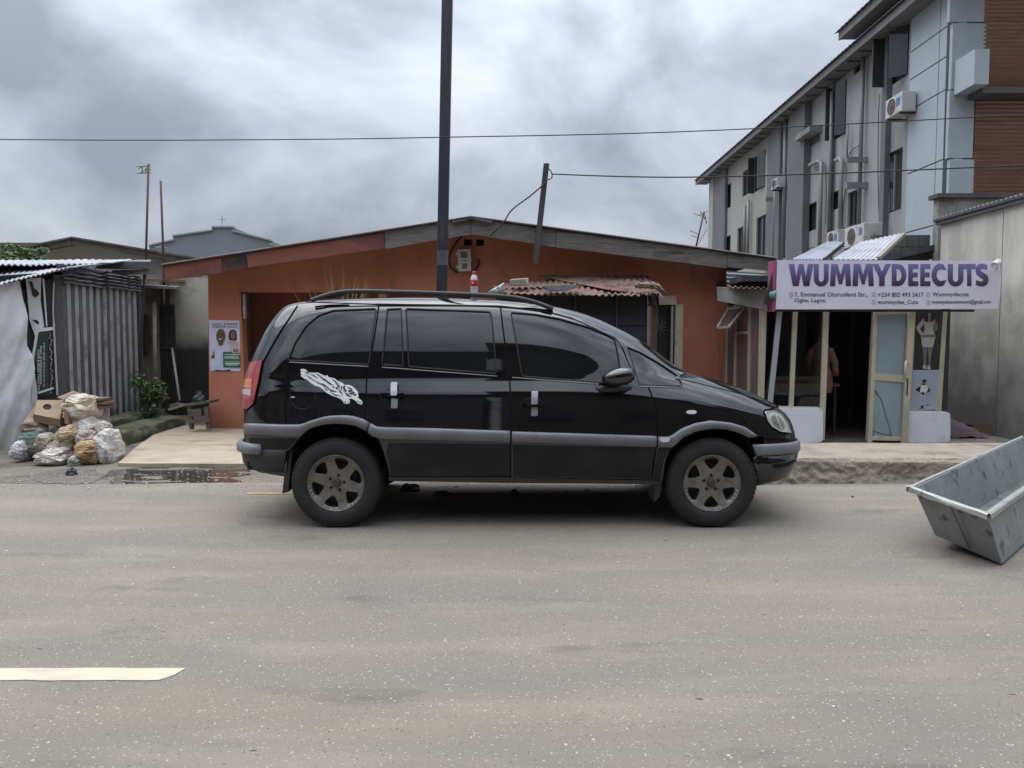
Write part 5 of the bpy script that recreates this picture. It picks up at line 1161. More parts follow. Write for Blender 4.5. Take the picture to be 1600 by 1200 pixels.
# banner
ban = thing('shop_banner', P(1388, 445, 9.7), 'long lilac-white printed shop banner reading WUMMYDEECUTS above the tailor shop', 'sign'); YB = 9.66
banm = M('banner_vinyl', (.69, .67, .77), (.65, .635, .74), scale=2, rough=.38, bump=.05, bscale=9)
bx = [(1214.5, 406.5), (1563.5, 407.5), (1559, 482.5), (1212, 483)]
def ripple(a, b): p = P(a, b, YB); return p + Vector((0, .006 * math.sin(p.x * 5) + .004 * nz(p.x * 3, p.z * 4), 0))
plate('banner_sheet', [resample(bx, 14)], ripple, (0, .01, 0), banm, ban, extra=[(x, y) for x in range(1222, 1560, 14) for y in range(412, 482, 12)])
pink = M('banner_pink_edge', (.38, .10, .19), rough=.5)
MB().quad([P(1208, 407, YB + .02), P(1216, 407, YB + .02), P(1216, 484, YB + .02), P(1208, 486, YB + .02)], (0, .2, 0)).build('banner_return', pink, ban)
MB().quad([P(1562, 407, YB + .02), P(1565.5, 407, YB + .02), P(1561, 446, YB + .02), P(1558.5, 446, YB + .02)], (0, .1, 0)).build('banner_return', pink, ban)
MB().box(P(1214, 484, YB).x, P(1525, 484, YB).x, YB + .03, YB + .08, P(1300, 487, YB).z, P(1300, 483.5, YB).z).build('frame_tube', M('black_frame_tube', (.02, .02, .022), rough=.6), ban)
MB().box(P(1216, 484, YB).x, P(1555, 484, YB).x, YB + .03, YB + .08, P(1300, 409.5, YB).z - .03, P(1300, 409, YB).z).build('frame_tube', MATS['black_frame_tube'], ban)
for px in (1225, 1390, 1550): x = P(px, 440, YB).x; MB().box(x, x + .04, YB + .082, YB + .32, P(0, 470, YB).z, P(0, 466, YB).z).build('bracket', MATS['black_frame_tube'], ban)
def gradient_print():
    m = bpy.data.materials.new('purple_fade_print'); m.use_nodes = True; N = m.node_tree.nodes; L = m.node_tree.links; b = N['Principled BSDF']; b.inputs['Roughness'].default_value = .4
    g_ = N.new('ShaderNodeNewGeometry'); s = N.new('ShaderNodeSeparateXYZ'); L.new(g_.outputs['Position'], s.inputs[0]); r = N.new('ShaderNodeMapRange'); r.inputs['From Min'].default_value = P(0, 447, YB).z; r.inputs['From Max'].default_value = P(0, 412, YB).z; L.new(s.outputs['Z'], r.inputs['Value'])
    c = N.new('ShaderNodeValToRGB'); e = c.color_ramp.elements; e[0].color = (.045, .022, .045, 1); e[1].color = (.20, .18, .42, 1); m_ = e.new(.5); m_.color = (.12, .085, .20, 1); L.new(r.outputs[0], c.inputs[0]); L.new(c.outputs[0], b.inputs['Base Color']); return m
gp = gradient_print(); bf = lambda a, b: ripple(a, b) + Vector((0, -.0035, 0))
# heavy condensed letters drawn as their own outlines (unit boxes, y down)
def arc_(cx, cy, rx, ry, a0, a1, n=10): return [(cx + rx * math.cos(R(a0 + (a1 - a0) * i / n)), cy - ry * math.sin(R(a0 + (a1 - a0) * i / n))) for i in range(n + 1)]
GL = {
 'W': [[(0, 0), (.23, 0), (.31, .58), (.40, 0), (.60, 0), (.69, .58), (.77, 0), (1, 0), (.83, 1), (.60, 1), (.50, .42), (.40, 1), (.17, 1)]],
 'U': [[(0, 0), (.33, 0), (.33, .66)] + arc_(.5, .66, .17, .15, 180, 360) + [(.67, 0), (1, 0), (1, .66)] + arc_(.5, .66, .5, .36, 0, -180)],
 'M': [[(.06, 0), (.36, 0), (.50, .50), (.64, 0), (.94, 0), (1, 1), (.75, 1), (.72, .36), (.57, .92), (.43, .92), (.28, .36), (.25, 1), (0, 1)]],
 'Y': [[(0, 0), (.31, 0), (.50, .36), (.69, 0), (1, 0), (.65, .60), (.65, 1), (.35, 1), (.35, .60)]],
 'D': [[(0, 0), (.45, 0)] + arc_(.45, .5, .55, .5, 90, -90) + [(0, 1)], [(.33, .23), (.33, .77), (.44, .77)] + arc_(.44, .5, .22, .27, -90, 90)],
 'E': [[(0, 0), (1, 0), (1, .22), (.44, .22), (.44, .38), (.93, .38), (.93, .60), (.44, .60), (.44, .78), (1, .78), (1, 1), (0, 1)]],
 'C': [arc_(.56, .5, .56, .52, 62, 298, 18) + [(1.0, .72)] + arc_(.64, .5, .30, .27, 285, 75, 14) + [(1.0, .28)]],
 'T': [[(0, 0), (1, 0), (1, .23), (.67, .23), (.67, 1), (.33, 1), (.33, .23), (0, .23)]],
 'S': [[(.93, .05), (.87, .27), (.62, .21), (.40, .25), (.42, .33), (.70, .42), (.95, .55), (1.0, .73), (.90, .92), (.62, 1.02), (.30, 1.01), (.04, .94), (.08, .72), (.36, .80), (.58, .78), (.60, .70), (.40, .62), (.12, .50), (.03, .30), (.12, .09), (.38, -.02), (.66, -.01)]]}
for ch_, xa, xb in (('W', 1232, 1271), ('U', 1271.5, 1295), ('M', 1297, 1330), ('M', 1332, 1365), ('Y', 1363, 1392), ('D', 1393, 1416), ('E', 1419, 1435), ('E', 1438, 1454), ('C', 1456, 1479), ('U', 1481, 1505), ('T', 1504, 1524), ('S', 1523, 1544)):
    plate('letter', [[(xa + (xb - xa) * x, 412.5 + 34.5 * y) for x, y in l_] for l_ in GL[ch_]], bf, (0, .002, 0), gp, ban)
inkp = M('grey_ink_print', (.07, .06, .075), rough=.5)
for s, a, b, c, d in (('7, Emmanuel Olorunfemi Str.,', 1241, 456.5, 1355.5, 464.5), ('Ogba, Lagos.', 1241, 466, 1291.5, 474), ('+234 802 493 2417', 1371.5, 457, 1443.5, 464), ('wummydee_Cuts', 1370.5, 468.5, 1434.5, 477), ('Wummydecuts', 1457, 456.5, 1513, 465), ('wummydeeomowunmi@gmail.com', 1456, 468, 1548, 476.5)):
    text('small_lettering', s, a, b, c, d, bf, inkp, ban, bold=.012)
pinkp = M('faint_pink_print', (.50, .33, .44), rough=.5)
plate('pin_symbol', [[(1232.5, 458), (1235.5, 456), (1238.5, 458), (1239, 461), (1235.5, 467), (1232, 461)], ell(1235.5, 460, 1.5, 1.6, 10)], bf, (0, .001, 0), pinkp, ban)
for (x, y) in ((1365, 460), (1365, 472), (1451, 460), (1451, 472)): plate('faint_symbol', [[(x - 3, y - 3.5), (x + 3, y - 3.5), (x + 3, y + 3.5), (x - 3, y + 3.5)]], bf, (0, .001, 0), M('very_faint_print', (.53, .51, .62), rough=.5), ban)
# camera on the banner
cc = thing('security_camera', P(1555, 414, 9.6), 'white bullet security camera on the upper right corner of the banner', 'camera'); wp = M('white_plastic', (.68, .69, .70), rough=.35)
MB().lathe(P(1561, 409, 9.56), P(1550, 417, 9.46) - P(1561, 409, 9.56), [(0, 0), (.036, .0), (.04, .01), (.042, .13), (.038, .135), (.034, .125), (0, .125)], 18).build('camera_body', wp, cc, smooth=True)
MB().bar(P(1559, 412, 9.60), P(1557, 420, 9.655), .025).build('camera_bracket', wp, cc)

# ================================================================== GREY WALLED BUILDING on the right
XW = 6.78
stainwall = M('stained_cement_render', (.66, .635, .56), (.56, .54, .48), scale=1.0, rough=.9, bump=.25, bscale=40, stretch=(1, 1, .35), stain=(.33, .33, .30), sscale=(.9, 1.0, .35), spos=.60, swid=.12, stain2=(.045, .045, .042), s2scale=(1.6, 2.1, .9), s2pos=.69, s2wid=.04, grad=(.2, 2.2, (.11, .115, .11), .85))
side = thing('cement_building', (XW, 10, 0), 'stained cement building with a dark metal gutter at the right edge behind the trough', 'building')
ztw = FX(1462, 352, XW).z
def wallX(y0, y1, seed):
    mb = MB(); mb.sheet(lambda u, v: (XW + .012 * nz(u * 5, v * 5, seed), y0 + (y1 - y0) * u, v * (ztw + (.0) - 0) * 1), 12, 12, th=(.15, 0, 0)); return mb.build('wall', stainwall, side)
wallX(12.05, FX(1562, 500, XW).y + .01, 1); wallX(FX(1562, 500, XW).y - .01, 7.8, 2)
gut_m = M('dark_gutter_metal', (.06, .065, .075), (.09, .095, .105), scale=6, rough=.5, metallic=.3)
MB().box(XW - .10, XW + .05, 7.8, 12.12, ztw + .03, ztw + .075).build('gutter', gut_m, side, bevel=.006); MB().box(XW - .07, XW + .06, 7.8, 12.1, ztw - .02, ztw + .028).build('fascia', M('grey_fascia', (.12, .125, .14), rough=.6), side)
mb = MB(); mb.sheet(lambda u, v: (XW - .08 + 2.4 * v, 7.8 + 4.3 * u, ztw + .085 + .5 * v + .012 * math.sin(u * 4.3 / .1 * 2 * math.pi)), 340, 3, th=(0, 0, -.008)); mb.build('roofing', darkroof, side)
pw = M('grey_parapet_render', (.36, .35, .31), (.25, .245, .22), scale=3, rough=.9, stain=(.12, .12, .11), sscale=(2, 2, 2), spos=.55, swid=.1)
A = P(1466, 345, 12.35); B_ = P(1640, 308, 12.35); MB().box(A.x, B_.x + 1, 12.35, 12.5, 2.6, B_.z - .02).build('parapet', pw, side)
MB().box(A.x - .06, B_.x + 1, 12.28, 12.56, B_.z - .018, B_.z + .05).build('parapet_coping', M('dark_coping', (.09, .09, .088), (.05, .05, .05), scale=6, rough=.8), side)
MB().box(A.x - .04, B_.x + 1, 12.32, 12.349, B_.z - .26, B_.z - .22).build('coping_drip', MATS['dark_coping'], side) if False else None
# things in the gap
gen = thing('generator', P(1495, 672, 10.9), 'black portable generator with a red-white strip between shop and cement wall', 'generator'); gc = P(1494, 672, 10.9)
MB().box(gc.x - .22, gc.x + .2, 10.9, 11.2, 0.02, gc.z + .03).build('engine_block', M('black_machine', (.02, .02, .022), rough=.5), gen, bevel=.03)
MB().box(gc.x - .2, gc.x + .05, 10.885, 10.898, gc.z - .04, gc.z + .0).build('name_strip', M('dull_red_strip', (.25, .06, .06), (.4, .35, .35), scale=30, rough=.5), gen)
for sx in (-.25, .24): MB().tube([(gc.x + sx, 10.88, 0), (gc.x + sx, 10.88, gc.z + .07), (gc.x + sx, 11.2, gc.z + .07), (gc.x + sx, 11.2, 0)], .014, 8).build('frame_tube', MATS['black_machine'], gen)
MB().tube([(gc.x - .25, 10.88, gc.z + .07), (gc.x + .24, 10.88, gc.z + .07)], .014, 8).build('frame_tube', MATS['black_machine'], gen)
mbp = MB(); g2 = P(1507, 690, 10.3)
mbp.sheet(lambda u, v: (g2.x - .28 + .62 * u, 10.3 + .3 * v, .02 + .30 * math.sin(v * math.pi) ** .5 * (1 - u) ** .8 + .04 * nz(u * 6, v * 6)), 16, 12); tag(mbp.build('bundle', M('purple_bundle_cloth', (.10, .07, .17), (.22, .16, .10), scale=9, rough=.9, stretch=(3, 3, 14)), smooth=True), 'purple and tan striped cloth bundle beside the right low wall', 'bundle')
tag(MB().quad([P(1522, 661, 10.6), P(1553, 662, 10.6), P(1550, 695, 10.55), P(1520, 695, 10.55)], (0, .02, 0)).build('cardboard_sheet', M('brown_cardboard', (.17, .11, .075), (.13, .085, .06), scale=5, rough=.9)), 'brown cardboard leaning on the stained cement wall', 'cardboard')

# ================================================================== THREE-STOREY BUILDING
XB = 9.3
grey = M('grey_building_render', (.34, .345, .355), (.305, .31, .32), scale=.7, rough=.85, bump=.1, stain=(.23, .235, .24), sscale=(1.6, 1.6, .22), spos=.57, swid=.08)
dgrey = M('dark_grey_pier', (.15, .16, .17), (.12, .13, .14), scale=1, rough=.85); beige_b = M('beige_grey_render', (.35, .35, .325), (.315, .315, .295), scale=.8, rough=.85, stain=(.29, .29, .27), sscale=(.7, .7, .2), spos=.58, swid=.1)
tower = thing('three_storey_building', (XB, 20, 0), 'three-storey grey building with blue and wood-look cladding above the shop', 'building')
def sidebox(x0, ytop, x1, ybot, d0, d1, mat, name, par=tower, bev=0):
    """box on the flank: pixel left/right edges and top/bottom at the left edge; stands d0..d1 out from the wall"""
    a = FX(x0, ytop, XB); b = FX(x1, ybot, XB); zb = FX(x0, ybot, XB).z
    y0, y1 = sorted((a.y, b.y)); return MB().box(XB - d1, XB - d0, y0, y1, zb, a.z).build(name, mat, par, bevel=bev)
ye = FX(1108, 400, XB).y; ZE = FX(1237, 158, XB - .55).z
mid = FX(1255, 300, XB).y
def c5(x, y): return (1080 + x / 2.858, y / 2.858)
# flank wall with window openings, two stretches
wins = [(157, 830, 178, 935, 0), (230, 770, 253, 880, 0), (147, 1062, 176, 1150, 0), (207, 1022, 232, 1145, 0), (292, 975, 337, 1160, 0), (507, 922, 560, 1042, 1), (628, 862, 659, 942, 1), (700, 862, 742, 1015, 1), (852, 700, 944, 962, 1), (392, 945, 411, 1022, 1),
        (280, 705, 333, 862, 0), (265, 742, 278, 800, 0), (642, 395, 694, 625, 1), (890, 150, 974, 385, 1), (725, 300, 760, 338, 1), (400, 603, 420, 672, 1)]
holes = []
for (x0, y0, x1, y1, s) in wins:
    a = FX(*c5(x0, y0), XB); b = FX(*c5(x0, y1), XB); c = FX(*c5(x1, y0), XB); holes.append((min(a.y, c.y), max(a.y, c.y), b.z, a.z))
ZTOP = ZE + .12
yf = FX(1424, 200, XB).y; yc = 16.0
for (ya, yb, mt) in ((mid, ye, beige_b), (yf, mid - .003, grey)):
    lo = [[(ya, 0), (yb, 0), (yb, ZTOP), (ya, ZTOP)]] + [[(h[0], h[2]), (h[1], h[2]), (h[1], h[3]), (h[0], h[3])] for h in holes if ya + .02 < h[0] and h[1] < yb - .02]
    plate('side_wall', lo, lambda y, z: (XB, y, z), (.22, 0, 0), mt, tower)
MB().box(XB + .5, XB + .55, yf, ye, 0, ZTOP - .1).build('dark_interior', underblack, tower)
MB().box(XB, XB + 8, ye, ye + .2, 0, ZTOP).build('end_wall', beige_b, tower)
wfr = M('dark_window_frame', (.035, .037, .042), rough=.5); wgl = M('dark_reflective_glass', (.03, .034, .04), (.05, .055, .06), scale=1, rough=.08, spec=.7)
for k, h in enumerate(holes):
    if k in (12, 13, 10): pass
    w_ = MB().box(XB + .10, XB + .11, h[0] + .04, h[1] - .04, h[2] + .04, h[3] - .04).build('window', wgl, tower)
    fr = MB(); t = .05
    for bx_ in ((h[0], h[0] + t, h[2], h[3]), (h[1] - t, h[1], h[2], h[3]), (h[0] + t, h[1] - t, h[2], h[2] + t), (h[0] + t, h[1] - t, h[3] - t, h[3])): fr.box(XB + .06, XB + .098, *bx_)
    fr.build('window_frame', wfr, w_)
    ym = (h[0] + h[1]) / 2; MB().box(XB + .065, XB + .097, ym - .025, ym + .025, h[2] + t, h[3] - t).build('mullion', M('pale_mullion', (.30, .31, .33), rough=.5) if k in (8,) else wfr, w_)
# side-hung shutters standing open
def shutter(k, frac):
    h = holes[k]; MB().box(XB - frac, XB + .02, h[1] - .02, h[1] + .02, h[2], h[3]).build('shutter', wfr, tower)
    MB().quad([(XB - .03, h[0], h[2] + .02), (XB - .03, h[0], h[3] - .02), (XB - frac * .75, h[0] + (h[1] - h[0]) * .35, h[3] - .02), (XB - frac * .75, h[0] + (h[1] - h[0]) * .35, h[2] + .02)], (.02, .02, 0)).build('shutter', wgl, tower)
shutter(12, .26); shutter(13, .42); shutter(10, .22)
# piers and pipes
pipe_m = M('grey_pvc_pipe', (.19, .20, .21), (.15, .16, .17), scale=3, rough=.5); lpipe = M('light_pvc_pipe', (.27, .27, .275), (.22, .22, .225), scale=3, rough=.5)
zlow = 2.0
def pier(xa, xb, d, mat, name='pier'):
    a = FX(*c5(xa, 900), XB - d); b = FX(*c5(xb, 900), XB - d); MB().box(XB - d, XB - .003, min(a.y, b.y), max(a.y, b.y), 0, ZE - .02).build(name, mat, tower)
pier(97, 150, .12, dgrey); pier(84, 97, .13, beige_b); pier(336, 392, .14, dgrey); pier(428, 498, .22, dgrey); pier(838, 858, .14, dgrey); pier(612, 624, .08, dgrey)
def pipe(x, y0, y1, r, mat, elbow=0):
    a = FX(*c5(x, y0), XB - .12); b = FX(*c5(x, y1), XB - .12); pts = [Vector((XB - .12, a.y, b.z)), Vector((XB - .12, a.y, a.z))]
    if elbow: pts += [Vector((XB - .12, a.y + elbow * .3, a.z + .1)), Vector((XB - .12, a.y + elbow, a.z + .12))]
    MB().tube(pts, r, 10).build('pipe', mat, tower, smooth=True)
pipe(770, 185, 1000, .055, pipe_m); pipe(582, 725, 1105, .06, lpipe, .9); pipe(240, 920, 1140, .06, lpipe); pipe(256, 890, 1140, .06, lpipe); pipe(424, 500, 1150, .07, pipe_m); pipe(375, 800, 1150, .05, pipe_m); pipe(630, 410, 1040, .055, pipe_m); pipe(672, 720, 1040, .06, lpipe, .4); pipe(497, 700, 1100, .03, pipe_m); pipe(700, 560, 700, .02, pipe_m)
def loose(pts, r=.012):
    MB().tube([FX(*c5(x, y), XB - .05) for x, y in pts], r, 5).build('loose_cable', MATS['black_cable'], tower, smooth=True)
loose([(700, 700), (720, 668), (748, 650), (752, 628)]); loose([(838, 960), (834, 760), (836, 520), (842, 420)], .010); loose([(690, 840), (680, 900), (676, 1000), (682, 1040)]); loose([(520, 1110), (540, 1106), (590, 1108), (604, 1090)]); loose([(600, 740), (604, 860), (600, 1000)], .01); loose([(500, 800), (510, 860), (505, 930)], .01)
# canopies
def ledge(x0, y0, x1, y1, d, th, mat):
    a = FX(*c5(x0, y0), XB - d); b = FX(*c5(x1, y1), XB); MB().box(XB - d, XB - .002, min(a.y, b.y), max(a.y, b.y), b.z - th, b.z).build('canopy', mat, tower)
lg = M('canopy_concrete', (.25, .255, .26), (.17, .175, .18), scale=3, rough=.85)
ledge(462, 640, 588, 562, .40, .16, lg); ledge(690, 735, 790, 700, .55, .14, lg); ledge(686, 835, 790, 812, .55, .16, lg); ledge(332, 900, 384, 880, .4, .15, lg)
ventg = FX(*c5(515, 640), XB); sidebox(*c5(512, 632), *c5(572, 668), .0, .03, M('vent_grille', (.07, .07, .07), rough=.7), 'vent_grille')
# roofs
roofm = M('slate_grey_roofing', (.085, .09, .10), (.12, .125, .135), scale=2, rough=.6); soff = M('soffit_board', (.17, .175, .18), (.14, .145, .15), scale=2, rough=.8)
yr = 14.8; MB().box(XB - .55, XB - .50, yr, ye + .6, ZE - .10, ZE + .10).build('eave_fascia', soff, tower); MB().box(XB - .499, XB + .0, yr, ye + .6, ZE - .08, ZE - .04).build('soffit', soff, tower)
mb = MB(); mb.sheet(lambda u, v: (XB - .62 + 5 * v, yr + (ye + .6 - yr) * u, ZE + .12 + 1.5 * v + .007 * math.sin(u * (ye + .6 - yr) / .22 * 2 * math.pi)), 700, 2, th=(0, 0, -.02)); mb.build('roofing', roofm, tower)
for k in range(60):
    y = yr + k * (ye - yr) / 60; MB().box(XB - .44, XB - .06, y, y + .05, ZE - .13, ZE - .082).build('rafter_end', soff, tower) if y > yf and k % 2 == 0 else None
u1 = FX(1310, 62, XB - .75); ZU = u1.z
MB().box(XB - .75, XB - .70, 13.5, u1.y, ZU - .02, ZU + .18).build('eave_fascia', soff, tower); MB().box(XB - .698, XB + .6, 13.5, u1.y, ZU - .0, ZU + .03).build('soffit', soff, tower)
mb = MB(); mb.sheet(lambda u, v: (XB - .82 + 5 * v, 13.5 + (u1.y + .1 - 13.5) * u, ZU + .2 + 1.3 * v + .007 * math.sin(u * (u1.y - 13.4) / .22 * 2 * math.pi)), 300, 2, th=(0, 0, -.02)); mb.build('roofing', roofm, tower)
MB().box(XB + .02, XB + 8, 16.5, u1.y - .3, ZTOP, ZU - .002).build('upper_wall', grey, tower)
# blue composite panels on the flank corner
blue = M('blue_composite_panel', (.40, .455, .495), (.36, .42, .46), scale=.6, rough=.38, spec=.5, stain=(.32, .37, .41), sscale=(.8, .8, .5), spos=.62, swid=.12)
zs = [0.0] + [FX(x, y, XB).z for x, y in ((1421, 364), (1415, 276), (1419, 177), (1433, 122), (1433, 79))] + [FX(1433, 79, XB).z + 1.5, FX(1433, 79, XB).z + 2.6]
ys = [yc, FX(1468, 250, XB).y, FX(1424, 200, XB).y - .01]
ys[1] = FX(1470, 200, XB).y
for i in range(len(zs) - 1):
    for j in range(2):
        if zs[i + 1] - zs[i] > .2: MB().box(XB - .09, XB + .1, ys[j] + .012, ys[j + 1] - .012, zs[i] + .012, zs[i + 1] - .012).build('cladding_panel', blue, tower, bevel=.008)
MB().box(XB - .06, XB + .2, yc + .05, ys[2], 0, zs[-1]).build('panel_backing', wfr, tower)
xs_ = P(1487, 220, yc).x
def fpanel(x0, x1, y0, y1, Y, mat, d=.08): a = P(x0, y0, Y); b = P(x1, y1, Y); return MB().box(a.x, b.x, Y, Y + d, b.z, a.z).build('cladding_panel', mat, tower, bevel=.008)
for (y0, y1) in ((-140, 34), (36, 139), (141, 247), (249, 330), (332, 520)):
    lo_ = y0 > 139
    fpanel(1489 if not lo_ else 1484, 1538 if not lo_ else 1520, y0, y1, yc, blue, .1)
woodc = M('wood_look_cladding', (.38, .235, .175), (.32, .195, .145), scale=3, rough=.5, stretch=(1, 1, 8), stain=(.25, .145, .11), sscale=(.8, 1, 5), spos=.58, swid=.08)
sl_ = MB(); zz0, zz1 = P(0, 500, yc).z, P(0, -140, yc).z; zsplit = P(0, 141, yc).z; z = zz0
while z < zz1:
    x0 = P(1520, 300, yc).x if z < zsplit else P(1537, 60, yc).x
    sl_.hexa([(x0, yc + .03, z), (16, yc + .03, z), (16, yc + .08, z), (x0, yc + .08, z)], [(x0, yc - .03, z + .066), (16, yc - .03, z + .066), (16, yc + .08, z + .066), (x0, yc + .08, z + .066)]); z += .084
tag(sl_.build('cladding_slats', woodc, tower), kind='stuff')
MB().box(xs_, 16, yc + .1, yc + .3, 0, zs[-1]).build('front_wall', wfr, tower)
a = P(1508, 76, 15.3); b = P(1545, 132, 15.3); MB().box(xs_ - .0, b.x, 15.3, yc - .012, b.z, a.z).build('projecting_box', blue, tower, bevel=.01)
MB().box(b.x + .002, 16, 15.5, yc - .012, b.z - .1, b.z + .02).build('projecting_ledge', M('dark_ledge', (.10, .10, .105), rough=.7), tower)
# air conditioners
acw = M('ac_white', (.55, .56, .54), (.48, .49, .47), scale=5, rough=.5, stain=(.30, .28, .24), sscale=(3, 3, 6), spos=.6, swid=.1)
def ac(x0, y0, x1, y1, d, label):
    a = FX(*c5(x0, y0), XB - d); b = FX(*c5(x1, y1), XB - d); yy0, yy1 = min(a.y, b.y), max(a.y, b.y); zb = FX(*c5(x0, y1), XB - d).z; z1 = a.z
    t = thing('air_conditioner', (XB - d / 2, (yy0 + yy1) / 2, zb), label, 'air conditioner')
    MB().box(XB - d, XB - .12, yy0, yy1, zb, z1).build('casing', acw, t, bevel=.02)
    ym = yy0 + (yy1 - yy0) * .62; r = min((z1 - zb) * .38, (yy1 - yy0) * .34); MB().lathe((XB - d - .004, ym, (zb + z1) / 2), (1, 0, 0), [(0, -.012), (r * .3, -.012), (r * .3, 0), (r, .0), (r * 1.05, -.01), (r * 1.1, .006)], 24).build('fan_grille', M('fan_grille_brown', (.10, .08, .07), rough=.6), t)
    MB().box(XB - d - .006, XB - d, yy0 + .08, yy0 + .25, z1 - .28, z1 - .10).build('sticker', M('blue_sticker', (.08, .17, .40), rough=.4), t)
    for y in (yy0 + .1, yy1 - .1): MB().bar((XB - d, y, zb - .02), (XB, y, zb - .02), .04).build('bracket', wfr, t)
ac(868, 452, 938, 536, .45, 'white air conditioner highest on the flank beside the blue panels'); ac(685, 1022, 768, 1112, .6, 'white air conditioner just above the pale awning sheets'); ac(606, 1040, 655, 1098, .5, 'smaller white air conditioner left of the one above the awning'); ac(358, 805, 384, 850, .4, 'far white air conditioner beside a dark pier')
# awning sheets between shop and building
aw = M('white_zinc_awning', (.52, .53, .58), (.45, .46, .51), scale=4, rough=.45, metallic=.15, stain=(.33, .33, .35), sscale=(2, 2, 2), spos=.6, swid=.1)
awn = thing('awning', P(1330, 400, 10.8), 'pale corrugated awning sheets sloping above the shop banner', 'awning')
for A, B, C, D in ((P(1238, 405, 10.1), P(1285, 405, 10.1), P(1318, 378, 12), P(1293, 378, 12)), (P(1300, 405, 10.1), P(1370, 405, 10.1), P(1410, 364, 12), P(1345, 378, 12))):
    mb = MB(); mb.sheet(lambda u, v: A.lerp(B, u).lerp(D.lerp(C, u), v) + Vector((0, 0, .009 * math.sin(u * 9 * 2 * math.pi))), 56, 4, th=(0, 0, -.008)); mb.build('awning_sheet', aw, awn)
MB().bar(P(1284, 407, 10.2), P(1312, 386, 11.9), .05).build('awning_rafter', MATS['brown_post'], awn); MB().bar(P(1372, 404, 10.2), P(1412, 366, 12), .05).build('awning_rafter', M('pale_timber', (.30, .27, .22), rough=.8), awn)
bl = thing('block_wall', P(1415, 400, 12.5), 'dim concrete block wall under a sloping dark roof edge above the banner', 'wall'); blk = M('dark_concrete_block', (.11, .115, .10), (.085, .09, .08), scale=4, rough=.9)
zB = P(0, 412, 12.6).z; x0 = P(1372, 400, 12.6).x
for r_ in range(3):
    for k in range(6):
        xx = x0 + k * .19 + (0 if r_ % 2 else -.09)
        if xx + .18 < P(1462, 400, 12.6).x: MB().box(xx, xx + .18, 12.6, 12.7, zB - .12 + r_ * .20, zB - .12 + r_ * .20 + .19).build('block', blk, bl)
MB().bar(P(1366, 408, 12.45), P(1462, 386, 12.45), .03, .09).build('roof_edge', gut_m, bl)
MB().quad([P(1366, 407, 12.47), P(1462, 385, 12.47), P(1462, 392, 13.6), P(1366, 400, 13.6)], (0, 0, .02)).build('roof_slab', gut_m, bl)
# aerials
def aerial(px, ptop, pbot, Y, label, tilt=0, arms=()):
    a = P(px + tilt, ptop, Y); b = P(px, pbot, Y); t = thing('aerial', b, label, 'aerial'); am = M('rusty_mast', (.11, .075, .06), (.07, .055, .05), scale=6, rough=.8); MB().tube([b, a], .022, 8).build('mast', am, t, smooth=True)
    ye_ = M('pale_aerial_rods', (.34, .32, .22), (.2, .2, .17), scale=9, rough=.5)
    for (x0, y0, x1, y1) in arms: MB().tube([P(x0, y0, Y - .03), P(x1, y1, Y + .05)], .011, 5).build('aerial_rod', ye_, t)
    return t
aerial(227, 256, 440, 15, 'tall thin television aerial mast with a small rod cluster, left of the bare mast', 5, [(212, 260, 236, 259), (213, 271, 236, 270), (222, 268, 234, 262), (216, 263, 230, 258), (218, 271, 229, 264), (228, 262, 228, 271), (226, 258, 236, 266), (222, 259, 222, 270)])
aerial(257, 283, 446, 14.5, 'bare thin mast standing right of the television aerial', -6, [(242, 386, 262, 388), (248, 392, 251, 398), (245, 388, 252, 383)])
aerial(1086, 331, 392, 20, 'small aerial on a slanting stick left of the three-storey building', 14, [(1084, 334, 1104, 340), (1094, 330, 1105, 348), (1090, 337, 1106, 330), (1100, 330, 1104, 350), (1090, 383, 1105, 357), (1078, 360, 1090, 366), (1080, 368, 1092, 372)])

# ================================================================== FAR BUILDINGS, left
gh = thing('grey_gabled_house', P(120, 430, 19), 'low grey house with a shallow gable behind the zinc shack', 'house'); gw = M('pale_grey_green_wall', (.56, .58, .54), (.50, .52, .49), scale=.9, rough=.9, stain=(.40, .41, .42), sscale=(.6, .6, .3), spos=.55, swid=.06)
YG = 19; L = [(P(x, y, YG).x, P(x, y, YG).z) for x, y in ((10, 400), (111, 378), (315, 420))]; plate('gable_wall', [[(L[0][0], 0)] + L + [(L[2][0], 0)]], lambda x, z: (x, YG, z), (0, .2, 0), gw, gh)
for (x0, y0, x1, y1) in ((0, 397, 111.5, 376), (112.5, 376, 240, 394), (240.6, 394, 312, 410)):
    MB().quad([P(x0, y0 - 2, YG - .7), P(x1, y1 - 3, YG - .7), P(x1, y1 + 6, YG - .7), P(x0, y0 + 6, YG - .7)], (0, .04, 0)).build('verge_board', wood, gh)
for (x0, y0, x1, y1) in ((0, 395, 112, 372.5), (112, 372.5, 318, 407)):
    MB().quad([P(x0, y0 - .5, YG - .8), P(x1, y1 - .5, YG - .8), P(x1, y1 - .5, YG - .8) + Vector((0, 6, 0)), P(x0, y0 - .5, YG - .8) + Vector((0, 6, 0))], (0, 0, .04)).build('roofing', darkroof, gh)
MB().box(P(0, 380, YG).x, P(5, 380, YG).x + .9, YG - 1.6, YG - 1.5, P(0, 383, YG).z, P(0, 380, YG).z).build('loose_board', wood, gh)
fh = thing('long_low_roof', P(20, 390, 26), 'flat grey roof edge far behind at the left margin', 'building'); MB().box(P(-150, 385, 26).x, P(60, 385, 26).x, 26, 32, P(0, 384, 26).z, P(0, 379, 26).z).build('roof_edge', darkroof, fh); MB().box(P(-150, 385, 26).x, P(50, 385, 26).x, 26.3, 32, 0, P(0, 384, 26).z - .01).build('wall', gw, fh)
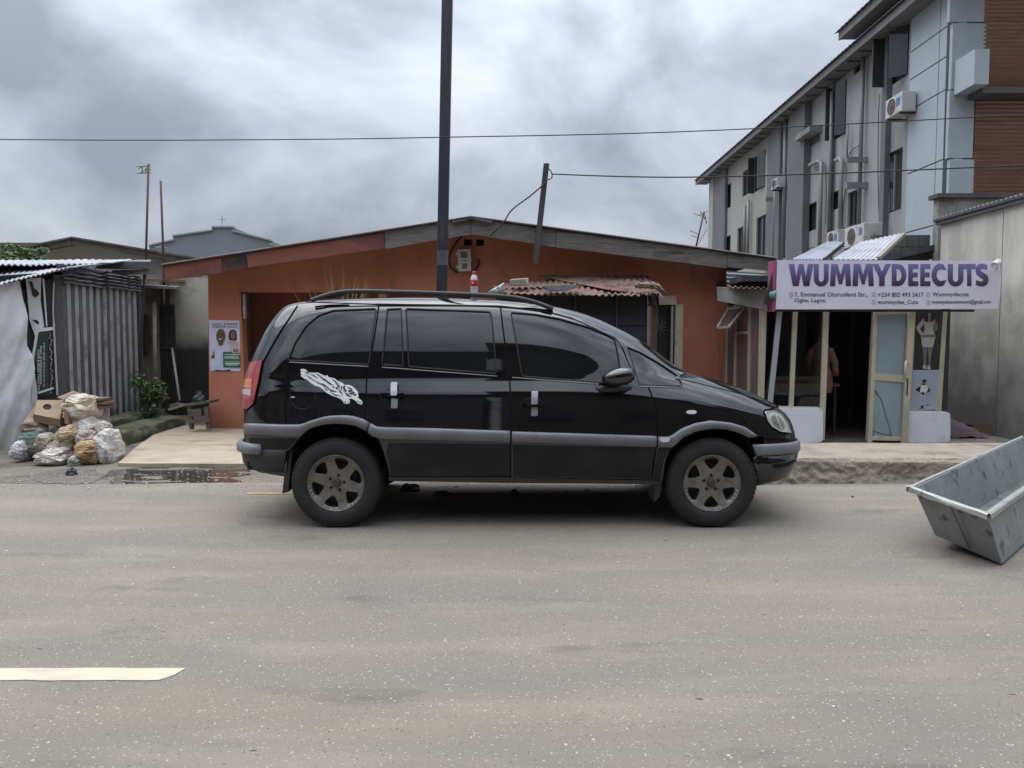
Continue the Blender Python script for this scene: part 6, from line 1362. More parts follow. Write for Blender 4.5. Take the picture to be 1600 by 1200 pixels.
ch = thing('church', P(345, 400, 34), 'blue-grey stepped gable of a church with a small cross on top', 'church'); YC_ = 34; chm = M('blue_grey_church_wall', (.22, .245, .265), (.20, .22, .24), scale=.5, rough=.85)
cpx = [(233, 384), (270, 375), (270, 369), (331, 360), (331, 355), (363, 355), (363, 361), (422, 376), (422, 382), (442, 388)]
L = [(P(x, y, YC_).x, P(x, y, YC_).z) for x, y in cpx]; plate('gable_wall', [[(L[0][0], 0)] + L + [(L[-1][0], 0)]], lambda x, z: (x, YC_, z), (0, 6, 0), chm, ch)
cop = M('pale_coping', (.36, .37, .37), rough=.8)
for i in range(0, len(cpx) - 1):
    a, b = cpx[i], cpx[i + 1]
    if a[0] != b[0]: MB().quad([P(a[0] - 1, a[1] - 2, YC_ - .1), P(b[0] + 1, b[1] - 2, YC_ - .1), P(b[0] + 1, b[1] + .3, YC_ - .1), P(a[0] - 1, a[1] + .3, YC_ - .1)], (0, .4, 0)).build('coping', cop, ch)
cr_ = MB(); cr_.tube([P(347, 337, 34.1), P(347, 354, 34.1)], .035, 6); cr_.tube([P(341, 342, 34.1), P(353, 342, 34.1)], .035, 6); cr_.build('cross', M('pale_cross', (.5, .52, .54), rough=.4), ch)
fr_ = thing('far_roof', P(455, 385, 40), 'tiny distant roof just above the left slope of the orange gable', 'building'); MB().box(P(436, 385, 40).x, P(475, 385, 40).x, 40, 42, 0, P(0, 385, 40).z).build('wall', chm, fr_); MB().quad([P(433, 386, 39.9), P(455, 382, 39.9), P(478, 386, 39.9), P(455, 386.5, 39.9)], (0, 2, 0)).build('roof', gut_m, fr_)
# foliage
leafm = [M('leaf_green', (.08, .15, .04), (.13, .21, .065), scale=14, rough=.6), M('leaf_dark_green', (.028, .06, .018), (.05, .09, .03), scale=14, rough=.6), M('leaf_pale_green', (.17, .24, .10), (.13, .20, .075), scale=14, rough=.6)]
def bush(name, c, rx, ry, rz, n, ls, label, seed, trunk=0.2):
    t = thing(name, (c[0], c[1], 0 if c[2] < 1.2 else c[2] - rz), label, 'shrub'); rn = random.Random(seed); cl3 = [(rn.uniform(-.7, .7), rn.uniform(-.7, .7), rn.uniform(-.6, .8), rn.uniform(.25, .5)) for _ in range(11)]
    for mi, m_ in enumerate(leafm):
        mb = MB()
        for i in range(n // 3):
            k = rn.choice(cl3); d = Vector((rn.gauss(0, 1), rn.gauss(0, 1), rn.gauss(0, 1))).normalized() * k[3] * rn.random() ** .4
            p = Vector((c[0] + (k[0] + d.x) * rx, c[1] + (k[1] + d.y) * ry, c[2] + (k[2] + d.z) * rz))
            if p.z < .02: continue
            a = Vector((rn.gauss(0, 1), rn.gauss(0, 1), rn.gauss(0, .5))).normalized(); b = a.cross(Vector((rn.gauss(0, 1), rn.gauss(0, 1), 1))).normalized(); s = ls * rn.uniform(.5, 1.2)
            mb.add([p - a * s, p + b * s * .45 + Vector((0, 0, s * .15)), p + a * s, p - b * s * .45 + Vector((0, 0, s * .15))], [(0, 1, 2, 3)])
        tag(mb.build('foliage', m_, t), kind='stuff')
    for k in cl3: MB().tube([(c[0], c[1], max(0.0, c[2] - rz * 1.1)), (c[0] + k[0] * rx * .5, c[1] + k[1] * ry * .5, c[2] - rz * .2), (c[0] + k[0] * rx, c[1] + k[1] * ry, c[2] + k[2] * rz)], [.012, .009, .004], 5).build('stem', M('brown_stem', (.07, .055, .035), rough=.9), t)
c = P(233, 628, 11.6); bush('green_bush', (c.x, 11.6, .42), .26, .3, .40, 1500, .035, 'small leafy green bush growing by the end of the zinc shack', 3)
c = P(42, 398, 15.5); bush('green_shrub', (c.x, 15.5, c.z - .05), .42, .5, .22, 1100, .045, 'green shrub showing over the shack roof before the grey gable', 5)
c = P(5, 402, 15); bush('green_shrub', (c.x, 15, c.z - .05), .4, .5, .22, 900, .045, 'paler shrub at the left edge above the shack roof', 9)
c = P(85, 408, 15); bush('green_shrub', (c.x + .2, 15.2, c.z - .05), .35, .4, .1, 300, .03, 'thin low weeds right of the green shrub above the shack roof', 12)

# ================================================================== ALLEY between shack and bungalow
al_w = M('blackened_beige_wall', (.50, .46, .37), (.44, .41, .33), scale=1, rough=.9, stain=(.16, .145, .12), sscale=(1, 1, 1), spos=.6, swid=.1, grad=(1.15, 1.5, (.045, .046, .044), 1.0))
alley = thing('alley_wall', P(290, 640, 13.6), 'beige wall blackened in its lower half at the back of the alley', 'wall'); A, B_ = P(262, 440, 13.6), P(345, 440, 13.6)
MB().box(A.x, B_.x + .6, 13.6, 13.8, -.02, P(0, 434, 13.6).z).build('wall_face', al_w, alley)
MB().box(P(205, 440, 13.2).x - 1.2, P(241, 440, 13.2).x, 13.2, 13.5, -.02, P(0, 440, 13.2).z).build('wall_face', M('tan_alley_wall', (.28, .23, .165), (.22, .18, .13), scale=2, rough=.9, stain=(.10, .085, .07), sscale=(1.5, 1.5, 1.2), spos=.56, swid=.1), alley)
MB().box(P(214, 480, 13.1).x, P(227, 480, 13.1).x, 13.14, 13.19, P(0, 555, 13.1).z, P(0, 492, 13.1).z).build('alley_window', M('dark_alley_window', (.03, .035, .035), rough=.4), alley)
MB().box(P(225, 480, 13.1).x, P(228, 480, 13.1).x, 13.10, 13.139, P(0, 555, 13.1).z, P(0, 490, 13.1).z).build('window_jamb', M('brown_jamb', (.10, .055, .035), rough=.8), alley)
gate = thing('iron_gate', P(257, 640, 13.4), 'rusty dark barred iron gate in the alley', 'gate'); gm_ = M('rusty_dark_iron', (.055, .05, .048), (.085, .07, .06), scale=8, rough=.8); gx0, gx1 = P(242, 500, 13.35).x, P(272, 500, 13.35).x; gz1, gz0 = P(0, 478, 13.35).z, 0.02
for k in range(9): x = gx0 + (gx1 - gx0) * k / 8; MB().box(x - .013, x + .013, 13.35, 13.38, gz0, gz1 + (.42 if k in (1, 3, 5, 6) else 0)).build('bar', gm_, gate)
for z in (gz1, gz1 * .62, gz0 + .1): MB().box(gx0 - .02, gx1 + .02, 13.33, 13.348, z - .025, z + .025).build('gate_rail', gm_, gate)
MB().box(gx0, gx1, 13.40, 13.41, gz0, gz1).build('backing_sheet', M('black_sheet', (.03, .029, .028), (.05, .048, .045), scale=5, rough=.9), gate)
tag(MB().hexa([P(205, 449, 12.6), P(277, 452, 12.6), P(277, 452, 14), P(205, 449, 14)], [P(205, 444, 12.6), P(279, 448, 12.6), P(279, 447, 14), P(205, 443, 14)]).build('alley_canopy', M('dusty_grey_sheet', (.25, .24, .22), (.15, .145, .13), scale=5, rough=.8)), 'thin grey sheet roof over the alley gate', 'canopy')
tag(MB().box(P(205, 440, 14.2).x, P(262, 440, 14.2).x, 14.2, 16, 0, P(0, 436, 14.2).z).build('alley_shed', M('brown_grey_shed', (.13, .11, .09), rough=.9)), 'low brown-grey shed behind the alley gate', 'shed')
tag(MB().box(P(205, 430, 13).x, P(265, 430, 13).x, 13.55, 15, P(0, 437, 13).z, P(0, 433, 13).z).build('rusty_sheet', rust), 'strip of rusty roofing above the alley canopy', 'roofing')
tag(MB().tube([P(243, 622, 12.9), P(241, 472, 12.9)], .028, 10).build('white_pipe', M('grimy_white_pvc', (.42, .42, .40), (.3, .3, .28), scale=6, rough=.5), smooth=True), 'upright grimy white pipe left of the iron gate', 'pipe')
tag(MB().tube([P(281, 626, 12.2), P(269, 545, 13.2)], .02, 8).build('stick', M('pale_pole', (.33, .31, .27), rough=.7), smooth=True), 'pale stick leaning beside the iron gate', 'stick')
tag(MB().tube([P(226, 408, 12.2), P(222, 520, 12.2), P(218, 612, 12.2)], .016, 6).build('rusty_rod', am_ if False else M('thin_rust_rod', (.06, .045, .04), rough=.8)), 'thin dark rod standing beside the end of the zinc shack', 'rod')
tag(MB().tube([P(230, 575, 12.5), P(229, 612, 12.5)], .035, 8).build('standpipe', M('grey_standpipe', (.14, .14, .14), rough=.6)), 'short grey standpipe behind the green bush', 'pipe')
scrap(222, 612, 16, 70, M('dark_brown_junk', (.05, .04, .033), (.12, .1, .08), scale=15, rough=.9), 'dark junk heaped behind the green bush', 'junk', seed=41, Y=12.7, name='junk_heap')
# trees of junk: mossy kerbs
moss = M('mossy_concrete', (.10, .115, .06), (.16, .15, .11), scale=5, rough=.95, bump=.6, bscale=22, stain=(.035, .045, .02), sscale=(4, 4, 4), spos=.52, swid=.1)
def kerb(pts, h, w, label, seed):
    mb = MB(); pts = [Vector(p) for p in pts]; d = (pts[1] - pts[0]); nrm = Vector((-d.y, d.x, 0)).normalized() * w; n = 16
    prf = [(0, 0), (.0, .6), (.03, .93), (.12, 1.0), (.88, 1.0), (.97, .93), (1, .6), (1, 0)]
    def fn(u, v):
        i = min(int(v * 7), 6); t = v * 7 - i; a, b = prf[i], prf[i + 1]; s, z = a[0] + (b[0] - a[0]) * t, a[1] + (b[1] - a[1]) * t
        p = pts[0].lerp(pts[1], u) + nrm * s; r_ = .03 * nz(u * 9 + seed, v * 5) + .015 * nz(u * 25, v * 14, seed); return p + Vector((r_, r_, z * h + .02 * nz(u * 6, v * 3, seed) * z))
    mb.sheet(fn, 40, 21); a = len(mb.v); return tag(mb.build('mossy_kerb', moss, smooth=True), label, 'kerb')
k0, k1 = G(178, 706, 0), G(296, 668, 0)
kerb([(k0.x - .12, k0.y, -.02), (k1.x - .1, k1.y + .05, -.02)], .20, .45, 'long mossy concrete kerb in front of the zinc shack end', 2)
kerb([(-5.62, 9.55, -.02), (-5.55, 12.1, -.02)], .26, .35, 'higher mossy footing under the zinc wall', 5)
kerb([(-5.28, 9.9, -.02), (-5.12, 11.2, -.02)], .17, .3, 'low mossy step between kerb and footing', 9)
# bench with rubbish
bench = thing('rough_bench', P(310, 668, 10.9), 'rough wooden bench against the left corner of the orange house', 'bench'); bw = M('grimy_bench_wood', (.14, .115, .09), (.09, .075, .06), scale=7, rough=.9, stretch=(1, 1, 5), bump=.4)
YBn = 10.75
MB().quad([P(286, 632, YBn), P(328, 626, YBn), P(328, 630, YBn), P(287, 636, YBn)], (0, .35, 0)).build('bench_top', bw, bench, bevel=.004)
for (xa, xb, xc, xd) in ((292, 298, 296, 301), (318, 324, 322, 328)): MB().quad([P(xa, 636, YBn + .02), P(xb, 635, YBn + .02), P(xd, 671, YBn + .02), P(xc, 671, YBn + .02)], (0, .06, 0)).build('bench_leg', bw, bench)
MB().quad([P(294, 655, YBn), P(327, 652, YBn), P(327, 659, YBn), P(295, 662, YBn)], (0, .03, 0)).build('bench_brace', bw, bench); MB().quad([P(297, 640, YBn), P(314, 638, YBn), P(314, 650, YBn), P(299, 651, YBn)], (0, .03, 0)).build('bench_board', bw, bench)
scrap(311, 627, 40, 30, M('dark_bag_pile', (.018, .02, .022), (.07, .09, .085), scale=14, rough=.3), 'dark plastic bags heaped on the rough bench', 'bags', seed=51, Y=10.9, name='bag_heap')
scrap(276, 634, 60, 12, M('brown_rubble', (.13, .11, .085), (.08, .07, .055), scale=12, rough=.95), 'low brown rubble behind the mossy kerb', 'rubble', seed=55, Y=11.9, name='rubble')
scrap(255, 622, 50, 9, MATS['brown_rubble'], 'scattered scrap in front of the iron gate', 'rubble', seed=58, Y=12.8, name='rubble')
tag(MB().bar(P(263, 640, 11.4), P(292, 632, 11.5), .06, .03).build('loose_board', MATS['pale_timber']), 'loose pale board on the rubble in the alley', 'board')

# ================================================================== ZINC SHACK, left
shack = thing('zinc_shack', (-6.2, 10, 0), 'zinc shack with a corrugated side wall and torn white tarpaulins on its front', 'shack')
CA, CB = Vector((P(101, 600, 10).x, 10.0, 0)), Vector((P(215, 600, 12.1).x, 12.1, 0))
zA, zB_ = P(103, 447, 10).z, P(212, 450, 12.1).z; zA = zB_ = (zA + zB_) / 2
zbtm = .16; npan = 11
zinc_d = M('dull_zinc', (.15, .15, .157), (.185, .185, .19), scale=3, rough=.5, metallic=.45, stain=(.07, .065, .06), sscale=(4, 4, 1), spos=.58, swid=.1, grad=(.0, .5, (.14, .11, .085), .7)); zinc_l = M('bright_zinc_rib', (.46, .47, .49), (.38, .39, .41), scale=4, rough=.45, metallic=.45, stain=(.16, .14, .12), sscale=(5, 5, 3), spos=.62, swid=.08)
# trapezoidal profile: wide flats and raised ribs
dirv = (CB - CA).normalized(); nrm = Vector((dirv.y, -dirv.x, 0)); Lw = (CB - CA).length; rib = Lw / npan
for k in range(npan):
    s0 = k * rib
    def wp_(s, o, z): return CA + dirv * s + nrm * o + Vector((0, 0, z))
    for (sa, oa, sb, ob) in ((s0 + .001, 0, s0 + rib * .68, 0),):
        MB().hexa([wp_(sa, oa - .012, zbtm), wp_(sb, ob - .012, zbtm), wp_(sb, ob, zbtm), wp_(sa, oa, zbtm)], [wp_(sa, oa - .012, zA), wp_(sb, ob - .012, zA), wp_(sb, ob, zA), wp_(sa, oa, zA)]).build('wall_sheet', zinc_d, shack)
    if k > 0 or True:
        sa, sb = s0 + rib * .68, s0 + rib
        MB().hexa([wp_(sa, 0, zbtm - .03 * random.random()), wp_(sb, 0, zbtm), wp_(sb - .03, .032, zbtm), wp_(sa + .03, .032, zbtm)], [wp_(sa, 0, zA), wp_(sb, 0, zA), wp_(sb - .03, .032, zA), wp_(sa + .03, .032, zA)]).build('wall_rib', zinc_l, shack)
# fascia of horizontal corrugations
zt2 = P(103, 412, 10).z
def fasc(s0, s1, z0, z1, n, seed, o=.05):
    mb = MB(); mb.sheet(lambda u, v: CA + dirv * (s0 + (s1 - s0) * u) + nrm * (o + .022 * math.sin(v * n * 2 * math.pi + .6) + .02 * nz(u * 5, v * 4, seed)) + Vector((0, 0, z0 + (z1 - z0) * v + .015 * nz(u * 7, seed))), 24, n * 8, th=nrm * -.005); mb.build('fascia_sheet', M('crumpled_zinc', (.21, .215, .225), (.13, .13, .14), scale=6, rough=.4, metallic=.5, stain=(.08, .07, .065), sscale=(5, 5, 5), spos=.6, swid=.08), shack)
fasc(-.06, Lw * .52, zA - .02, zt2 - .03, 4, 2); fasc(Lw * .50, Lw + .05, zA - .0, zt2 - .0, 5, 6, .075)
# front wall: direction to the left and towards the road
CF = Vector((-7.2, 8.75, 0)); fd = (CF - CA).normalized(); fn_ = Vector((fd.y, -fd.x, 0)); fn_ = fn_ if fn_.y < 0 else -fn_
Lf = (CF - CA).length
boardm = M('grey_black_board', (.055, .058, .063), (.075, .078, .082), scale=3, rough=.7, stain=(.12, .12, .12), sscale=(3, 3, 1), spos=.62, swid=.1)
def fp(s, o, z): return CA + fd * s + fn_ * o + Vector((0, 0, z))
def front_at(px, py): # intersect ray with the front plane
    d = ray(px, py); c = Vector((0, 0, CH)); t = (CA - c).dot(fn_) / d.dot(fn_); p = c + d * t; return ((p - CA).dot(fd), p.z)
MB().hexa([fp(0, -.03, 0), fp(Lf, -.03, 0), fp(Lf, 0, 0), fp(0, 0, 0)], [fp(0, -.03, 2.15), fp(Lf, -.03, 1.9), fp(Lf, 0, 1.9), fp(0, 0, 2.15)]).build('front_board', boardm, shack)
# corner post
a = P(80, 430, 9.95); MB().hexa([fp(-.0, .03, 0), fp(.10, .03, 0), fp(.10, .05, 0), fp(-.0, .05, 0)], [fp(-.0, .03, 2.2), fp(.10, .03, 2.2), fp(.10, .05, 2.2), fp(-.0, .05, 2.2)]).build('corner_board', M('grey_corner_board', (.10, .105, .11), (.07, .072, .076), scale=5, rough=.8, stretch=(5, 5, 1)), shack)
def fpl(name, pxs, mat, o, parent, extra=False, wav=0, label=None):
    L = [front_at(*p) for p in resample(pxs, 8)]; ex = []
    if wav:
        x0, x1 = min(p[0] for p in L), max(p[0] for p in L); z0, z1 = min(p[1] for p in L), max(p[1] for p in L); ex = [(x, z) for x in np.arange(x0, x1, .045) for z in np.arange(z0, z1, .07)]
    o_ = plate(name, [L], lambda s, z: fp(s, o + wav * (.6 + 1.3 * nz(s * 3.2 + z * .9, z * .7, 3) + .9 * (1 - 2.2 * abs(nz(s * 6 + z * 2.1, z * .8, 5))) + .35 * (1 - 2 * abs(nz(s * 15 + z * 4, z * 2.2, 9)))), z), fn_ * -.003, mat, parent, extra=ex)
    if wav: o_.data.polygons.foreach_set('use_smooth', [True] * len(o_.data.polygons))
    return o_
tarp = M('dirty_white_tarpaulin', (.70, .71, .73), (.60, .61, .63), scale=1.6, rough=.55, bump=.4, bscale=7, stretch=(2, 2, .7), stain=(.42, .42, .42), sscale=(2.2, 2.2, .9), spos=.60, swid=.1, grad=(-.1, .55, (.25, .22, .19), .8))
t1_ = fpl('white_tarpaulin', [(-90, 452), (0, 446), (26, 440), (31, 470), (37, 495), (37, 540), (45, 560), (46, 575), (40, 605), (40, 640), (30, 700), (0, 706), (-90, 720)], tarp, .10, None, wav=.09); tag(t1_, 'large dirty white tarpaulin draped over the front of the zinc shack', 'tarpaulin')
t2_ = fpl('white_tarpaulin', [(38, 437), (62, 434), (61, 470), (66, 510), (57, 520), (53, 545), (49, 570), (54, 600), (58, 650), (44, 650), (47, 600), (46, 560), (52, 525), (44, 500), (41, 470)], tarp, .06, None, wav=.02); tag(t2_, 'narrow torn strip of white tarpaulin hanging beside the green poster', 'tarpaulin')
fpl('burn_hole', [(43, 440), (48, 441), (50, 450), (57, 456), (59, 460), (53, 465), (48, 462), (46, 453)], hairp, .09, t2_)
fpl('fold_shadow', [(47, 500), (55, 500), (59, 505), (57, 507), (52, 503)], hairp, .09, t2_)
gpst = thing('green_poster', fp(.3, .08, 1.0), 'dark green poster with white writing turned on its side, in a white frame', 'poster'); gdk = M('dark_green_print', (.025, .055, .045), rough=.5)
fpl('poster_sheet', [(55, 519), (72, 519), (74, 617), (60, 617), (52, 560)], gdk, .085, gpst); fpl('poster_picture', [(72.5, 516), (80, 514), (83, 616), (75, 617)], hairp, .087, gpst)
rnx = random.Random(4)
for k in range(26):
    y = 519 + k * 3.7; x = 73.5 + k * .06 + rnx.uniform(0, 3.5); s = rnx.uniform(1.2, 2.6); fpl('picture_patch', [(x, y), (x + s, y + .6), (x + s * .8, y + 2.6), (x - .4, y + 2.2)], M('grey_pink_print', (.42, .38, .40), rough=.5), .0885, gpst)
def side_text(s, x, y0, y1, h):
    a, b = front_at(x, y0), front_at(x - 1 + 2.5, y1)
    text('small_lettering', s, 0, 0, 1, 1, lambda u, v: fp(front_at(x + 1.6 + h * (.5 - v), y0 + (y1 - y0) * u)[0], .0875, front_at(x, y0 + (y1 - y0) * u)[1]), whitep, gpst, .01)
side_text('YOUR & MORE THAN YOU', 56, 545, 612, 3.4); side_text('then Communicate', 60, 540, 600, 3.2); side_text("Let's speak and produce to", 64.5, 536, 604, 3.2)
fpl('frame_strip', [(55, 513), (80, 511), (80, 516), (55, 519)], tarp, .095, gpst)
fpl('frame_strip', [(80, 442), (82.5, 442), (81, 480), (83, 520), (88, 617), (85, 617), (80, 520), (78.5, 480)], M('off_white_strip', (.48, .47, .43), rough=.7), .098, gpst); fpl('frame_strip', [(63, 436), (66, 436), (71, 510), (69, 510)], tarp, .10, gpst)
fpl('frame_strip', [(56, 612), (80, 604), (81, 607), (57, 615)], tarp, .1, gpst)
fpl('black_poster_sheet', [(66, 438), (80, 437), (78, 482), (79, 511), (71, 511)], blackpos, .08, gpst)
# roof
wz = M('white_weathered_zinc', (.42, .44, .46), (.34, .36, .38), scale=3, rough=.5, metallic=.2, stain=(.22, .22, .22), sscale=(2, 2, 2), spos=.6, swid=.1)
R0, R1 = P(-160, 483, 8.7), P(108, 417, 9.75); R2, R3 = P(190, 409, 12.0), P(-160, 411, 11.5)
mb = MB(); mb.sheet(lambda u, v: R0.lerp(R1, u).lerp(R3.lerp(R2, u), v) + Vector((0, 0, .010 * math.sin(u * 34 * 2 * math.pi) + .01 * nz(u * 8, v * 5))), 240, 8, th=(0, 0, -.01)); mb.build('roof_sheet', wz, shack)
Q0, Q1, Q2, Q3 = P(-140, 416, 9.9), P(150, 412, 10.8), P(212, 406, 12.6), P(-140, 407, 12.4)
mb = MB(); mb.sheet(lambda u, v: Q0.lerp(Q1, u).lerp(Q3.lerp(Q2, u), v) + Vector((0, 0, .012 * math.sin(u * 30 * 2 * math.pi) + .015 * nz(u * 7, v * 4))), 210, 8, th=(0, 0, -.01)); mb.build('roof_sheet', wz, shack)
MB().hexa([P(150, 420, 11.9), P(232, 421, 12.1), P(232, 421, 12.9), P(150, 420, 12.9)], [P(150, 408, 11.9), P(236, 408, 12.1), P(236, 406, 12.9), P(150, 406, 12.9)]).build('roof_edge_box', M('dark_zinc_edge', (.09, .095, .10), (.14, .145, .15), scale=6, rough=.5, metallic=.3), shack, bevel=.01)
MB().hexa([P(175, 430, 12.05), P(246, 428, 12.15), P(246, 428, 12.5), P(175, 430, 12.5)], [P(175, 422, 12.05), P(246, 421, 12.15), P(246, 421, 12.5), P(175, 422, 12.5)]).build('roof_plank', wood, shack)
MB().hexa([fp(0, -.06, 2.05), fp(Lf, -.06, 1.8), fp(Lf, .02, 1.8), fp(0, .02, 2.05)], [fp(0, -.06, 2.25), fp(Lf, -.06, 2.0), fp(Lf, .02, 2.0), fp(0, .02, 2.25)]).build('front_beam', underblack, shack)
MB().box(-8.6, -6.0, 12.2, 12.3, 0, 2.3).build('rear_wall', boardm, shack)
lintel = MB().hexa([wp_(0, .0, zA), wp_(Lw, .0, zA), wp_(Lw, -.05, zA), wp_(0, -.05, zA)], [wp_(0, 0, zt2), wp_(Lw, 0, zt2), wp_(Lw, -.05, zt2), wp_(0, -.05, zt2)]).build('lintel_board', boardm, shack)

# ================================================================== SACKS
def sack_mat(name, c1, c2, st=None, st2=None, sc=6): return M(name, c1, c2, scale=sc, rough=.5, bump=.6, bscale=22, stretch=(1, 1, 2.6), stain=st, sscale=(7, 7, 22), spos=.56, swid=.04, stain2=st2, s2scale=(16, 16, 9), s2pos=.60, s2wid=.02)
def sack(x0, y0, x1, y1, Y, mat, label, seed, name='sack', depth=.42, top=.7, cat='sack'):
    a = P(x0, y1, Y); b = P(x1, y0, Y); cx, cz, hx, hz = (a.x + b.x) / 2, (a.z + b.z) / 2, abs(b.x - a.x) / 2, abs(b.z - a.z) / 2
    t = thing(name, (cx, Y, cz - hz), label, cat) if False else None; mb = MB()
    def pw_(x, k): return math.copysign(abs(x) ** k, x)
    def fn(u, v):
        th = u * 2 * math.pi; ph = (v - .5) * math.pi; c_ = pw_(math.cos(ph), .45)
        x, y, z = pw_(math.cos(th), .55) * c_, pw_(math.sin(th), .55) * c_, pw_(math.sin(ph), .8)
        taper = 1 - (1 - top) * max(0, z) ** 1.5
        def rg(a, b_, c__): return 1 - abs(nz(a, b_, c__)) * 2.4
        n1_ = .14 * nz(x * 1.3 + seed, y * 1.3, z * 1.4) + .05 * (rg(x * 1.5, y * 1.5 + seed, z * 2.2) - .5) + .040 * (rg(x * 1.4 + seed, y * 1.4 + .6 * z, z * 6.5 + 1.5 * x) - .5) + .022 * (rg(x * 2.5, y * 2.5 + seed, z * 15 + 3 * x) - .5) + .012 * (rg(x * 11 + seed, y * 11, z * 9) - .5)
        k = 1 + n1_ * 1.25
        return (cx + hx * x * taper * k + hx * .10 * nz(z * 2, seed), Y + depth / 2 * y * taper * k, cz + hz * z * (1 + .9 * n1_) + hz * .10 * nz(x * 2 + seed, 3))
    mb.sheet(fn, 110, 84); o = mb.build(name, mat, smooth=True); return tag(o, label, cat)
sack(38, 662, 92, 714, 8.62, M('teal_striped_sack', (.075, .15, .145), (.14, .20, .18), scale=7, rough=.7, bump=.5, bscale=18, stretch=(1, 1, 2.5), stain=(.42, .38, .30), sscale=(1.2, 1.2, 13), spos=.53, swid=.04, stain2=(.20, .17, .12), s2scale=(3, 3, 6), s2pos=.60, s2wid=.06), 'teal and cream striped sack at the lower left of the pile', 2)
sack(44, 652, 86, 676, 8.68, sack_mat('tan_creased_sack', (.40, .32, .22), (.30, .24, .17), (.2, .15, .11)), 'creased tan sack lying on top of the teal striped one', 7, top=.9)
sack(25, 688, 46, 716, 8.45, sack_mat('white_violet_plastic', (.58, .58, .60), (.46, .44, .46), (.42, .28, .32)), 'small white plastic bag at the far left foot of the pile', 12, depth=.3)
sack(62, 699, 109, 726, 8.25, sack_mat('pink_grey_plastic', (.48, .42, .37), (.34, .28, .25), (.66, .62, .57), (.15, .12, .11)), 'crumpled pinkish-grey sack lying flat in front of the pile', 17, depth=.35, top=.6)
sack(92, 668, 126, 715, 8.50, M('yellow_checked_sack', (.36, .33, .21), (.28, .26, .17), scale=8, rough=.7, bump=.5, bscale=16, stain=(.15, .14, .10), sscale=(20, 20, 1.5), spos=.6, swid=.04, stain2=(.06, .08, .17), s2scale=(6, 6, 8), s2pos=.70, s2wid=.03), 'yellowish checked sack standing in the middle of the pile', 23)
sack(98, 663, 126, 688, 8.44, sack_mat('brown_paper_sack_top', (.42, .32, .20), (.34, .24, .15), (.5, .42, .28)), 'open tan paper sack mouth above the checked sack', 27, depth=.3, top=.5)
kr = sack(123, 688, 158, 724, 8.28, M('kraft_sack', (.42, .28, .14), (.36, .24, .125), scale=4, rough=.7, bump=.4, bscale=14, stain=(.42, .19, .09), sscale=(3, 3, 3), spos=.62, swid=.06, grad=(.0, .12, (.22, .19, .12), .9)), 'upright kraft brown sack with a round black emblem and arched print', 33, depth=.3, top=.92)
def sackfront(a, b): # onto the front bulge of the kraft sack
    return P(a, b, 8.105)
plate('sack_emblem', [ell(142, 700, 3.8, 3.6, 20), ell(142, 700, 2.9, 2.7, 20)], sackfront, (0, .002, 0), inkp, kr); plate('sack_emblem', [ell(142, 700.5, 1.3, 1.5, 10)], sackfront, (0, .002, 0), inkp, kr)
text('sack_lettering', 'PUREFLOUR', 0, 0, 1, 1, lambda u, v: sackfront(129 + 22 * u, 704.5 + 4.2 * v + 3.2 * math.sin(u * math.pi)), inkp, kr, .02) if False else None
for k in range(9):
    u = k / 9; x = 129.5 + 21.5 * u; y = 704.5 + 3.0 * math.sin((u + .05) * math.pi); plate('sack_print', [[(x, y), (x + 1.7, y + .25 * math.cos(u * 3)), (x + 1.6, y + 3.3), (x + .1, y + 3.1)]], sackfront, (0, .002, 0), inkp, kr)
sack(116, 652, 157, 692, 8.62, sack_mat('white_blue_sack', (.58, .54, .48), (.44, .41, .36), (.28, .24, .20), (.28, .33, .42)), 'folded off-white sack with blue print resting over the kraft sack', 39)
sack(108, 616, 149, 658, 8.66, sack_mat('cream_full_sack', (.56, .48, .35), (.47, .40, .30), (.60, .57, .51), (.32, .29, .26)), 'full cream sack topmost on the pile beside the cardboard box', 45, top=.75)
sack(156, 670, 184, 727, 8.42, sack_mat('white_pink_sack', (.60, .55, .51), (.46, .42, .39), (.66, .63, .60), (.26, .30, .38)), 'tall white sack with pink and blue print at the right end', 52, top=.75)
sack(146, 636, 163, 680, 8.85, sack_mat('pink_patterned_sack', (.33, .26, .26), (.25, .22, .24), (.16, .18, .28)), 'narrow pink patterned sack wedged behind the white ones', 58, depth=.3)
sack(110, 712, 126, 729, 8.16, sack_mat('crumpled_pale_wrapper', (.45, .46, .40), (.33, .34, .29), (.18, .17, .13)), 'small crumpled pale wrapper between black bag and kraft sack', 63, depth=.18)
sack(86, 648, 105, 682, 8.60, sack_mat('grey_plastic_lump', (.20, .18, .165), (.26, .24, .22), (.12, .1, .09)), 'grey plastic lump under the cardboard box corner', 68, depth=.3)
sack(60, 676, 84, 704, 8.36, sack_mat('dirty_beige_sack', (.40, .35, .27), (.29, .25, .19), (.18, .15, .12), (.46, .42, .36)), 'dirty beige sack wedged in front of the teal striped one', 71, depth=.22, top=.8)
sack(78, 690, 100, 712, 8.33, sack_mat('brown_cream_sack', (.33, .26, .18), (.25, .20, .14), (.48, .43, .35)), 'small brown and cream sack between the pinkish and the checked one', 75, depth=.2, top=.8)
sack(124, 672, 146, 696, 8.42, sack_mat('grey_beige_sack', (.38, .34, .29), (.28, .25, .21), (.52, .48, .42), (.16, .14, .13)), 'small grey-beige sack pressed just above the kraft sack', 83, depth=.25, top=.8)
sack(150, 658, 172, 690, 8.62, sack_mat('cream_grey_sack', (.50, .46, .40), (.38, .35, .30), (.30, .26, .24)), 'cream-grey sack peeking out above the tall right sack', 88, depth=.25, top=.7)
cb = M('dusty_cardboard', (.30, .225, .145), (.25, .185, .12), scale=5, rough=.9, bump=.15, stain=(.19, .14, .095), sscale=(3, 3, 6), spos=.58, swid=.1)
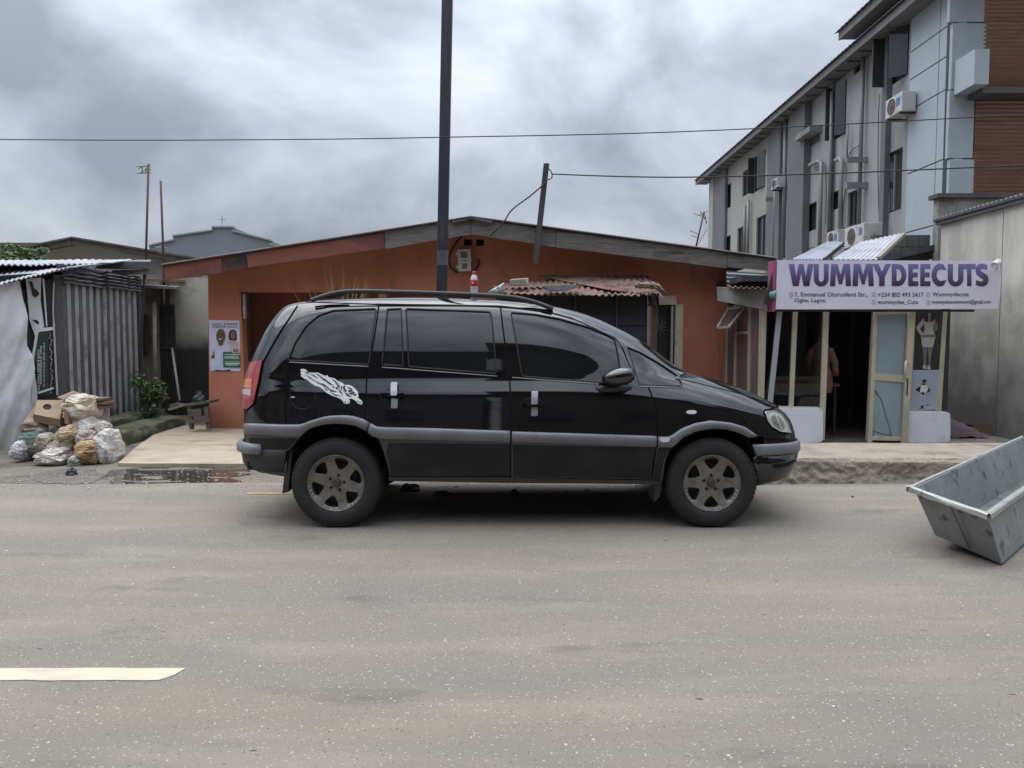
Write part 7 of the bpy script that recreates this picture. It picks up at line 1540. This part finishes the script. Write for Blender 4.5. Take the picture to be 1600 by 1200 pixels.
cbd = M('dark_cardboard', (.17, .115, .075), (.13, .09, .06), scale=5, rough=.9)
box = thing('cardboard_box', P(75, 655, 8.6), 'dusty cardboard box with an oval hand hole, on the left of the pile', 'box')
T = [(57, 625), (99, 624), (92, 654), (52, 647)]
Yb = 8.50
pts = [P(57, 625, 8.70), P(99, 625, 8.70), P(93, 655, 8.44), P(52, 647, 8.44)]
n_ = (pts[1] - pts[0]).cross(pts[3] - pts[0]).normalized(); n_ = n_ if n_.y > 0 else -n_
def boxmap(u, v): return pts[0].lerp(pts[1], u).lerp(pts[3].lerp(pts[2], u), v)
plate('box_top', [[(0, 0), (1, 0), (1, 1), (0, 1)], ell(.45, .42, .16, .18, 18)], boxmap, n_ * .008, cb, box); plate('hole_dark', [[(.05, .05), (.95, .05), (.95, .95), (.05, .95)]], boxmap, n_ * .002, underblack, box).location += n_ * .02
MB().hexa([pts[3], pts[2], pts[2] + Vector((0, .006, 0)), pts[3] + Vector((0, .006, 0))], [p + Vector((0, 0, -.085)) for p in (pts[3], pts[2], pts[2] + Vector((0, .006, 0)), pts[3] + Vector((0, .006, 0)))]).build('box_front', cbd, box)
MB().quad([pts[1], pts[2], pts[2] - Vector((0, 0, .085)), pts[1] - Vector((0, 0, .11))], (.006, 0, 0)).build('box_side', cbd, box)
MB().quad([pts[0], pts[3], pts[3] - Vector((0, 0, .085)), pts[0] - Vector((0, 0, .11))], (.006, 0, 0)).build('box_side', cbd, box)
tag(MB().quad([P(99, 628, 8.46), P(106, 629, 8.46), P(107, 663, 8.42), P(101, 662, 8.42)], (0, .04, 0)).build('cardboard_strip', M('folded_brown_strip', (.24, .15, .095), rough=.9)), 'upright brown strip of cardboard between box and cream sack', 'cardboard')
tag(MB().quad([P(36, 660, 8.6), P(52, 637, 8.75), P(54, 645, 8.7), P(42, 663, 8.55)], (.02, .02, 0)).build('cardboard_flap', cb), 'cardboard flap sticking out left of the box', 'cardboard')
for i, (x0, y0, x1, y1) in enumerate(((132, 622, 157, 625), (134, 627, 163, 631), (133, 633, 161, 637))):
    tag(MB().quad([P(x0, y0, 8.75), P(x1, y1 - 2, 8.7), P(x1, y1 + 2, 8.7), P(x0, y0 + 4, 8.75)], (0, .25, 0)).build('cardboard_sheet', cbd), ['topmost', 'middle', 'lowest'][i] + ' of the three flattened cardboards right of the cream sack', 'cardboard', 'flattened cardboards')
tag(MB().quad([P(90, 621, 8.8), P(113, 612, 8.8), P(126, 617, 8.75), P(100, 625, 8.7)], (0, .02, .01)).build('cardboard_sheet', cb), 'flat cardboard behind the top of the box', 'cardboard'); tag(MB().bar(P(88, 622, 8.85), P(110, 608, 8.85), .02).build('stick', MATS['brown_post']), 'short brown stick poking up from the top of the sack pile', 'stick')

# ================================================================== METAL TROUGH CART
tro = M('galvanised_trough', (.25, .27, .265), (.20, .22, .215), scale=3, rough=.42, metallic=.35, bump=.12, bscale=12, stain=(.075, .08, .085), sscale=(7, 7, 7), spos=.61, swid=.03, stain2=(.085, .08, .07), s2scale=(24, 24, 24), s2pos=.655, s2wid=.02, rough2=.6)
rimm = M('trough_rim', (.42, .43, .40), (.33, .34, .33), scale=8, rough=.45, metallic=.35, stain=(.15, .15, .14), sscale=(9, 9, 9), spos=.64, swid=.05)
LL, NN = P(1427, 761, 4.85), P(1541, 801, 4.38); ctr = LL
ddir = Vector((.70, .715, 0)).normalized(); LEN = 3.3
LR = LL + ddir * LEN + Vector((0, 0, .02)); NR_ = NN + ddir * LEN + Vector((0, 0, .03))
bL, bN = P(1461, 836, 4.86), P(1566, 882, 4.46); bLR = bL + ddir * (LEN - .35); bNR = bN + ddir * (LEN - .35)
cart = thing('metal_trough_cart', (bL + bN) / 2 * 1.0 - Vector((0, 0, bL.z)), 'dented grey metal trough cart jutting in at the right edge of the road', 'cart')
th_ = .012
MB().quad([LL, NN, bN, bL], (.01, .012, 0)).build('end_plate', tro, cart); MB().quad([NN, NR_, bNR, bN], (-.008, .010, 0)).build('side_plate', tro, cart); MB().quad([LL, LR, bLR, bL], (.008, -.010, 0)).build('side_plate', tro, cart); MB().quad([LR, NR_, bNR, bLR], (-.01, -.01, 0)).build('end_plate', tro, cart)
MB().quad([bL, bN, bNR, bLR], (0, 0, .01)).build('bottom_plate', M('shaded_trough_bottom', (.10, .11, .11), (.15, .16, .16), scale=6, rough=.7, stain=(.06, .055, .045), sscale=(6, 6, 6), spos=.55, swid=.1), cart)  # floor colour darkened to offset the light this upturned plate catches
cN = (LL + NN + LR + NR_) / 4
def rimseg(a, b, name='rim'):
    d = (b - a).normalized(); outv = (a + b) / 2 - cN; outv -= d * outv.dot(d); outv.z = 0; outv.normalize(); n = 18; mb = MB()
    prf = [(0, .004), (.022, .006), (.030, -.002), (.030, -.030), (.026, -.034), (.024, -.006), (0, -.004)]
    def fn(u, v):
        i = min(int(v * 6), 5); t = v * 6 - i; p0, p1 = prf[i], prf[i + 1]; o, z = p0[0] + (p1[0] - p0[0]) * t, p0[1] + (p1[1] - p0[1]) * t
        w = .007 * nz(u * 6 + a.x, v) if z < -.01 else 0; return a - d * .028 + (b - a + d * .056) * u + outv * (o + w) + Vector((0, 0, z + w + .004 * nz(u * 5, a.y)))
    mb.sheet(fn, n, 12); mb.build(name, rimm, cart)
rimseg(LL, NN); rimseg(NN, NR_); rimseg(LR, LL); rimseg(NR_, LR)
ribm = M('trough_fold', (.15, .165, .17), rough=.5, metallic=.3)
MB().bar(P(1484, 790, 4.56) , P(1515, 858, 4.62), .012, .006).build('fold_line', ribm, cart)
wc = bLR - ddir * .75 + (bNR - bLR) * .5; wa = (bNR - bLR).normalized()
for s in (-1, 1):
    c_ = wc + wa * (.42 * s); c_.z = .15; wv = MB(); wv.lathe(c_ - wa * .025, wa, [(0, 0), (.10, 0), (.14, .0), (.15, .01), (.15, .04), (.14, .05), (.10, .05), (0, .05)], 28); wv.build('cart_wheel', tyre_m, cart, smooth=True)
for s in (-1, 1): q0_ = wc + wa * (.24 * s); q1_ = wc + wa * (.42 * s); q0_.z = q1_.z = .15; MB().bar(q0_, q1_, .03).build('axle', ribm, cart)
MB().tube([LR, LR + ddir * .5, NR_ + ddir * .5, NR_], .014, 8).build('push_handle', ribm, cart)

# ================================================================== ACROSS THE ROAD (behind the camera, seen in the car's paint and glass)
struct(MB().box(-60, 60, -5.2, -3.32, -.02, .12).build('far_pavement', slab_m))
rb = random.Random(11); x = -75
opp = [M('opposite_brown_wall', (.13, .11, .09), rough=.9), M('opposite_grey_wall', (.11, .11, .11), rough=.9), M('opposite_dark_wall', (.08, .07, .06), rough=.9)]; k = 0
order = ['first', 'second', 'third', 'fourth', 'fifth', 'sixth', 'seventh', 'eighth', 'ninth', 'tenth', 'eleventh', 'twelfth', 'thirteenth', 'fourteenth', 'fifteenth', 'sixteenth', 'seventeenth', 'eighteenth', 'nineteenth', 'twentieth', 'last']
desc = [o_ + ' block from the left in the dark row across the road' for o_ in order]
while x < 75:
    w = rb.uniform(8, 11); h = rb.uniform(7.4, 8.4) + (3.2 if x > 3 else 0); t = thing('opposite_building', (x + w / 2, -8, 0), desc[k], 'building'); MB().box(x, x + w - .4, -13, -6.4, 0, h).build('wall', opp[k % 3], t)
    mb = MB(); mb.sheet(lambda u, v: (x - .4 + (w + .4) * u, -5.7 - 3.8 * v, h + 1.2 * v + .02 * math.sin(u * w / .25 * 6.28)), 120, 2, th=(0, 0, -.03)); mb.build('roof', darkroof, t)
    for i in range(int(w // 2.2)):
        for j in range(2): MB().box(x + .6 + i * 2.2, x + 1.7 + i * 2.2, -6.42, -6.39, 1.2 + j * 3.2, 2.6 + j * 3.2).build('window', wgl, t)
    x += w; k += 1
